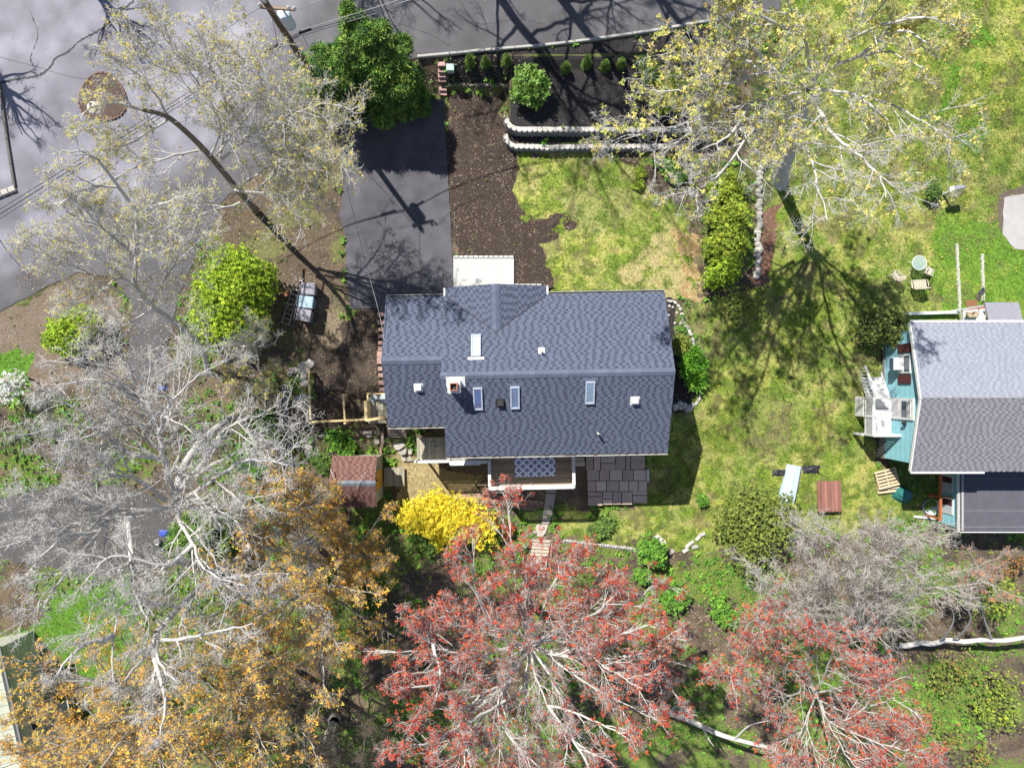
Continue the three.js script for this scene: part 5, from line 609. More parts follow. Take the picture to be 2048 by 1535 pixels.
// ---------------------------------------------------------------- things on the neighbour's lawn
{
  const edge = (x0, y0, x1, y1, n, label) => { const e = thing('garden_edging', label, 'edging', Wg(x0, y0)), m = grain([0.6, 0.58, 0.5], 2); for (let k = 0; k < n; k++) { const c = Wg(lerp(x0, x1, (k + 0.5) / n), lerp(y0, y1, (k + 0.5) / n)); part(e, 'edging_stone', new MB().box(c.x + rr(-.02, .02), c.y + 0.05, c.z, 0.13, 0.12, 0.09, rr(-.2, .2), 0.015), m); } };
  edge(1913, 488, 1919, 618, 30, 'longer row of pale edging stones on the lawn leading to the entry step'); edge(1964, 508, 1966, 602, 22, 'shorter row of pale edging stones ending at the flag'); 
  const tc = Wg(1824, 530), t = thing('round_table', 'round glass garden table on the lawn', 'table', tc), gl = new THREE.MeshPhysicalMaterial({ color: lin(0.75, 0.86, 0.84), roughness: 0.12, transmission: 0.75, thickness: 0 }); part(t, 'glass_top', new MB().lathe(tc, [[0.001, 0.72], [0.36, 0.72], [0.36, 0.71], [0.001, 0.71]], 28), gl); const rim = []; for (let k = 0; k <= 28; k++) { const a = k / 28 * 6.283; rim.push(tc.clone().add(V(0.37 * Math.cos(a), 0.715, 0.37 * Math.sin(a)))); } part(t, 'rim', new MB().tube(rim, 0.02, 6), WHITE); for (let k = 0; k < 4; k++) { const a = k * 1.571 + 0.6; part(t, 'leg', new MB().tube([tc.clone().add(V(0.1 * Math.cos(a), 0.7, 0.1 * Math.sin(a))), tc.clone().add(V(0.12 * Math.cos(a), 0.35, 0.12 * Math.sin(a))), tc.clone().add(V(0.3 * Math.cos(a), 0, 0.3 * Math.sin(a)))], 0.016, 6), WHITE); } part(t, 'hub', new MB().lathe(tc, [[0.001, 0.5], [0.04, 0.5], [0.04, 0.68], [0.001, 0.68]], 10), WHITE);
  const iron = grain([0.52, 0.47, 0.38], 3, 0.6);
  const seat = (px, py, w, turn, name, label, cat) => { const c = Wg(px, py), s = thing(name, label, cat, c, undefined, turn), d = 0.4; const st = new MB(), n = Math.max(4, Math.round(w / 0.09)); for (let k = 0; k < n; k++) part(s, 'slat', new MB().box(-w / 2 + (k + 0.5) * w / n, 0.42 + 0.01 * Math.sin(k), 0, w / n - 0.02, 0.03, d, 0, 0.005), iron, true);
    for (let k = 0; k < n; k++) { const x = -w / 2 + (k + 0.5) * w / n, hh = 0.34 + 0.14 * Math.sin(Math.PI * (k + 0.5) / n); part(s, 'back_slat', new MB().bar(V(x, 0.44, d / 2), V(x, 0.44 + hh, d / 2 + 0.12), w / n - 0.025, 0.03), iron, true); } part(s, 'back_rail', new MB().tube([V(-w / 2, 0.74, d / 2 + 0.1), V(0, 0.92, d / 2 + 0.14), V(w / 2, 0.74, d / 2 + 0.1)], 0.025, 6), iron, true);
    for (const x of [-w / 2 + 0.03, w / 2 - 0.03]) { for (const z of [-d / 2 + 0.03, d / 2 - 0.03]) part(s, 'leg', new MB().bar(V(x, 0, z), V(x, 0.42, z * 0.85), 0.035, 0.035), iron, true); part(s, 'armrest', new MB().tube([V(x, 0.42, -d / 2 + 0.05), V(x, 0.62, -d / 2 + 0.06), V(x, 0.66, d / 2)], 0.02, 6), iron, true); } };
  seat(1783, 553, 0.42, 0.75, 'garden_chair', 'small cast garden chair at the shrub side of the glass table', 'chair'); seat(1848, 544, 0.4, -0.5, 'garden_chair', 'small cast garden chair tucked close to the glass table toward the edging stones', 'chair'); seat(1829, 569, 0.8, 0.08, 'garden_bench', 'curved cast garden bench facing the glass table', 'bench');
  { const c = Wg(1886, 388), b = thing('post_box', 'white and grey box on a post beside the small round shrub', 'mailbox', c); part(b, 'post', new MB().box(c.x, c.y + 0.55, c.z, 0.09, 1.1, 0.09), WHITE); part(b, 'box', new MB().box(c.x + 0.14, c.y + 1.18, c.z - 0.04, 0.5, 0.22, 0.24, 0.25, 0.04), grain([0.3, 0.31, 0.35], 2, 0.5)); part(b, 'paper_tube', new MB().box(c.x - 0.2, c.y + 1.1, c.z + 0.03, 0.24, 0.16, 0.24, 0.25, 0.03), WHITE); }
  // upturned boat
  { const c = Wg(1576, 982), bt = thing('upturned_boat', 'pale blue rowing boat lying upside down on the lawn', 'boat', c, undefined, -0.2), m = grain([0.44, 0.54, 0.66], 1.2, 0.6); const hull = new MB(), L = 2.9, N = 14, row = k => { const t = k / N, w = 0.46 * (t < 0.55 ? 1 - 0.1 * (0.55 - t) : Math.cos((t - 0.55) / 0.45 * 1.25)), z = -L / 2 + t * L, hh = 0.3 + 0.05 * t; return [V(-w, 0.02, z), V(-w * 0.85, hh * 0.7, z), V(-w * 0.72, hh, z), V(0, hh + 0.03, z), V(w * 0.72, hh, z), V(w * 0.85, hh * 0.7, z), V(w, 0.02, z)]; }; for (let k = 0; k < N; k++) { const A = row(k), B = row(k + 1); for (let s = 0; s < 6; s++) hull.quad(A[s], B[s], B[s + 1], A[s + 1]); } const A = row(0); hull.quad(A[0], A[1], A[5], A[6]); hull.quad(A[1], A[2], A[4], A[5]); part(bt, 'hull', hull, m, true); part(bt, 'keel', new MB().box(0, 0.36, -0.05, 0.04, 0.05, 1.9), m, true); for (const s of [-1, 1]) { part(bt, 'gunwale', new MB().bar(V(s * 0.46, 0.03, -L / 2), V(s * 0.47, 0.03, 0.1), 0.05, 0.05), grain([0.16, 0.17, 0.2], 2), true); part(bt, 'bottom_rib', new MB().box(s * 0.2, 0.345, -0.15, 0.035, 0.03, 1.7), m, true); } }
  { const c = Wg(1655, 990), tb = thing('red_wooden_platform', 'weathered reddish wooden trailer bed resting on the lawn beside the boat', 'platform', c, undefined, 0.03), ms = [0.85, 1, 1.15].map(k => wood([0.26 * k, 0.12 * k, 0.095 * k], 'z')); for (let k = 0; k < 7; k++) part(tb, 'plank', new MB().box(-0.56 + k * 0.187, 0.24, 0, 0.175, 0.05, 1.6 - (k === 0 ? -0.08 : 0), 0, 0.008), ms[k % 3], true); for (const x of [-0.42, 0.48]) part(tb, 'raised_strip', new MB().box(x, 0.29, 0, 0.05, 0.05, 1.5, 0, 0.006), ms[0], true); for (const z of [-0.6, 0.6]) part(tb, 'bearer', new MB().box(0, 0.12, z, 1.2, 0.18, 0.1), ms[0], true); part(tb, 'end_board', new MB().box(0, 0.2, 0.83, 1.2, 0.2, 0.04), ms[1], true); }
  const pal = (px, py, turn, y, label) => { const c = Wg(px, py); c.y += y; const p = thing('pallet', label, 'pallet', c, 'wooden pallets by the turquoise house', turn), m = wood([0.62, 0.5, 0.33], 'x'); for (let k = 0; k < 6; k++) part(p, 'deck_board', new MB().box(0, 0.12, -0.44 + k * 0.176, 1.15, 0.022, 0.1, 0, 0.004), m, true); for (const x of [-0.54, 0, 0.54]) part(p, 'stringer', new MB().box(x, 0.06, 0, 0.045, 0.09, 1.0), m, true); for (const z of [-0.42, 0, 0.42]) part(p, 'bottom_board', new MB().box(0, 0.005, z, 1.15, 0.02, 0.1), m, true); };
  pal(1770, 955, 0.25, 0.16, 'wooden pallet leaning on top of the other pallet'); pal(1774, 966, 0.12, 0.0, 'lower wooden pallet lying on the grass');
  const gm = grain([0.03, 0.17, 0.15], 2, 0.45); for (const [px, py, y, s, lab] of [[1803, 990, 0, 1, 'lower of two upturned dark green plastic tubs'], [1804, 986, 0.16, 0.9, 'upper of two upturned dark green plastic tubs']]) { const c = Wg(px, py); c.y += y; const t2 = thing('green_tub', lab, 'tub', c, 'green tubs by the pallets', -0.35); const R = (a, b, yy) => { const q = []; for (let k = 0; k < 12; k++) { const th = k / 12 * 6.283, e = 0.7; q.push(V(a * s * Math.sign(Math.cos(th)) * Math.pow(Math.abs(Math.cos(th)), e), yy, b * s * Math.sign(Math.sin(th)) * Math.pow(Math.abs(Math.sin(th)), e))); } return q; }, A = R(0.52, 0.34, 0), B = R(0.4, 0.24, 0.3), m = new MB(); for (let k = 0; k < 12; k++) { const n = (k + 1) % 12; m.quad(A[n], A[k], B[k], B[n]); m.tri(B[n], B[k], V(0, 0.31, 0)); } part(t2, 'shell', m, gm, true); part(t2, 'rim', new MB().tube([...R(0.54, 0.36, 0.015), R(0.54, 0.36, 0.015)[0]], 0.02, 5), gm, true); part(t2, 'rib', new MB().box(0, 0.31, 0, 0.5 * s, 0.03, 0.06), gm, true); }
  const tarp = (px, py, r, m, label, cat = 'tarp', nm = 'tarp') => { const c = Wg(px, py), mb = new MB(), n = 10, P = []; for (let j = 0; j <= n; j++) for (let i = 0; i <= n; i++) { const u = i / n * 2 - 1, v = j / n * 2 - 1, x = c.x + u * r * 1.3 + rr(-.04, .04), z = c.z + v * r * 0.6 + rr(-.04, .04); P.push(V(x, G(x, z) + 0.03 + (1 - Math.max(Math.abs(u), Math.abs(v))) * 0.2 * fbm(u * 3 + px, v * 3 + py), z)); } for (let j = 0; j < n; j++) for (let i = 0; i < n; i++) mb.quad(P[j * (n + 1) + i], P[(j + 1) * (n + 1) + i], P[(j + 1) * (n + 1) + i + 1], P[j * (n + 1) + i + 1]); return solo(nm, mb, m, label, cat, cat + ' scraps'); };
  const bk = grain([0.025, 0.025, 0.03], 2, 0.5); tarp(1558, 945, 0.28, bk, 'crumpled black plastic beside the boat away from the red platform'); tarp(1622, 938, 0.36, bk, 'crumpled black plastic between the boat and the red platform'); const bl = grain([0.05, 0.09, 0.42], 2, 0.5); tarp(332, 1066, 0.3, bl, 'crumpled blue tarp at the edge of the parking pad'); tarp(325, 776, 0.2, bl, 'small blue plastic scrap on the leaf litter under the bare tree'); 
  { const c = Wg(318, 1082); solo('white_bucket', new MB().lathe(c, [[0.001, 0], [0.14, 0], [0.17, 0.34], [0.15, 0.34], [0.13, 0.05], [0.001, 0.04]], 16), WHITE, 'white plastic bucket beside the blue tarp', 'bucket'); }
}
// ---------------------------------------------------------------- pale green house at the corner of the wooded slope
{
  const pg = [0.95, 1, 1.05].map(k => grain([0.46 * k, 0.48 * k, 0.38 * k], 0.8, 0.7)), h = thing('pale_green_house', 'pale green sided house with grey gutter beside the orange leaved tree', 'house', V(-28.5, -3, 20.3), undefined, 0.22);
  part(h, 'wall', new MB().box(-0.1, 1.4, 0, 6.4, 4.4, 12), pg[0], true); for (let k = 0; k < 14; k++) part(h, 'siding_board', new MB().box(3.12, -0.6 + k * 0.3, 0, 0.04, 0.28, 12), pg[k % 3], true);
  const rf = part(h, 'roof', new MB().obox(V(1.4, 4.35, 0), V(2.2, -0.35, 0), V(0, 0.05, 0), V(0, 0, 6.2)), pg[1], true); for (let k = 0; k < 30; k++) part(rf, 'roof_panel', new MB().obox(V(1.4, 4.43, -5.9 + k * 0.41), V(2.18, -0.345, 0), V(0, 0.02, 0), V(0, 0, 0.19)), pg[k % 3], true);
  part(h, 'gutter', new MB().box(3.65, 3.93, 0, 0.14, 0.13, 12.4), STEEL, true); const w = part(h, 'window', new MB().box(3.16, 1.9, -1.5, 0.06, 1.1, 0.9), WHITE, true); part(w, 'pane', new MB().box(3.2, 1.9, -1.5, 0.03, 0.95, 0.75), BLACK, true); part(h, 'downspout', new MB().tube([V(3.7, 3.8, -2.4), V(3.3, 3.5, -2.2), V(3.25, -0.5, -2.2)], 0.05, 6), STEEL, true);
  const d = thing('plank_ramp', 'pale plank walkway below the pale green house', 'walkway', V(-25.4, -2.6, 19.4), undefined, 0.2); for (let k = 0; k < 9; k++) part(d, 'plank', new MB().box(0.4, 0.9, -1.6 + k * 0.42, 1.9, 0.05, 0.39, 0, 0.006), pg[k % 3], true); for (const z of [-1.4, 1.6]) part(d, 'leg', new MB().box(0.9, 0.3, z, 0.12, 1.2, 0.12), BLACK, true);
}

// ---------------------------------------------------------------- vegetation
// a small spray of leaves; copies of it make up crowns and shrubs
function leafSpray(n, len, wid, spread, tiltUp) { const mb = new MB(), keep = seed; for (let k = 0; k < n; k++) { const a = k / n * 6.283 + rr(-.5, .5), e = rr(-0.3, tiltUp), d = V(Math.cos(a) * Math.cos(e), Math.sin(e), Math.sin(a) * Math.cos(e)), s = V(-Math.sin(a), rr(-.4, .4), Math.cos(a)).normalize(), p = V(rr(-1, 1), rr(-1, 1), rr(-1, 1)).multiplyScalar(spread), L = len * rr(0.7, 1.2); const m = p.clone().addScaledVector(d, L * 0.5); m.y += L * 0.08; mb.tri(p, m.clone().addScaledVector(s, wid), m.clone().addScaledVector(s, -wid)); mb.tri(m.clone().addScaledVector(s, wid), p.clone().addScaledVector(d, L), m.clone().addScaledVector(s, -wid)); } return mb.geo(); }
const SPRAY = [leafSpray(8, 0.9, 0.28, 0.35, 1.1), leafSpray(8, 0.9, 0.24, 0.45, 0.9), leafSpray(10, 0.8, 0.2, 0.5, 1.2)], NEEDLE = leafSpray(14, 1.1, 0.09, 0.3, 1.3), BUD = leafSpray(4, 1.0, 0.34, 0.12, 0.8);
// a branchlet with side twigs, one metre long along +y; copies of it make up the fine twigs of a tree
const TWIG = [0, 1, 2, 3].map(() => { const mb = new MB(), line = []; let p = V(0, 0, 0), d = V(0, 1, 0); for (let k = 0; k <= 4; k++) { line.push(p.clone()); d.add(V(rr(-.22, .22), 0, rr(-.22, .22))).normalize(); p = p.clone().addScaledVector(d, 0.25); } mb.tube(line, [0.0125, 0.011, 0.0095, 0.0075, 0.0004], 3); for (let k = 0; k < 8; k++) { const f = 0.1 + 0.85 * (k + rnd()) / 8, i = Math.min(3, Math.floor(f * 4)), a = line[i].clone().lerp(line[i + 1], f * 4 - i), az = k * 2.4 + rr(-.5, .5), e = V(Math.cos(az) * 0.8, rr(0.45, 1), Math.sin(az) * 0.8).normalize(), L = rr(0.25, 0.65) * (1.15 - 0.7 * f), m = a.clone().addScaledVector(e, L * 0.55); e.add(V(rr(-.4, .4), rr(0, .4), rr(-.4, .4))).normalize(); mb.tube([a, m, m.clone().addScaledVector(e, L * 0.5)], [0.009, 0.0075, 0.0004], 3); } return mb.geo(); });
const M4 = new THREE.Matrix4(), Q4 = new THREE.Quaternion(), E4 = new THREE.Euler();
function scatter(parent, name, geo, m, items, off) {               // items: {p, s, c, up}
  const im = flag(new THREE.InstancedMesh(geo, m, items.length)), cc = new THREE.Color();
  items.forEach((it, k) => { E4.set(it.flat ? rr(-.35, .35) : rr(-1, 1), rr(0, 6.283), it.flat ? rr(-.35, .35) : rr(-1, 1)); Q4.setFromEuler(E4); const s = it.s; M4.compose(off ? it.p.clone().sub(off) : it.p, Q4, V(s, s * (it.sy || 1), s)); im.setMatrixAt(k, M4); im.setColorAt(k, cc.setRGB(...it.c)); });
  im.name = name; im.userData.kind = 'stuff'; parent.add(im); return im;
}
function scatterTwigs(parent, m, items, off) { const Y = V(0, 1, 0), Q2 = new THREE.Quaternion(), by = TWIG.map(() => []); items.forEach((it, k) => by[k % 4].push(it)); by.forEach((L, v) => { if (!L.length) return; const im = flag(new THREE.InstancedMesh(TWIG[v], m, L.length)); L.forEach((it, k) => { Q4.setFromUnitVectors(Y, it.d); Q2.setFromAxisAngle(Y, rr(0, 6.283)); Q4.multiply(Q2); M4.compose(it.p.clone().sub(off), Q4, V(Math.max(it.s, 0.75), it.s, Math.max(it.s, 0.75))); im.setMatrixAt(k, M4); }); im.name = 'twigs'; im.userData.kind = 'stuff'; parent.add(im); }); }
const tint = (c, a = 0.3) => { const k = rr(1 - a, 1 + a), y = rr(-0.08, 0.08); return [c[0] * k * (1 + y), c[1] * k, c[2] * k * (1 - y)]; };
function rotDir(d, ang, az) { const a = Math.abs(d.y) < 0.9 ? V(0, 1, 0) : V(1, 0, 0), u = a.cross(d).normalize(), w = d.clone().cross(u); return d.clone().multiplyScalar(Math.cos(ang)).addScaledVector(u, Math.sin(ang) * Math.cos(az)).addScaledVector(w, Math.sin(ang) * Math.sin(az)).normalize(); }
const BARK = { pale: bark([0.6, 0.575, 0.535]), grey: bark([0.56, 0.54, 0.51]), mid: bark([0.36, 0.33, 0.29]), warm: bark([0.4, 0.36, 0.31]), dark: bark([0.15, 0.12, 0.09]), trunkdark: bark([0.21, 0.18, 0.15]), redtwig: bark([0.5, 0.42, 0.38]), brown: bark([0.45, 0.38, 0.28]), beige: bark([0.5, 0.465, 0.42]) };
// o: label, base [px,py], r, trunk [[px,py,h]...], limbs [[[px,py,h]...]...] (or auto), twig settings, leaves
function tree(name, label, o, group) {
  const base = o.base.length === 3 ? V(...o.base) : Wg(...o.base), t = thing(name, label, 'tree', base, group), bk = o.bark || BARK.grey, tw = o.twigBark || bk, fine = o.fine || tw;
  const trunkPts = [base.clone().setY(base.y - 0.2), ...o.trunk.map(p => p.isVector3 ? p : W(...p))], tc = new THREE.CatmullRomCurve3(trunkPts, false, 'catmullrom', 0.4), tp = tc.getPoints(trunkPts.length * 4), R = o.r, rTop = o.rTop || R * 0.5;
  part(t, 'trunk', new MB().tube(tp, tp.map((_, k) => lerp(R, rTop, k / (tp.length - 1)) * (k === 0 ? 1.5 : k === 1 ? 1.12 : 1)), 10), o.trunkBark || bk);
  const twigs = new MB(), tips = [], sprays = [], K = { kids: [1.5, 6, 6], len: 1, wob: 0.22, up: 0.06, ang: [0.5, 1.1], ...o.k };
  const emit = (lvl, p, d, len, r, mb) => {
    if (lvl === 3) { const s = clamp(len * 1.5, 0.35, 1.1); d.y += K.up * 2; d.normalize(); sprays.push({ p, d, s }); for (let k = 0; k < 4; k++) tips.push(p.clone().addScaledVector(d, s * rr(0.3, 1)).add(V(rr(-1, 1), rr(-1, 1), rr(-1, 1)).multiplyScalar(s * 0.25))); return; }
    const n = lvl === 1 ? 5 : lvl === 2 ? 4 : 2, pts = [p.clone()], rad = [r]; let q = p.clone(), e = d.clone();
    for (let k = 1; k <= n; k++) { e.x += rr(-1, 1) * K.wob; e.y += rr(-1, 1) * K.wob + K.up; e.z += rr(-1, 1) * K.wob; e.normalize(); q = q.clone().addScaledVector(e, len / n); pts.push(q); rad.push(lvl === 3 && k === n ? 0.0004 : r * (1 - 0.68 * k / n)); }
    (lvl === 1 ? mb : twigs).tube(pts, rad, lvl === 1 ? 5 : lvl === 2 ? 4 : 3);
    if (lvl < 3) { const c = K.kids[lvl], m = Math.max(2, Math.round(c * rr(0.75, 1.25))); for (let j = 0; j < m; j++) { const f = 0.18 + 0.82 * (j + rnd()) / m, idx = Math.min(n - 1, Math.floor(f * n)), a = pts[idx].clone().lerp(pts[idx + 1], clamp(f * n - idx)), dir = pts[idx + 1].clone().sub(pts[idx]).normalize(); emit(lvl + 1, a, rotDir(dir, rr(...K.ang), rr(0, 6.283)), len * rr(0.34, 0.6) * (1.15 - 0.5 * f), Math.max(lvl === 2 ? 0.0095 : 0.014, r * (1 - 0.6 * f) * 0.6), mb); } }
    
  };
  let limbs = (o.limbs || []).map(l => l.map(p => W(...p)));
  if (o.auto) { const a = o.auto, az0 = rr(0, 6); for (let k = 0; k < a.n; k++) { const f = lerp(a.from || 0.45, 1, (k + 0.5) / a.n), p = tc.getPoint(f), az = az0 + k * 2.4, el = lerp(a.el[0], a.el[1], k / a.n) + rr(-.1, .1), L = a.len * rr(0.75, 1.15) * (a.sx ? 1 : 1), pts = [p.clone()]; let q = p.clone(), d = V(Math.cos(az) * Math.cos(el) * (a.sx || 1), Math.sin(el), Math.sin(az) * Math.cos(el) * (a.sz || 1)); for (let j = 1; j <= 4; j++) { d.x += rr(-.2, .2); d.z += rr(-.2, .2); d.y += (a.bend || 0.05); q = q.clone().addScaledVector(d, L / 4); pts.push(q); } limbs.push(pts); } }
  for (const pts of limbs) {
    const cv = new THREE.CatmullRomCurve3(pts, false, 'catmullrom', 0.5), L = cv.getLength(), ns = Math.max(8, Math.round(L * 2.5)), pp = cv.getPoints(ns).map((p, k) => k && k < ns ? p.add(V(rr(-1, 1), rr(-1, 1), rr(-1, 1)).multiplyScalar(0.05)) : p), r0 = o.limbR ? o.limbR * rr(0.8, 1.15) : lerp(R, rTop, 0.6) * rr(0.4, 0.6), mb = new MB();
    mb.tube(pp, pp.map((_, k) => lerp(r0, 0.018, Math.pow(k / ns, 0.8))), 7);
    const n1 = Math.round(L * K.kids[0]); for (let j = 0; j < n1; j++) { const f = 0.12 + 0.88 * (j + rnd()) / n1, p = cv.getPoint(f), d = cv.getTangent(f); emit(1, p, rotDir(d, rr(...K.ang), rr(0, 6.283)), K.len * lerp(0.42, 0.2, f) * clamp(L, 2.5, 7) * rr(0.6, 1.15), Math.max(0.02, lerp(r0, 0.022, f) * 0.58), mb); }
    part(t, 'limb', mb, bk);
  }
  part(t, 'branches', twigs, tw, false, 'stuff'); scatterTwigs(t, fine, sprays, base); tree.s = (tree.s || 0) + sprays.length;
  if (o.leaves) { const lv = o.leaves, it = []; for (const p of tips) { const zf = lv.where ? lv.where(p) : 1; if (rnd() > lv.prob * zf) continue; for (let k = 0; k < (lv.per || 1); k++) it.push({ p: p.clone().add(V(rr(-1, 1), rr(-1, 1), rr(-1, 1)).multiplyScalar(lv.spread || 0.1)), s: lv.size * rr(0.4, 1.55), c: tint(pick(lv.cols), 0.28) }); } if (it.length) scatter(t, 'leaves', lv.geo || BUD, leafMat, it, base); tree.n = (tree.n || 0) + it.length; }
  tree.t = (tree.t || 0) + twigs.i.length / 3; return t;
}
const YG = [[0.60, 0.58, 0.13], [0.68, 0.62, 0.18], [0.48, 0.52, 0.10], [0.62, 0.52, 0.16]], BUDS = [[0.56, 0.52, 0.10], [0.6, 0.47, 0.08], [0.46, 0.46, 0.1]], ORANGE = [[0.74, 0.39, 0.04], [0.8, 0.52, 0.06], [0.64, 0.3, 0.035], [0.74, 0.58, 0.1]], RED = [[0.46, 0.045, 0.022], [0.55, 0.085, 0.03], [0.36, 0.03, 0.025], [0.58, 0.14, 0.05]];
// the tree leaning over the road
tree('budding_maple', 'tall budding tree with dark forked trunk leaning over the road', { base: [510, 420], r: 0.17, rTop: 0.075, bark: BARK.pale, trunkBark: BARK.trunkdark, limbR: 0.06, trunk: [[480, 385, 3.5], [410, 301, 7], [339, 236, 10], [284, 219, 11.5]], k: { kids: [2.1, 6, 2.6], len: 1.25 },
  limbs: [[[480, 362, 5], [548, 338, 7], [616, 316, 9], [690, 330, 10.5]], [[440, 322, 6], [510, 262, 8.5], [570, 232, 10], [645, 205, 11.2]], [[420, 310, 7], [442, 252, 9], [400, 170, 11.5], [345, 95, 13], [312, 52, 14]], [[402, 300, 7.2], [330, 315, 8.5], [262, 340, 9.6], [190, 375, 10.6]], [[339, 236, 10], [292, 165, 12], [240, 125, 13]], [[284, 219, 11.5], [214, 205, 12.4], [150, 235, 13]], [[480, 405, 4], [400, 430, 6], [330, 458, 7.4], [262, 470, 8.4]], [[339, 236, 10], [285, 270, 11], [200, 310, 12]], [[470, 380, 5], [560, 388, 7], [650, 400, 8.6]], [[440, 320, 6], [452, 200, 10], [410, 110, 12.6]], [[430, 312, 6.6], [520, 190, 9.6], [500, 110, 11.5]], [[500, 400, 4], [590, 300, 7.5], [660, 262, 9.6]]],
  leaves: { prob: 0.85, size: 0.05, per: 1, cols: BUDS, spread: 0.05 } });
tree('budding_maple', 'slender pale barked budding tree beside the asphalt lane', { base: [414, 748], r: 0.15, rTop: 0.05, bark: BARK.pale, limbR: 0.045, trunk: [[403, 696, 2.2], [359, 652, 4.2], [308, 614, 6.2], [270, 570, 8], [273, 515, 9.2], [272, 430, 10.6], [236, 373, 12], [195, 318, 13]], k: { kids: [2.1, 6, 2.6], len: 1.25 },
  limbs: [[[300, 607, 6.4], [250, 590, 7.6], [190, 555, 9], [125, 520, 10.2], [66, 498, 11]], [[270, 570, 8], [225, 540, 9], [180, 500, 10.2], [100, 470, 11.2]], [[308, 614, 6.2], [250, 650, 7.2], [185, 690, 8.2]], [[273, 520, 9], [235, 480, 10], [170, 440, 11.2], [110, 440, 12]], [[272, 430, 10.6], [330, 405, 12], [385, 385, 13]], [[403, 696, 2.2], [445, 690, 4.2], [510, 690, 6]], [[236, 373, 12], [170, 375, 13], [110, 420, 13.6]], [[270, 470, 10], [310, 470, 11], [360, 440, 12]], [[195, 318, 13], [150, 300, 13.6], [100, 310, 14]], [[225, 560, 8.4], [170, 600, 9], [110, 600, 10]], [[250, 490, 9.8], [200, 450, 10.8], [130, 380, 12.4]], [[300, 607, 6.4], [340, 540, 8.4], [400, 480, 10]]],
  leaves: { prob: 0.5, size: 0.048, cols: BUDS, spread: 0.05 } });
// large bare tree
tree('bare_tree', 'huge bare grey tree with dense twigs over the parking pad', { base: [478, 826], r: 0.21, rTop: 0.15, bark: BARK.grey, limbR: 0.11, trunk: [[445, 848, 2.5], [400, 886, 5.2], [364, 940, 8], [350, 1010, 10]], k: { kids: [1.8, 6, 2.8], len: 1.2, wob: 0.22 },
  limbs: [[[364, 940, 8], [330, 930, 9.2], [311, 847, 11], [274, 799, 12.5], [263, 744, 13.5], [225, 690, 14.5]], [[352, 1000, 10], [326, 905, 12], [320, 850, 13], [345, 800, 14], [400, 745, 14.5]], [[350, 1012, 10], [414, 1016, 11], [470, 1005, 12], [520, 985, 13]], [[350, 1008, 10], [385, 985, 11], [447, 945, 12.5], [515, 915, 13.5], [575, 930, 14]], [[350, 1012, 10], [360, 1050, 11], [385, 1088, 12], [402, 1130, 13], [440, 1158, 13.6], [490, 1170, 14]], [[350, 1012, 10], [300, 1022, 11], [248, 1018, 11.5], [199, 1061, 12.5], [116, 1165, 14], [78, 1235, 15]], [[300, 1022, 11], [240, 1030, 12], [178, 1045, 12.5], [90, 1066, 13.5], [0, 1094, 14.5]], [[332, 1000, 10.4], [265, 955, 12], [180, 955, 13], [85, 925, 14]], [[311, 850, 11], [235, 850, 12.5], [150, 880, 13.5], [65, 862, 14.5]], [[255, 1030, 11.8], [265, 1128, 12.8], [266, 1170, 13.4], [298, 1240, 14.4]], [[274, 799, 12.5], [200, 762, 13.5], [110, 770, 14.2]], [[326, 920, 11.6], [250, 900, 12.5], [160, 820, 13.8], [100, 800, 14.4]], [[345, 990, 10.2], [400, 930, 11.8], [440, 870, 13], [500, 830, 13.8]], [[199, 1061, 12.5], [120, 1080, 13.6], [40, 1160, 14.6]], [[248, 1018, 11.5], [140, 1000, 13], [40, 1000, 14.4]], [[385, 1088, 12], [330, 1130, 12.8], [230, 1110, 13.8], [170, 1160, 14.4]]] });
tree('bare_tree', 'bare tree with long crooked limbs over the orange trees', { base: [582, 1056], r: 0.2, rTop: 0.1, bark: BARK.grey, limbR: 0.095, trunk: [[562, 1062, 1.5], [505, 1085, 4], [492, 1107, 5], [434, 1144, 7.2], [360, 1212, 9.6], [312, 1265, 11]], k: { kids: [1.2, 5, 2.2], len: 1.05 },
  limbs: [[[312, 1268, 11], [300, 1300, 11.8], [262, 1345, 13], [225, 1388, 14]], [[312, 1275, 11], [322, 1330, 12.5], [365, 1370, 13.5]], [[315, 1281, 11], [380, 1275, 12], [451, 1260, 13], [505, 1245, 13.5]], [[360, 1212, 9.6], [255, 1205, 11.5], [226, 1275, 12.6], [226, 1365, 13.6]], [[434, 1144, 7.2], [350, 1125, 9.5], [262, 1150, 11.2], [180, 1220, 12.6]], [[505, 1087, 4], [522, 1142, 6], [488, 1202, 8], [467, 1252, 9.6], [452, 1335, 11]], [[520, 1140, 6], [587, 1181, 8], [648, 1220, 9.6]], [[505, 1085, 4], [560, 1100, 6], [612, 1075, 8]], [[226, 1270, 12.6], [150, 1300, 13.6], [100, 1370, 14.4]], [[440, 1142, 7.2], [395, 1190, 9.4], [360, 1250, 10.8], [365, 1320, 12]], [[540, 1072, 2.6], [560, 1040, 5], [610, 1000, 7]], [[300, 1290, 11.6], [330, 1390, 13], [320, 1470, 14]]] });
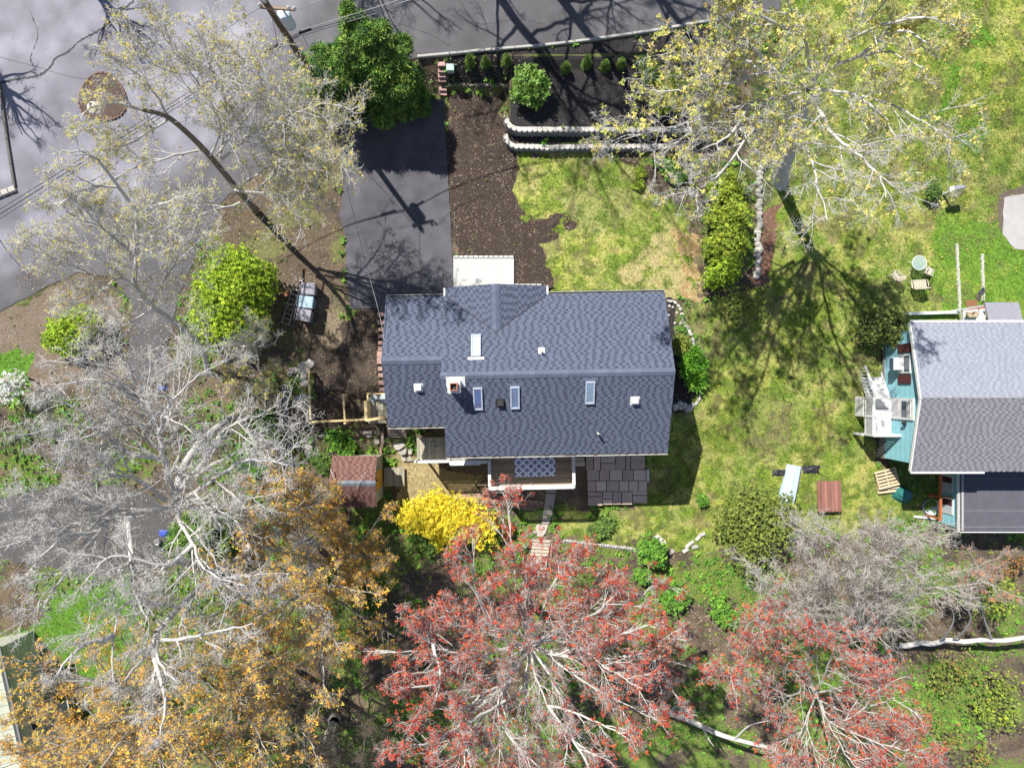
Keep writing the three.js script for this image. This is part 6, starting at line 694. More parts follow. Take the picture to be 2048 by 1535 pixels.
// orange budding trees of the slope
const orl = (p, s = 0.062) => ({ prob: p * 1.9, size: s * 1.05, cols: ORANGE, spread: 0.14, per: 1 });
tree('orange_leaved_tree', 'orange leaved young maple beside the shed', { base: [612, 1135], r: 0.2, rTop: 0.08, bark: BARK.mid, fine: BARK.brown, trunk: [[612, 1150, 3], [618, 1165, 6], [622, 1180, 8]], auto: { n: 16, from: 0.2, el: [0.35, 0.9], len: 4.6 }, k: { kids: [1.5, 5, 2.4], len: 1, up: 0.1 }, leaves: orl(0.55) });
tree('orange_leaved_tree', 'orange leaved maple spreading toward the pale green house', { base: [340, 1330], r: 0.2, rTop: 0.08, bark: BARK.mid, fine: BARK.brown, trunk: [[318, 1370, 3], [290, 1410, 6], [270, 1440, 7.5]], auto: { n: 17, from: 0.2, el: [0.15, 0.8], len: 4.8 }, k: { kids: [1.5, 5, 2.4], len: 1, up: 0.05 }, leaves: orl(0.55) });
tree('orange_leaved_tree', 'orange leaved maple between the crooked bare tree and the broken stems', { base: [520, 1300], r: 0.2, rTop: 0.08, bark: BARK.mid, fine: BARK.brown, trunk: [[505, 1340, 3], [490, 1380, 6], [480, 1400, 7.5]], auto: { n: 16, from: 0.25, el: [0.25, 0.9], len: 4.2 }, k: { kids: [1.5, 5, 2.4], len: 1, up: 0.08 }, leaves: orl(0.5) });
tree('orange_leaved_tree', 'smaller orange leaved maple overlapping the worn shed roof', { base: [605, 990], r: 0.12, rTop: 0.05, bark: BARK.mid, fine: BARK.brown, trunk: [[598, 1000, 2.2], [590, 1010, 4]], auto: { n: 12, from: 0.25, el: [0.25, 0.9], len: 2.6 }, k: { kids: [1.9, 6, 3], len: 0.9, up: 0.1 }, leaves: orl(0.55, 0.062) });
tree('orange_leaved_tree', 'thin orange leaved tree behind the yellow flowering bush', { base: [700, 1090], r: 0.12, rTop: 0.05, bark: BARK.mid, fine: BARK.brown, trunk: [[705, 1100, 2.2], [708, 1110, 4]], auto: { n: 11, from: 0.25, el: [0.25, 0.9], len: 2.7 }, k: { kids: [1.8, 5, 3], len: 0.9, up: 0.1 }, leaves: orl(0.5, 0.062) });
tree('orange_leaved_tree', 'orange leaved maple at the bottom of the slope below the pale green house', { base: [210, 1440], r: 0.18, rTop: 0.07, bark: BARK.mid, fine: BARK.brown, trunk: [[190, 1470, 3], [165, 1510, 6]], auto: { n: 14, from: 0.25, el: [0.1, 0.7], len: 4 }, k: { kids: [1.6, 6, 3], len: 0.9, up: 0.05 }, leaves: orl(0.5) });
// red maples
const rdl = (p, s = 0.062, w) => ({ prob: p, size: s, cols: RED, spread: 0.1, where: w, per: 1 });
tree('red_maple', 'large pale barked red budding maple below the garden steps', { base: [1052, 1190], r: 0.3, rTop: 0.18, bark: BARK.pale, fine: BARK.redtwig, limbR: 0.068, trunk: [[1056, 1235, 3.5], [1060, 1292, 7]], auto: { n: 16, from: 0.88, el: [0.2, 0.75], len: 5.2, bend: 0.02 }, k: { kids: [1.6, 5, 2.4], len: 1.0, wob: 0.13, up: 0.08, ang: [0.3, 0.75] }, leaves: rdl(1.0, 0.07, p => clamp(Math.hypot(p.x - 0.9, p.z - 12.2) / 5, 0.15, 1.2)),
  limbs: [[[1060, 1290, 7], [1095, 1268, 8.5], [1133, 1252, 9.5], [1195, 1222, 11], [1240, 1180, 12]], [[1060, 1290, 7], [1055, 1250, 8.4], [1040, 1212, 9.6], [1005, 1150, 11]], [[1058, 1288, 7], [1003, 1275, 8.4], [958, 1200, 10.5], [944, 1118, 12.5]], [[1056, 1296, 7], [1000, 1318, 8.4], [930, 1310, 9.6], [866, 1289, 10.6], [808, 1242, 12]], [[1058, 1300, 7], [1020, 1361, 9], [996, 1390, 10], [1006, 1455, 11.4], [1074, 1530, 13]], [[1064, 1296, 7], [1110, 1310, 8.2], [1160, 1296, 9.4], [1210, 1332, 10.6], [1285, 1376, 12]], [[1160, 1296, 9.4], [1232, 1272, 11], [1300, 1248, 12]], [[1062, 1302, 7.2], [1074, 1358, 9], [1097, 1412, 10.4], [1135, 1485, 12]], [[1020, 1361, 9], [960, 1390, 10.4], [925, 1420, 11.2], [838, 1412, 12.4]], [[1010, 1400, 10], [940, 1450, 11.6], [930, 1530, 13]], [[866, 1289, 10.6], [880, 1360, 11.6], [800, 1375, 12.6]], [[1066, 1290, 7], [1085, 1225, 9], [1110, 1160, 10.6], [1150, 1120, 11.6]], [[1020, 1361, 9], [890, 1470, 12], [820, 1490, 13]], [[1100, 1412, 10.4], [1190, 1440, 11.6], [1260, 1480, 12.8]], [[930, 1310, 9.6], [860, 1340, 11], [790, 1345, 12.2]], [[1097, 1412, 10.4], [1160, 1500, 12.4], [1190, 1560, 13.4]]] });
tree('red_maple', 'red budding maple with several thin pale stems beside the fallen trunk', { base: [1600, 1330], r: 0.2, rTop: 0.1, bark: BARK.pale, fine: BARK.redtwig, limbR: 0.045, trunk: [[1615, 1355, 2.5], [1632, 1385, 4.5]], k: { kids: [1.7, 6, 2.4], len: 1.15, wob: 0.14, up: 0.1, ang: [0.35, 0.85] }, leaves: rdl(0.9, 0.068),
  limbs: [[[1600, 1345, 1.5], [1560, 1330, 4], [1548, 1262, 6.5], [1505, 1226, 8.4]], [[1632, 1385, 4.5], [1648, 1350, 6.5], [1665, 1300, 8.5], [1660, 1262, 9.5]], [[1632, 1385, 4.5], [1662, 1445, 7], [1738, 1413, 9], [1790, 1395, 10]], [[1632, 1390, 4.6], [1600, 1470, 7.4], [1560, 1530, 9.6]], [[1632, 1385, 4.6], [1690, 1370, 6.6], [1740, 1320, 8.6]], [[1640, 1400, 5], [1680, 1490, 8], [1720, 1545, 10]], [[1610, 1365, 3.4], [1580, 1390, 5.4], [1500, 1350, 7.6], [1450, 1330, 8.8]], [[1662, 1445, 7], [1770, 1490, 10], [1830, 1500, 11]], [[1640, 1400, 5], [1720, 1440, 8], [1800, 1450, 10]]] });
tree('red_maple', 'young red budding tree between the slope shrubs and the red maple', { base: [1300, 1290], r: 0.1, rTop: 0.04, bark: BARK.pale, trunk: [[1306, 1310, 2.5], [1312, 1335, 5]], auto: { n: 9, from: 0.25, el: [0.25, 0.9], len: 2.6 }, k: { kids: [1.5, 5, 3], len: 0.95, up: 0.08 }, leaves: rdl(0.7, 0.066) });
tree('red_maple', 'red budding sapling near the flat black roof', { base: [1930, 1165], r: 0.06, rTop: 0.03, bark: BARK.warm, trunk: [[1940, 1150, 1.5], [1950, 1130, 3]], auto: { n: 8, from: 0.3, el: [0.4, 1], len: 1.6 }, k: { kids: [2, 5, 2], len: 0.9, up: 0.1 }, leaves: { prob: 0.3, size: 0.08, cols: [[0.5, 0.26, 0.1], [0.5, 0.18, 0.1]], spread: 0.06 } });
// grey thicket tree near the fallen trunk
tree('bare_tree', 'bare grey many stemmed tree sprouting beside the fallen trunk', { base: [1722, 1262], r: 0.22, rTop: 0.16, bark: BARK.beige, limbR: 0.045, trunk: [[1726, 1272, 0], [1730, 1280, 1.2]], k: { kids: [1.5, 5, 2], len: 1.05, wob: 0.18, up: 0.06, ang: [0.35, 0.85] },
  limbs: [[[1731, 1280, 1.2], [1742, 1230, 3.2], [1762, 1195, 5], [1815, 1155, 7.4]], [[1730, 1278, 1.2], [1716, 1225, 3.6], [1738, 1140, 6], [1744, 1072, 8]], [[1728, 1278, 1.2], [1690, 1225, 3.4], [1661, 1180, 5.4], [1640, 1100, 7.4], [1602, 1062, 8.6]], [[1726, 1276, 1], [1650, 1270, 3], [1608, 1230, 4.6], [1604, 1165, 6.2], [1600, 1095, 7.8]], [[1732, 1278, 1.2], [1780, 1225, 4], [1850, 1180, 6.4], [1890, 1175, 7.4]], [[1731, 1280, 1.2], [1745, 1180, 5], [1790, 1105, 7.6], [1830, 1080, 8.6]], [[1728, 1278, 1.2], [1700, 1190, 5], [1690, 1110, 7.2], [1665, 1060, 8.6]], [[1732, 1280, 1.2], [1800, 1210, 4.6], [1870, 1140, 7.4]], [[1727, 1276, 1], [1640, 1230, 4], [1560, 1190, 6.6], [1505, 1140, 8]], [[1731, 1280, 1.2], [1770, 1150, 6], [1760, 1080, 8]]] });
{ const p = [[1800, 1290, -1.9], [1850, 1286, -1.4], [1905, 1281, -1], [1975, 1281, -0.7], [2080, 1272, -0.3]].map(q => W(...q)), t = thing('fallen_log', 'long white fallen tree trunk lying across the slope', 'log', p[2].clone()); part(t, 'trunk', new MB().tube(new THREE.CatmullRomCurve3(p).getPoints(24).map((q, k) => q.add(V(rr(-.03, .03), rr(-.03, .03), 0.05 * Math.sin(k)))), Array.from({ length: 25 }, (_, k) => lerp(0.16, 0.11, k / 24) * rr(0.9, 1.1)), 10, true), BARK.pale);
  const up = [[[1905, 1280, -1], [1928, 1262, 0.8], [1942, 1236, 2.4], [1936, 1212, 3.6], [1950, 1190, 4.6]], [[1880, 1282, -1.1], [1898, 1262, 0.6], [1908, 1236, 1.8], [1902, 1210, 3]], [[1985, 1280, -0.7], [1970, 1240, 1.4], [1960, 1200, 3]]]; for (const l of up) { const q = l.map(v => W(...v)); part(t, 'branch', new MB().tube(new THREE.CatmullRomCurve3(q).getPoints(14), Array.from({ length: 15 }, (_, k) => lerp(0.06, 0.012, k / 14)), 6), BARK.pale); } }
{ const p = [[1300, 1412, -1.4], [1375, 1438, -0.2], [1440, 1468, 1.2], [1480, 1480, 2.0], [1560, 1500, 3.4]].map(q => W(...q)), t = thing('leaning_trunk', 'pale leaning birch like trunk with broken side branches on the slope', 'log', p[0].clone()); part(t, 'trunk', new MB().tube(new THREE.CatmullRomCurve3(p).getPoints(24), Array.from({ length: 25 }, (_, k) => lerp(0.17, 0.08, k / 24)), 10, true), BARK.pale); for (const l of [[[1370, 1437, -0.2], [1388, 1428, 0.6], [1396, 1432, 1]], [[1405, 1452, 0.3], [1418, 1478, 1.4], [1428, 1492, 2]], [[1340, 1425, -0.8], [1352, 1412, -0.2], [1370, 1412, 0.2]], [[1470, 1477, 1.9], [1500, 1450, 3.2], [1540, 1440, 4.2]]]) { const q = l.map(v => W(...v)); part(t, 'branch', new MB().tube(new THREE.CatmullRomCurve3(q).getPoints(8), Array.from({ length: 9 }, (_, k) => lerp(0.06, 0.015, k / 8)), 6), BARK.pale); } }
// yellow green oak over the lawn
tree('yellow_green_oak', 'great spreading tree with yellow green young leaves over the lawn', { base: [1562, 362], r: 0.34, rTop: 0.2, bark: BARK.grey, limbR: 0.085, trunk: [[1580, 300, 3.4], [1605, 225, 6.6], [1621, 178, 8.2]], k: { kids: [1.4, 5, 2.4], len: 1.1 }, leaves: { prob: 0.95, size: 0.095, cols: YG, spread: 0.14, geo: SPRAY[0], per: 1, where: p => clamp(1.0 - (p.z + 13.5) * 0.12, 0.15, 1) },
  limbs: [[[1621, 176, 8], [1700, 186, 9.5], [1800, 216, 11], [1880, 266, 12], [1908, 292, 12.5]], [[1705, 190, 9.6], [1750, 215, 10.2], [1792, 272, 11.2]], [[1630, 190, 8.2], [1660, 258, 10], [1710, 305, 11.5], [1755, 345, 12.5], [1772, 395, 13]], [[1612, 195, 8], [1600, 255, 9.6], [1628, 340, 11.6], [1655, 440, 13.4]], [[1600, 195, 8], [1522, 243, 10], [1440, 346, 12], [1378, 390, 13]], [[1600, 184, 8], [1498, 208, 9.8], [1381, 243, 11.6], [1317, 261, 12.6], [1240, 275, 13.4]], [[1605, 178, 8], [1528, 144, 9.6], [1484, 126, 10.6], [1425, 117, 11.4], [1330, 98, 12.4]], [[1560, 155, 8.8], [1498, 88, 10.6], [1455, 53, 11.6], [1405, 8, 12.6]], [[1630, 165, 8.2], [1641, 138, 9], [1691, 85, 10.6], [1770, 6, 12.4], [1800, -40, 13]], [[1640, 145, 8.8], [1720, 112, 10.4], [1785, 106, 11.4], [1862, 142, 12.6]], [[1625, 160, 8.2], [1606, 70, 11], [1565, -20, 13]], [[1498, 208, 9.8], [1460, 270, 11.2], [1400, 300, 12.2]], [[1425, 117, 11.4], [1380, 170, 12.2], [1310, 185, 12.8]], [[1528, 144, 9.6], [1440, 170, 11.2], [1340, 150, 12.4]], [[1691, 85, 10.6], [1740, 60, 11.8], [1840, 30, 13], [1910, 50, 13.4]], [[1606, 70, 11], [1520, 30, 12.6], [1480, -30, 13.4]], [[1720, 112, 10.4], [1800, 60, 12], [1870, 100, 12.8]], [[1590, 210, 8.4], [1555, 270, 10], [1530, 340, 11.4]], [[1605, 200, 8.4], [1578, 280, 10.2], [1560, 335, 11.2]]] });
// broken stems at the bottom of the slope
tree('bare_tree', 'two stemmed bare tree with rough grey trunks at the bottom of the slope', { base: [668, 1436], r: 0.32, rTop: 0.28, bark: bark([0.42, 0.39, 0.34]), limbR: 0.2, trunk: [[668, 1440, -2], [668, 1444, -1.5]], k: { kids: [0.5, 4, 2], len: 0.7 }, limbs: [[[664, 1448, -1.6], [645, 1500, 1.5], [622, 1560, 4], [590, 1680, 8]], [[670, 1450, -1.6], [668, 1500, 1.6], [665, 1560, 4], [660, 1700, 8.4]]] });
tree('bare_sapling', 'thin dark stemmed bare sapling beside the rough two stemmed tree', { base: [740, 1400], r: 0.05, rTop: 0.03, bark: BARK.dark, trunk: [[735, 1430, 2.5], [732, 1460, 4.5]], auto: { n: 9, from: 0.2, el: [0.3, 1], len: 2.2 }, k: { kids: [1.8, 5, 2], len: 0.9 } });
tree('bare_sapling', 'thin dark stemmed bare sapling on the brown slope below the orange maple', { base: [600, 1440], r: 0.05, rTop: 0.03, bark: BARK.dark, trunk: [[590, 1470, 2.5], [585, 1500, 4.5]], auto: { n: 9, from: 0.2, el: [0.3, 1], len: 2.2 }, k: { kids: [1.8, 5, 2], len: 0.9 } });
tree('bare_sapling', 'small bare sapling with budding twigs behind the concrete block row', { base: [520, 740], r: 0.06, rTop: 0.03, bark: BARK.warm, trunk: [[515, 742, 1.2], [512, 745, 2.2]], auto: { n: 9, from: 0.2, el: [0.2, 0.9], len: 1.9 }, k: { kids: [2, 5, 2], len: 0.9 }, leaves: { prob: 0.3, size: 0.09, cols: BUDS, spread: 0.04 } });
// trees north of the road, outside the view, whose shadows cross the asphalt; and one on the corner
const off = (px, py, h, label) => tree('roadside_tree', label, { base: [px, py], r: 0.3, rTop: 0.12, bark: BARK.mid, fine: BARK.brown, trunk: [V(0, 0, 0), V(0, 0, 0)].map((_, k) => { const b = Wg(px, py); return b.clone().add(V(rr(-.4, .4), h * (0.35 + k * 0.35), rr(-.4, .4))); }), auto: { n: 11, from: 0.35, el: [0.6, 1.15], len: h * 0.33 }, k: { kids: [0.8, 4, 1.4], len: 1 } }, 'trees across the road');
off(905, -165, 21, 'bare roadside tree across the road from the evergreens'); off(1020, -150, 22, 'bare roadside tree across the road from the small conical shrubs'); off(1150, -230, 22, 'bare roadside tree across the road from the block walls'); off(640, -210, 12, 'bare roadside tree across the road from the utility pole'); off(-40, 95, 6, 'small bare tree on the red mulch strip by the corner'); off(160, -75, 8, 'bare roadside tree past the long sealed crack');

// ---------------------------------------------------------------- shrubs
// a shrub: lobes [px, py, radius m, height m] of leaf sprays over stems
function shrub(name, label, cat, lobes, o, group) {
  const L = lobes.map(([x, y, r, h]) => { let p; for (let i = 0, hh = h * 0.5; i < 4; i++) { p = W(x, y, hh); hh = G(p.x, p.z) + h * 0.55; } return { x: p.x, z: p.z, g: G(p.x, p.z), r, h }; }), base = V(L[0].x, L[0].g, L[0].z), s = thing(name, label, cat, base, group), it = [], stems = new MB();
  for (const b of L) { const n = Math.round((o.dens || 260) * b.r * b.r * (o.n || 1) * 3.2);
    for (let k = 0; k < n; k++) { const az = rr(0, 6.283), v = Math.pow(rnd(), 0.8), rad = Math.pow(rnd(), o.shell || 0.35) * (rnd() < 0.07 ? rr(1, 1.28) : 1), lump = 1 - (o.lump || 0.45) + 2 * (o.lump || 0.45) * fbm(Math.cos(az) * 2.2 + b.x, Math.sin(az) * 2.2 + v * 2.4 + b.z, 2), el = Math.asin(clamp(v * 1.15 - 0.15, -0.15, 1)), R = b.r * rad * lump; it.push({ p: V(b.x + Math.cos(az) * Math.cos(el) * R, b.g + 0.12 * b.h + (0.44 * b.h) * (1 + Math.sin(el) * rad * lump * 0.98) * (o.low ? 0.7 : 1), b.z + Math.sin(az) * Math.cos(el) * R), s: o.size * rr(0.65, 1.3), c: tint(pick(o.cols), o.var || 0.3) }); }
    const ns = o.stems || 7; for (let k = 0; k < ns; k++) { const az = rr(0, 6.283), q = b.r * rr(0.3, 0.85); stems.tube([V(b.x + rr(-.08, .08), b.g - 0.05, b.z + rr(-.08, .08)), V(b.x + Math.cos(az) * q * 0.4, b.g + b.h * 0.45, b.z + Math.sin(az) * q * 0.4), V(b.x + Math.cos(az) * q, b.g + b.h * rr(0.7, 0.98), b.z + Math.sin(az) * q)], [0.035 * Math.max(0.5, b.r), 0.022 * Math.max(0.5, b.r), 0.005], 4); } }
  scatter(s, 'foliage', o.geo || SPRAY[1], o.mat || leafMat, it, base); part(s, 'stems', stems, o.stemM || BARK.dark, false, 'stuff'); shrub.n = (shrub.n || 0) + it.length; return s;
}
const CHART = [[0.36, 0.54, 0.018], [0.46, 0.62, 0.03], [0.22, 0.36, 0.02], [0.5, 0.6, 0.05]], GREEN = [[0.14, 0.26, 0.035], [0.2, 0.32, 0.05], [0.1, 0.2, 0.03]], VIVID = [[0.15, 0.36, 0.025], [0.22, 0.44, 0.04], [0.1, 0.28, 0.02]], OLIVE = [[0.24, 0.30, 0.04], [0.3, 0.36, 0.06], [0.17, 0.23, 0.035]], YELLOWG = [[0.36, 0.46, 0.03], [0.46, 0.54, 0.05], [0.24, 0.34, 0.03]], EVER = [[0.09, 0.20, 0.03], [0.15, 0.30, 0.045], [0.28, 0.40, 0.06], [0.05, 0.12, 0.025]], FORS = [[0.9, 0.78, 0.03], [0.86, 0.7, 0.025], [0.8, 0.74, 0.06]];
const green = { size: 0.13, dens: 260 };
shrub('chartreuse_bush', 'big round chartreuse bush beside the wheeled bins', 'bush', [[462, 600, 1.95, 3.0], [440, 640, 1.5, 2.6], [500, 570, 1.5, 2.7], [470, 540, 1.3, 2.5], [490, 640, 1.4, 2.5]], { size: 0.13, dens: 190, cols: CHART, shell: 0.28, var: 0.22, lump: 0.2 });
shrub('chartreuse_bush', 'smaller chartreuse bush on the leaf litter by the lower road', 'bush', [[140, 665, 1.15, 2.0], [170, 645, 0.9, 1.9], [120, 680, 0.8, 1.5]], { size: 0.12, dens: 220, cols: CHART, shell: 0.3, lump: 0.25 });
shrub('flowering_bush', 'yellow flowering forsythia bush below the paver path', 'bush', [[865, 1030, 1.35, 2.0], [915, 1035, 1.4, 2.1], [955, 1050, 1.2, 1.8], [830, 1030, 0.9, 1.6], [895, 1070, 1.0, 1.5], [870, 1005, 0.9, 1.7]], { size: 0.12, dens: 130, cols: FORS, shell: 0.5, geo: SPRAY[2], var: 0.2 });
const yb = { size: 0.13, dens: 200, cols: YELLOWG };
shrub('oval_shrub', 'yellow green shrub at the top of the shrub row beside the dry stone wall', 'bush', [[1462, 372, 0.8, 1.5], [1435, 385, 0.6, 1.3]], yb); shrub('oval_shrub', 'yellow green shrub in the middle of the shrub row beside the dry stone wall', 'bush', [[1468, 428, 0.85, 1.6], [1428, 432, 0.62, 1.2]], yb); shrub('oval_shrub', 'dense yellow green shrub second from the lawn end of the shrub row', 'bush', [[1458, 484, 0.95, 1.6], [1425, 492, 0.7, 1.4]], yb); shrub('oval_shrub', 'bright yellow green rounded shrub at the end of the shrub row', 'bush', [[1455, 538, 0.8, 1.5], [1425, 556, 0.62, 1.3]], { ...yb, cols: CHART });
shrub('thicket_shrub', 'sparse olive thicket shrub below the end of the shrub row', 'bush', [[1462, 600, 1.0, 0.9], [1500, 610, 0.9, 0.8]], { size: 0.1, dens: 90, cols: OLIVE }); 
shrub('light_green_shrub', 'light green rounded shrub at the end of the mulch bed', 'bush', [[1345, 185, 0.95, 1.5], [1325, 200, 0.6, 1.1]], { ...green, cols: YELLOWG }); shrub('light_green_shrub', 'small yellow green shrub under the great spreading tree', 'bush', [[1455, 180, 0.55, 1.1]], { ...green, cols: YELLOWG }); shrub('dark_shrub', 'dark evergreen shrub at the shaded corner of the mulch bed', 'bush', [[1300, 150, 0.6, 0.9], [1290, 128, 0.45, 0.8]], { ...green, cols: EVER, dens: 150 });
shrub('rhododendron', 'glossy broad leaved green shrub in the black mulch bed', 'bush', [[1058, 165, 0.78, 1.5], [1045, 185, 0.6, 1.3], [1075, 175, 0.6, 1.3], [1066, 200, 0.45, 0.9]], { size: 0.17, dens: 180, cols: [[0.22, 0.38, 0.06], [0.3, 0.46, 0.1], [0.16, 0.3, 0.05]], geo: SPRAY[0], mat: new THREE.MeshPhysicalMaterial({ color: 0xffffff, roughness: 0.45, transmission: 0.2, thickness: 0, side: THREE.DoubleSide }) });
// small conical arborvitae
const arbLabels = ['small conical evergreen closest to the green utility box', 'small conical evergreen second along the kerb from the utility box', 'small conical evergreen beside the glossy broad leaved shrub toward the utility box', 'small conical evergreen just past the glossy broad leaved shrub', 'tallest small conical evergreen in the mulch bed', 'small conical evergreen between the tallest cone and the last cone', 'last small conical evergreen partly under the spreading tree'];
[[940, 124, 0.9], [972, 126, 0.75], [1013, 122, 0.85], [1131, 137, 0.8], [1172, 127, 1.0], [1208, 133, 0.8], [1240, 129, 0.8]].forEach(([x, y, h], i) => { const c = Wg(x, y + 4), t = thing('arborvitae', arbLabels[i], 'shrub', c, 'small conical evergreens along the kerb'), it = []; for (let k = 0; k < 240; k++) { const f = Math.pow(rnd(), 1.25), r = 0.27 * (1 - f * 0.75) * Math.pow(rnd(), 0.3), az = rr(0, 6.283); it.push({ p: V(c.x + r * Math.cos(az), c.y + 0.05 + f * h, c.z + r * Math.sin(az)), s: 0.085 * rr(0.7, 1.3), c: tint(pick([[0.14, 0.24, 0.035], [0.2, 0.3, 0.05], [0.1, 0.18, 0.03]]), 0.3) }); } scatter(t, 'foliage', NEEDLE, needleMat, it, c); part(t, 'trunk', new MB().tube([c.clone(), c.clone().add(V(0, h * 0.8, 0))], [0.03, 0.01], 6), BARK.dark); });
// big evergreens above the driveway: lobed crowns of needle sprays
function evergreen(label, px, py, h, r, n, lobes = 14) { const c = Wg(px, py), t = thing('evergreen', label, 'tree', c, 'evergreens at the top of the driveway'), it = [], lb = []; part(t, 'trunk', new MB().tube([c.clone().add(V(0, -0.1, 0)), c.clone().add(V(rr(-.2, .2), h * 0.5, rr(-.2, .2))), c.clone().add(V(0, h * 0.9, 0))], [0.14, 0.09, 0.02], 8), BARK.dark);
  for (let k = 0; k < lobes; k++) { const f = (k + 0.5) / lobes, az = k * 2.4, q = r * Math.sqrt(1 - Math.pow(f, 1.6)) * rr(0.55, 0.95); lb.push([V(c.x + Math.cos(az) * q, c.y + h * (0.18 + 0.72 * f), c.z + Math.sin(az) * q), r * rr(0.24, 0.4)]); const e = lb[k][0]; part(t, 'branch', new MB().tube([c.clone().add(V(0, h * (0.1 + 0.6 * f), 0)), e], [0.04, 0.012], 5), BARK.dark); } lb.push([c.clone().add(V(0, h * 0.9, 0)), r * 0.35]);
  for (const [p, q] of lb) for (let k = 0; k < 0.75 * n / lb.length; k++) { const d = V(rr(-1, 1), rr(-0.6, 1), rr(-1, 1)).normalize().multiplyScalar(q * Math.pow(rnd(), 0.3)); const hi = d.y / q; it.push({ p: p.clone().add(d), s: 0.18 * rr(0.6, 1.4), c: tint(pick(EVER), 0.4) }); } scatter(t, 'foliage', NEEDLE, needleMat, it, c); }
evergreen('broad dark green evergreen overhanging the driveway', 795, 212, 4.8, 1.7, 7000, 20); evergreen('evergreen standing against the utility pole', 685, 205, 4.4, 1.8, 6400, 18); evergreen('evergreen between the pole side evergreen and the broad one', 738, 190, 5.2, 1.8, 6400, 18); evergreen('tall evergreen at the road side of the group', 775, 165, 5.4, 1.6, 5000, 14); evergreen('low evergreen at the corner of the driveway by the budding tree', 704, 232, 2.2, 0.8, 1800, 8); evergreen('low spreading evergreen above the edge of the driveway', 836, 224, 1.5, 0.7, 1300, 7); evergreen('small evergreen tip by the wires', 735, 112, 4.8, 0.9, 1700, 8);
{ const c = Wg(400, 1075); evergreen('olive evergreen beneath the bare tree limbs', 432, 1062, 3.4, 2.0, 5200, 14); }
// shrubs around the yard and the slope
const mk = (n, l, lob, cols, o = {}) => shrub(n, l, 'bush', lob, { ...green, cols, ...o });
mk('slope_shrub', 'large loose olive green shrub beside the upturned boat', [[1500, 1010, 1.5, 2.0], [1530, 1050, 1.5, 2.2], [1460, 1040, 1.2, 1.7], [1490, 1090, 1.3, 1.8], [1560, 1020, 1.1, 1.6]], OLIVE, { dens: 100, size: 0.12, shell: 0.6 });
mk('boxwood', 'small dark round boxwood on the lawn', [[1405, 998, 0.33, 0.55]], VIVID, { dens: 900, size: 0.08 }); mk('round_shrub', 'bright green round shrub on the slope', [[1300, 1098, 0.75, 1.4], [1312, 1112, 0.55, 1.2]], VIVID, { dens: 300 }); mk('round_shrub', 'bright green shrub just below the round one', [[1285, 1150, 0.5, 0.8]], VIVID, { dens: 260 });
mk('corner_shrub', 'dark olive shrub at the corner of the turquoise house', [[1760, 640, 1.1, 2.0], [1775, 665, 0.9, 1.9], [1745, 660, 0.9, 1.5]], [[0.15, 0.2, 0.03], [0.21, 0.26, 0.05], [0.1, 0.14, 0.025]], { dens: 170 });
mk('green_plant', 'bright green plant clump above the shed between fallen shadows', [[676, 882, 0.5, 0.7], [662, 872, 0.35, 0.5]], VIVID, { dens: 260 }); mk('green_plant', 'bright green plant clump beside the shed ramp side timber', [[694, 894, 0.5, 0.6]], VIVID, { dens: 260 }); mk('green_plant', 'bright green weeds at the back corner of the shed', [[645, 925, 0.6, 0.5], [630, 918, 0.4, 0.4]], GREEN, { dens: 200 }); mk('green_plant', 'tall bright green weeds beside the concrete block row', [[525, 838, 0.75, 0.9], [545, 860, 0.6, 0.7]], VIVID, { dens: 170 }); mk('green_plant', 'bright green weeds below the concrete block row', [[497, 905, 0.8, 0.9], [510, 935, 0.7, 0.8], [480, 940, 0.5, 0.6]], VIVID, { dens: 150 });
mk('fern_patch', 'fresh green fern patch on the front lawn', [[1340, 335, 0.5, 0.4], [1352, 352, 0.5, 0.4], [1318, 322, 0.35, 0.3]], VIVID, { dens: 300 }); mk('garden_plant', 'yellow green garden plant near the fern patch', [[1282, 345, 0.3, 0.35]], YELLOWG, { dens: 400 }); mk('garden_plant', 'smaller yellow green garden plant below the other one', [[1278, 370, 0.28, 0.3]], YELLOWG, { dens: 400 });
mk('bed_plant', 'spiky green daylily clump in the stone edged bed', [[1387, 728, 0.5, 0.55], [1384, 712, 0.35, 0.45]], VIVID, { geo: NEEDLE, mat: needleMat, size: 0.3, dens: 200 }); mk('bed_plant', 'spiky green daylily clump at the lower end of the stone edged bed', [[1391, 756, 0.5, 0.5]], VIVID, { geo: NEEDLE, mat: needleMat, size: 0.3, dens: 200 }); mk('bed_plant', 'dull green plant in the stone edged bed close to the wall', [[1362, 690, 0.4, 0.5]], OLIVE, { geo: NEEDLE, mat: needleMat, size: 0.25, dens: 160 });
mk('round_shrub', 'small round shrub beside the box on a post', [[1868, 380, 0.45, 0.7]], GREEN, { dens: 350 }); mk('slope_shrub', 'green shrub on the slope below the round shrub', [[1348, 1195, 0.8, 1.0], [1335, 1180, 0.6, 0.8]], VIVID, { dens: 140 }); mk('slope_shrub', 'green shrub on the slope between the saplings', [[1440, 1215, 0.7, 0.9], [1455, 1235, 0.6, 0.8]], VIVID, { dens: 140 }); mk('slope_shrub', 'green shrub under the many stemmed grey tree', [[1545, 1285, 0.8, 1.0], [1525, 1270, 0.6, 0.8]], GREEN, { dens: 150 }); mk('slope_shrub', 'yellow green shrub past the fallen white trunk', [[1960, 1180, 1.0, 1.3], [1990, 1200, 1.1, 1.4], [2010, 1170, 0.8, 1.1]], [...OLIVE, ...YELLOWG], { dens: 60, size: 0.11, shell: 0.6 });
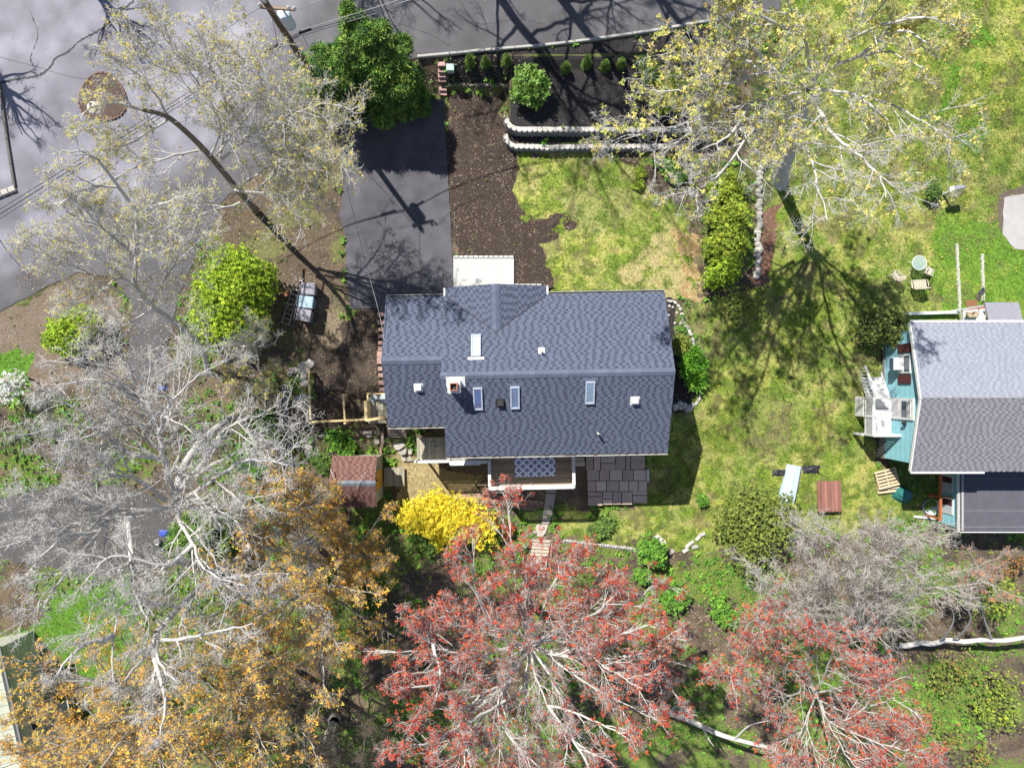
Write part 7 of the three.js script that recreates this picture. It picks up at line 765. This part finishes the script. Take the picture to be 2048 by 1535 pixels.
mk('slope_shrub', 'mixed green and orange shrub below the fallen white trunk', [[1920, 1340, 1.4, 1.8], [1880, 1360, 1.1, 1.5]], [...OLIVE, ...OLIVE, [0.42, 0.24, 0.05]], { dens: 48, size: 0.1, shell: 0.7 }); mk('slope_shrub', 'yellow green shrub at the wood edge below the fallen white trunk', [[2000, 1370, 1.5, 1.8], [2010, 1430, 1.2, 1.5], [1960, 1420, 1.1, 1.4]], [...OLIVE, ...YELLOWG], { dens: 48, size: 0.1, shell: 0.7 }); mk('slope_shrub', 'green and orange undergrowth shrub at the foot of the red trees', [[1840, 1440, 1.2, 1.4], [1900, 1480, 1.1, 1.3], [1960, 1510, 1.0, 1.2]], [...OLIVE, [0.42, 0.26, 0.05]], { dens: 45, size: 0.1, shell: 0.7 }); mk('slope_shrub', 'orange leaved shrub in the shade of the flat black roof', [[2035, 1120, 0.8, 1.2], [2010, 1140, 0.6, 0.9]], [[0.4, 0.2, 0.06], [0.3, 0.2, 0.06]], { dens: 50, size: 0.1, shell: 0.7 });
mk('slope_shrub', 'dark green shrub between the long trunk shadows', [[740, 1205, 0.7, 0.9], [728, 1190, 0.5, 0.7]], GREEN, { dens: 150 }); mk('slope_shrub', 'green shrub under the yellow flowering bush', [[860, 1085, 0.7, 0.7], [840, 1075, 0.5, 0.6]], GREEN, { dens: 150 }); mk('slope_shrub', 'fresh green plants beside the garden steps', [[1030, 1105, 0.6, 0.6], [1045, 1090, 0.4, 0.5]], VIVID, { dens: 180 }); mk('slope_shrub', 'small red green shrub beside the slab path', [[1010, 1055, 0.5, 0.6]], [...GREEN, ...RED], { dens: 240 }); mk('slope_shrub', 'green clump past the stepped slope stones', [[1210, 1050, 0.6, 0.4], [1190, 1065, 0.5, 0.4]], GREEN, { dens: 140 }); mk('slope_shrub', 'yellow green shrub at the bottom of the slope under the red maple', [[828, 1505, 0.5, 0.8]], YELLOWG, { dens: 250 }); mk('slope_shrub', 'light green shrub at the corner below the orange maple', [[150, 1515, 0.8, 1.2], [175, 1530, 0.8, 1.1]], YELLOWG, { dens: 140 });
shrub('dogwood', 'white flowering dogwood beside the leaf littered roadside', 'tree', [[22, 775, 0.9, 2.2], [40, 760, 0.6, 2.0], [8, 790, 0.6, 1.9]], { size: 0.1, dens: 90, cols: [[0.75, 0.74, 0.7], [0.7, 0.7, 0.62], [0.8, 0.8, 0.78]], shell: 0.6, var: 0.1 });
// stone edged bed beside the house
{ const pts = [[1336, 602], [1348, 604], [1357, 612], [1362, 624], [1366, 640], [1371, 652], [1379, 664], [1385, 676], [1388, 690], [1394, 718], [1398, 742], [1399, 775], [1399, 795], [1390, 808], [1372, 814]].map(p => Wg(...p)), cv = new THREE.CatmullRomCurve3(pts), e = struct('stone_edging', null, null, 'curved edging of white stones around the mulch bed beside the house', 'edging'), ms = [0.8, 1, 1.15].map(k => grain([0.44 * k, 0.42 * k, 0.385 * k], 1.6)); for (let k = 0; k < 27; k++) { const u = clamp((k + rr(0.3, 0.7)) / 27), p = cv.getPointAt(u), d = cv.getTangentAt(u); p.y = G(p.x, p.z) + 0.05; const l = rr(0.16, 0.34), w = rr(0.13, 0.2), m = new MB(), o = []; for (let j = 0; j < 7; j++) { const a = j / 7 * 6.283 + rr(-.25, .25), q = rr(0.82, 1.1); o.push([p.x + d.x * Math.cos(a) * l * 0.55 * q - d.z * Math.sin(a) * w * 0.55 * q, p.z + d.z * Math.cos(a) * l * 0.55 * q + d.x * Math.sin(a) * w * 0.55 * q]); } part(e, 'stone', m.prism(o, p.y - 0.12, p.y + rr(0.03, 0.1), 0.03), pick(ms)); } for (const [x, y] of [[1339, 612], [1346, 614], [1354, 625], [1350, 646], [1360, 647], [1337, 660], [1338, 630]]) { const p = Wg(x, y); part(e, 'stone', rockGeo(p, 0.07), ms[1]); } for (let k = 0; k < 14; k++) { const p = Wg(1345 + rnd() * 40, 806 + rnd() * 14); part(e, 'stone', rockGeo(p, rr(0.1, 0.16)), pick(ms)); }
  const lw = struct('stone_edging', null, null, 'broken line of grey edging stones on the back slope', 'edging'); for (const [x, y] of [[1313, 1073], [1320, 1080], [1326, 1085], [1404, 1068], [1396, 1075], [1382, 1085], [1376, 1090], [1390, 1093], [1371, 1100], [1343, 1104]]) { const p = Wg(x, y); part(lw, 'stone', new MB().box(p.x, p.y + 0.05, p.z, 0.36, 0.14, 0.18, rr(0.2, 0.9), 0.03), pick(ms)); }
  const w2 = thing('slope_wall', 'low block wall with pale tops on the slope behind the patio', 'wall', Wg(1130, 1082)); for (let r = 0; r < 2; r++) for (let k = 0; k < 30; k++) { const p = Wg(1129 + k * 5.1, 1079 + k * 0.62 + r * 4); part(w2, 'block', new MB().box(p.x, p.y + 0.1 - r * 0.12, p.z, 0.125, 0.2, 0.11, rr(-.15, .15), 0.015), r ? ms[0] : ms[k % 3]); } }

// ---------------------------------------------------------------- ground cover: grass, fallen leaves, chips, weeds
{
  const GRASS = (() => { const mb = new MB(); for (let k = 0; k < 6; k++) { const a = k * 1.05 + rr(-.4, .4), l = rr(0.6, 1.1), d = V(Math.cos(a), 0, Math.sin(a)), s = V(-Math.sin(a), 0, Math.cos(a)).multiplyScalar(0.09), p = V(rr(-.3, .3), 0, rr(-.3, .3)); mb.tri(p.clone().add(s), p.clone().sub(s), p.clone().addScaledVector(d, l * 0.75).setY(l * 0.6)); } return mb.geo(); })();
  const LEAF = (() => { const mb = new MB(); mb.quad(V(-0.5, 0.02, 0), V(0, 0.12, -0.32), V(0.5, 0.03, 0), V(0, 0.1, 0.32)); return mb.geo(); })();
  const hardP = [ROAD, DRIVE, PARK, UPBED, GRAVELPAD], blocked = (x, z) => { for (const p of hardP) if (inP(x, z, p)) return true; const l = toL(V(x, 0, z)); if (l.x > xW + 0.3 && l.x < xE - 0.3 && l.z > zF + 0.3 && l.z < (l.x > xM ? zB : zWB) - 0.3) return true; if (x > 19.7 && z > -2.8 && z < 4.1) return true; if (x > 23.2 && z > 3 && z < 7.7) return true; return x > 3.7 && x < 6.8 && z > 3.5 && z < 6.3; };
  const grass = [], leaves = [], chips = [], weeds = [], blooms = [];
  for (let k = 0; k < 330000; k++) { const x = rr(-28, 28), z = rr(-21, 21); if (blocked(x, z)) continue; const [c, kind] = cover(x, z), u = rnd(), p = V(x, G(x, z) + 0.01, z);
    if (kind === 'lawn') { const dry = c[0] > c[1] * 0.98; if (u < (dry ? 0.5 : 0.95)) grass.push({ p, s: rr(0.06, 0.11) * (dry ? 0.75 : 1), c: tint(c.map((v, i) => v * (dry ? 1.1 : 1.18)), 0.35), flat: true }); if (x > 10 && u > 0.972) blooms.push({ p: p.clone().setY(p.y + 0.06), s: rr(0.035, 0.055), c: tint([0.72, 0.6, 0.03], 0.15), flat: true }); if (u > 0.985 && z > -10) leaves.push({ p, s: rr(0.05, 0.1), c: tint([0.4, 0.3, 0.2], 0.35), flat: true }); }
    else if (kind === 'woods') { if (u < 0.20) leaves.push({ p, s: rr(0.06, 0.13), c: tint(pick([[0.20, 0.14, 0.09], [0.26, 0.2, 0.14], [0.12, 0.08, 0.055], [0.34, 0.27, 0.2]]), 0.3), flat: true }); else if (c[1] > c[0] && u < 0.62) { grass.push({ p, s: rr(0.07, 0.13), c: tint(c.map(v => v * 1.2), 0.4), flat: true }); if (u > 0.57) weeds.push({ p: p.clone().setY(p.y + 0.08), s: rr(0.1, 0.2), c: tint(pick(VIVID), 0.3), flat: true }); } else if (u > 0.985) weeds.push({ p: p.clone().setY(p.y + 0.08), s: rr(0.08, 0.17), c: tint(pick(z > 4 ? OLIVE : GREEN), 0.3), flat: true }); }
    else if (kind === 'litter') { if (u < 0.2) leaves.push({ p, s: rr(0.05, 0.11), c: tint(pick([[0.24, 0.18, 0.13], [0.17, 0.12, 0.08], [0.34, 0.27, 0.21]]), 0.3), flat: true }); else if (u > 0.988) weeds.push({ p: p.clone().setY(p.y + 0.05), s: rr(0.03, 0.11), c: tint(pick(OLIVE), 0.4), flat: true }); }
    else if (kind === 'chips' || kind === 'bare' || kind === 'mulch') { if (u < 0.5 * ss(0.35, 0.7, fbm(x * 1.1 + 7, z * 1.1, 2))) chips.push({ p, s: rr(0.02, 0.085), c: tint(pick([[0.3, 0.2, 0.14], [0.14, 0.09, 0.065], [0.45, 0.36, 0.27], [0.08, 0.055, 0.045]]), 0.3), flat: true }); else if (u > 0.9975 && kind !== 'mulch') weeds.push({ p: p.clone().setY(p.y + 0.04), s: rr(0.03, 0.1), c: tint(pick(OLIVE), 0.4), flat: true }); }
    else if (kind === 'dry' && u < 0.8) grass.push({ p, s: rr(0.05, 0.09), c: tint(c.map(v => v * 1.15), 0.35), flat: true }); }
  for (let k = 0; k < 2600; k++) { const b = boxOf(UPBED), x = rr(b[0], b[1]), z = rr(b[2], b[3]); if (!inP(x, z, UPBED)) continue; chips.push({ p: V(x, G(x, z) + 0.04, z), s: rr(0.03, 0.06), c: tint(pick([[0.05, 0.045, 0.045], [0.1, 0.08, 0.07], [0.3, 0.24, 0.18]]), 0.3), flat: true }); }
  for (let k = 0; k < 9000; k++) { const x = rr(-26, -16), z = rr(-6, 11); if ((inP(x, z, PARK) && rnd() < 0.35 + 0.6 * fbm(x * 0.7, z * 0.7)) || (inP(x, z, ROAD) && z > -6.5 && fbm(x, z) > 0.4)) leaves.push({ p: V(x, G(x, z) + 0.045, z), s: rr(0.05, 0.12), c: tint(pick([[0.22, 0.16, 0.11], [0.15, 0.11, 0.08], [0.3, 0.24, 0.18]]), 0.35), flat: true }); }
  for (let k = 0; k < 1500; k++) { const x = rr(-26, 22), z = rr(-20, -2); if (inP(x, z, ROAD) && (fbm(x * 0.8, z * 0.8) > 0.56 || z > -17.5 && x > -6)) leaves.push({ p: V(x, G(x, z) + 0.04, z), s: rr(0.04, 0.08), c: tint([0.34, 0.27, 0.2], 0.35), flat: true }); }
  const world = (n, geo, m, items, label, cat) => { const im = scatter(scene, n, geo, m, items); im.userData = { kind: 'stuff', label, category: cat }; };
  world('grass', GRASS, grassMat, grass, 'short patchy grass covering the lawns', 'grass'); world('fallen_leaves', LEAF, grassMat, leaves, 'dry brown fallen leaves scattered under the trees', 'leaves'); world('wood_chips', LEAF, grassMat, chips, 'brown wood chips scattered on the bare soil', 'wood chips'); world('undergrowth', SPRAY[0], leafMat, weeds, 'low green weeds sprouting through the leaf litter', 'weeds'); world('dandelions', SPRAY[2], leafMat, blooms, 'tiny yellow dandelion flowers dotting the lawn', 'flowers');
  console.log('grass', grass.length, 'leaves', leaves.length, 'chips', chips.length, 'weeds', weeds.length, 'blooms', blooms.length, 'treeLeaves', tree.n, 'twigTris', tree.t, 'sprays', tree.s, 'shrub', shrub.n);
}
renderer.render(scene, camera);
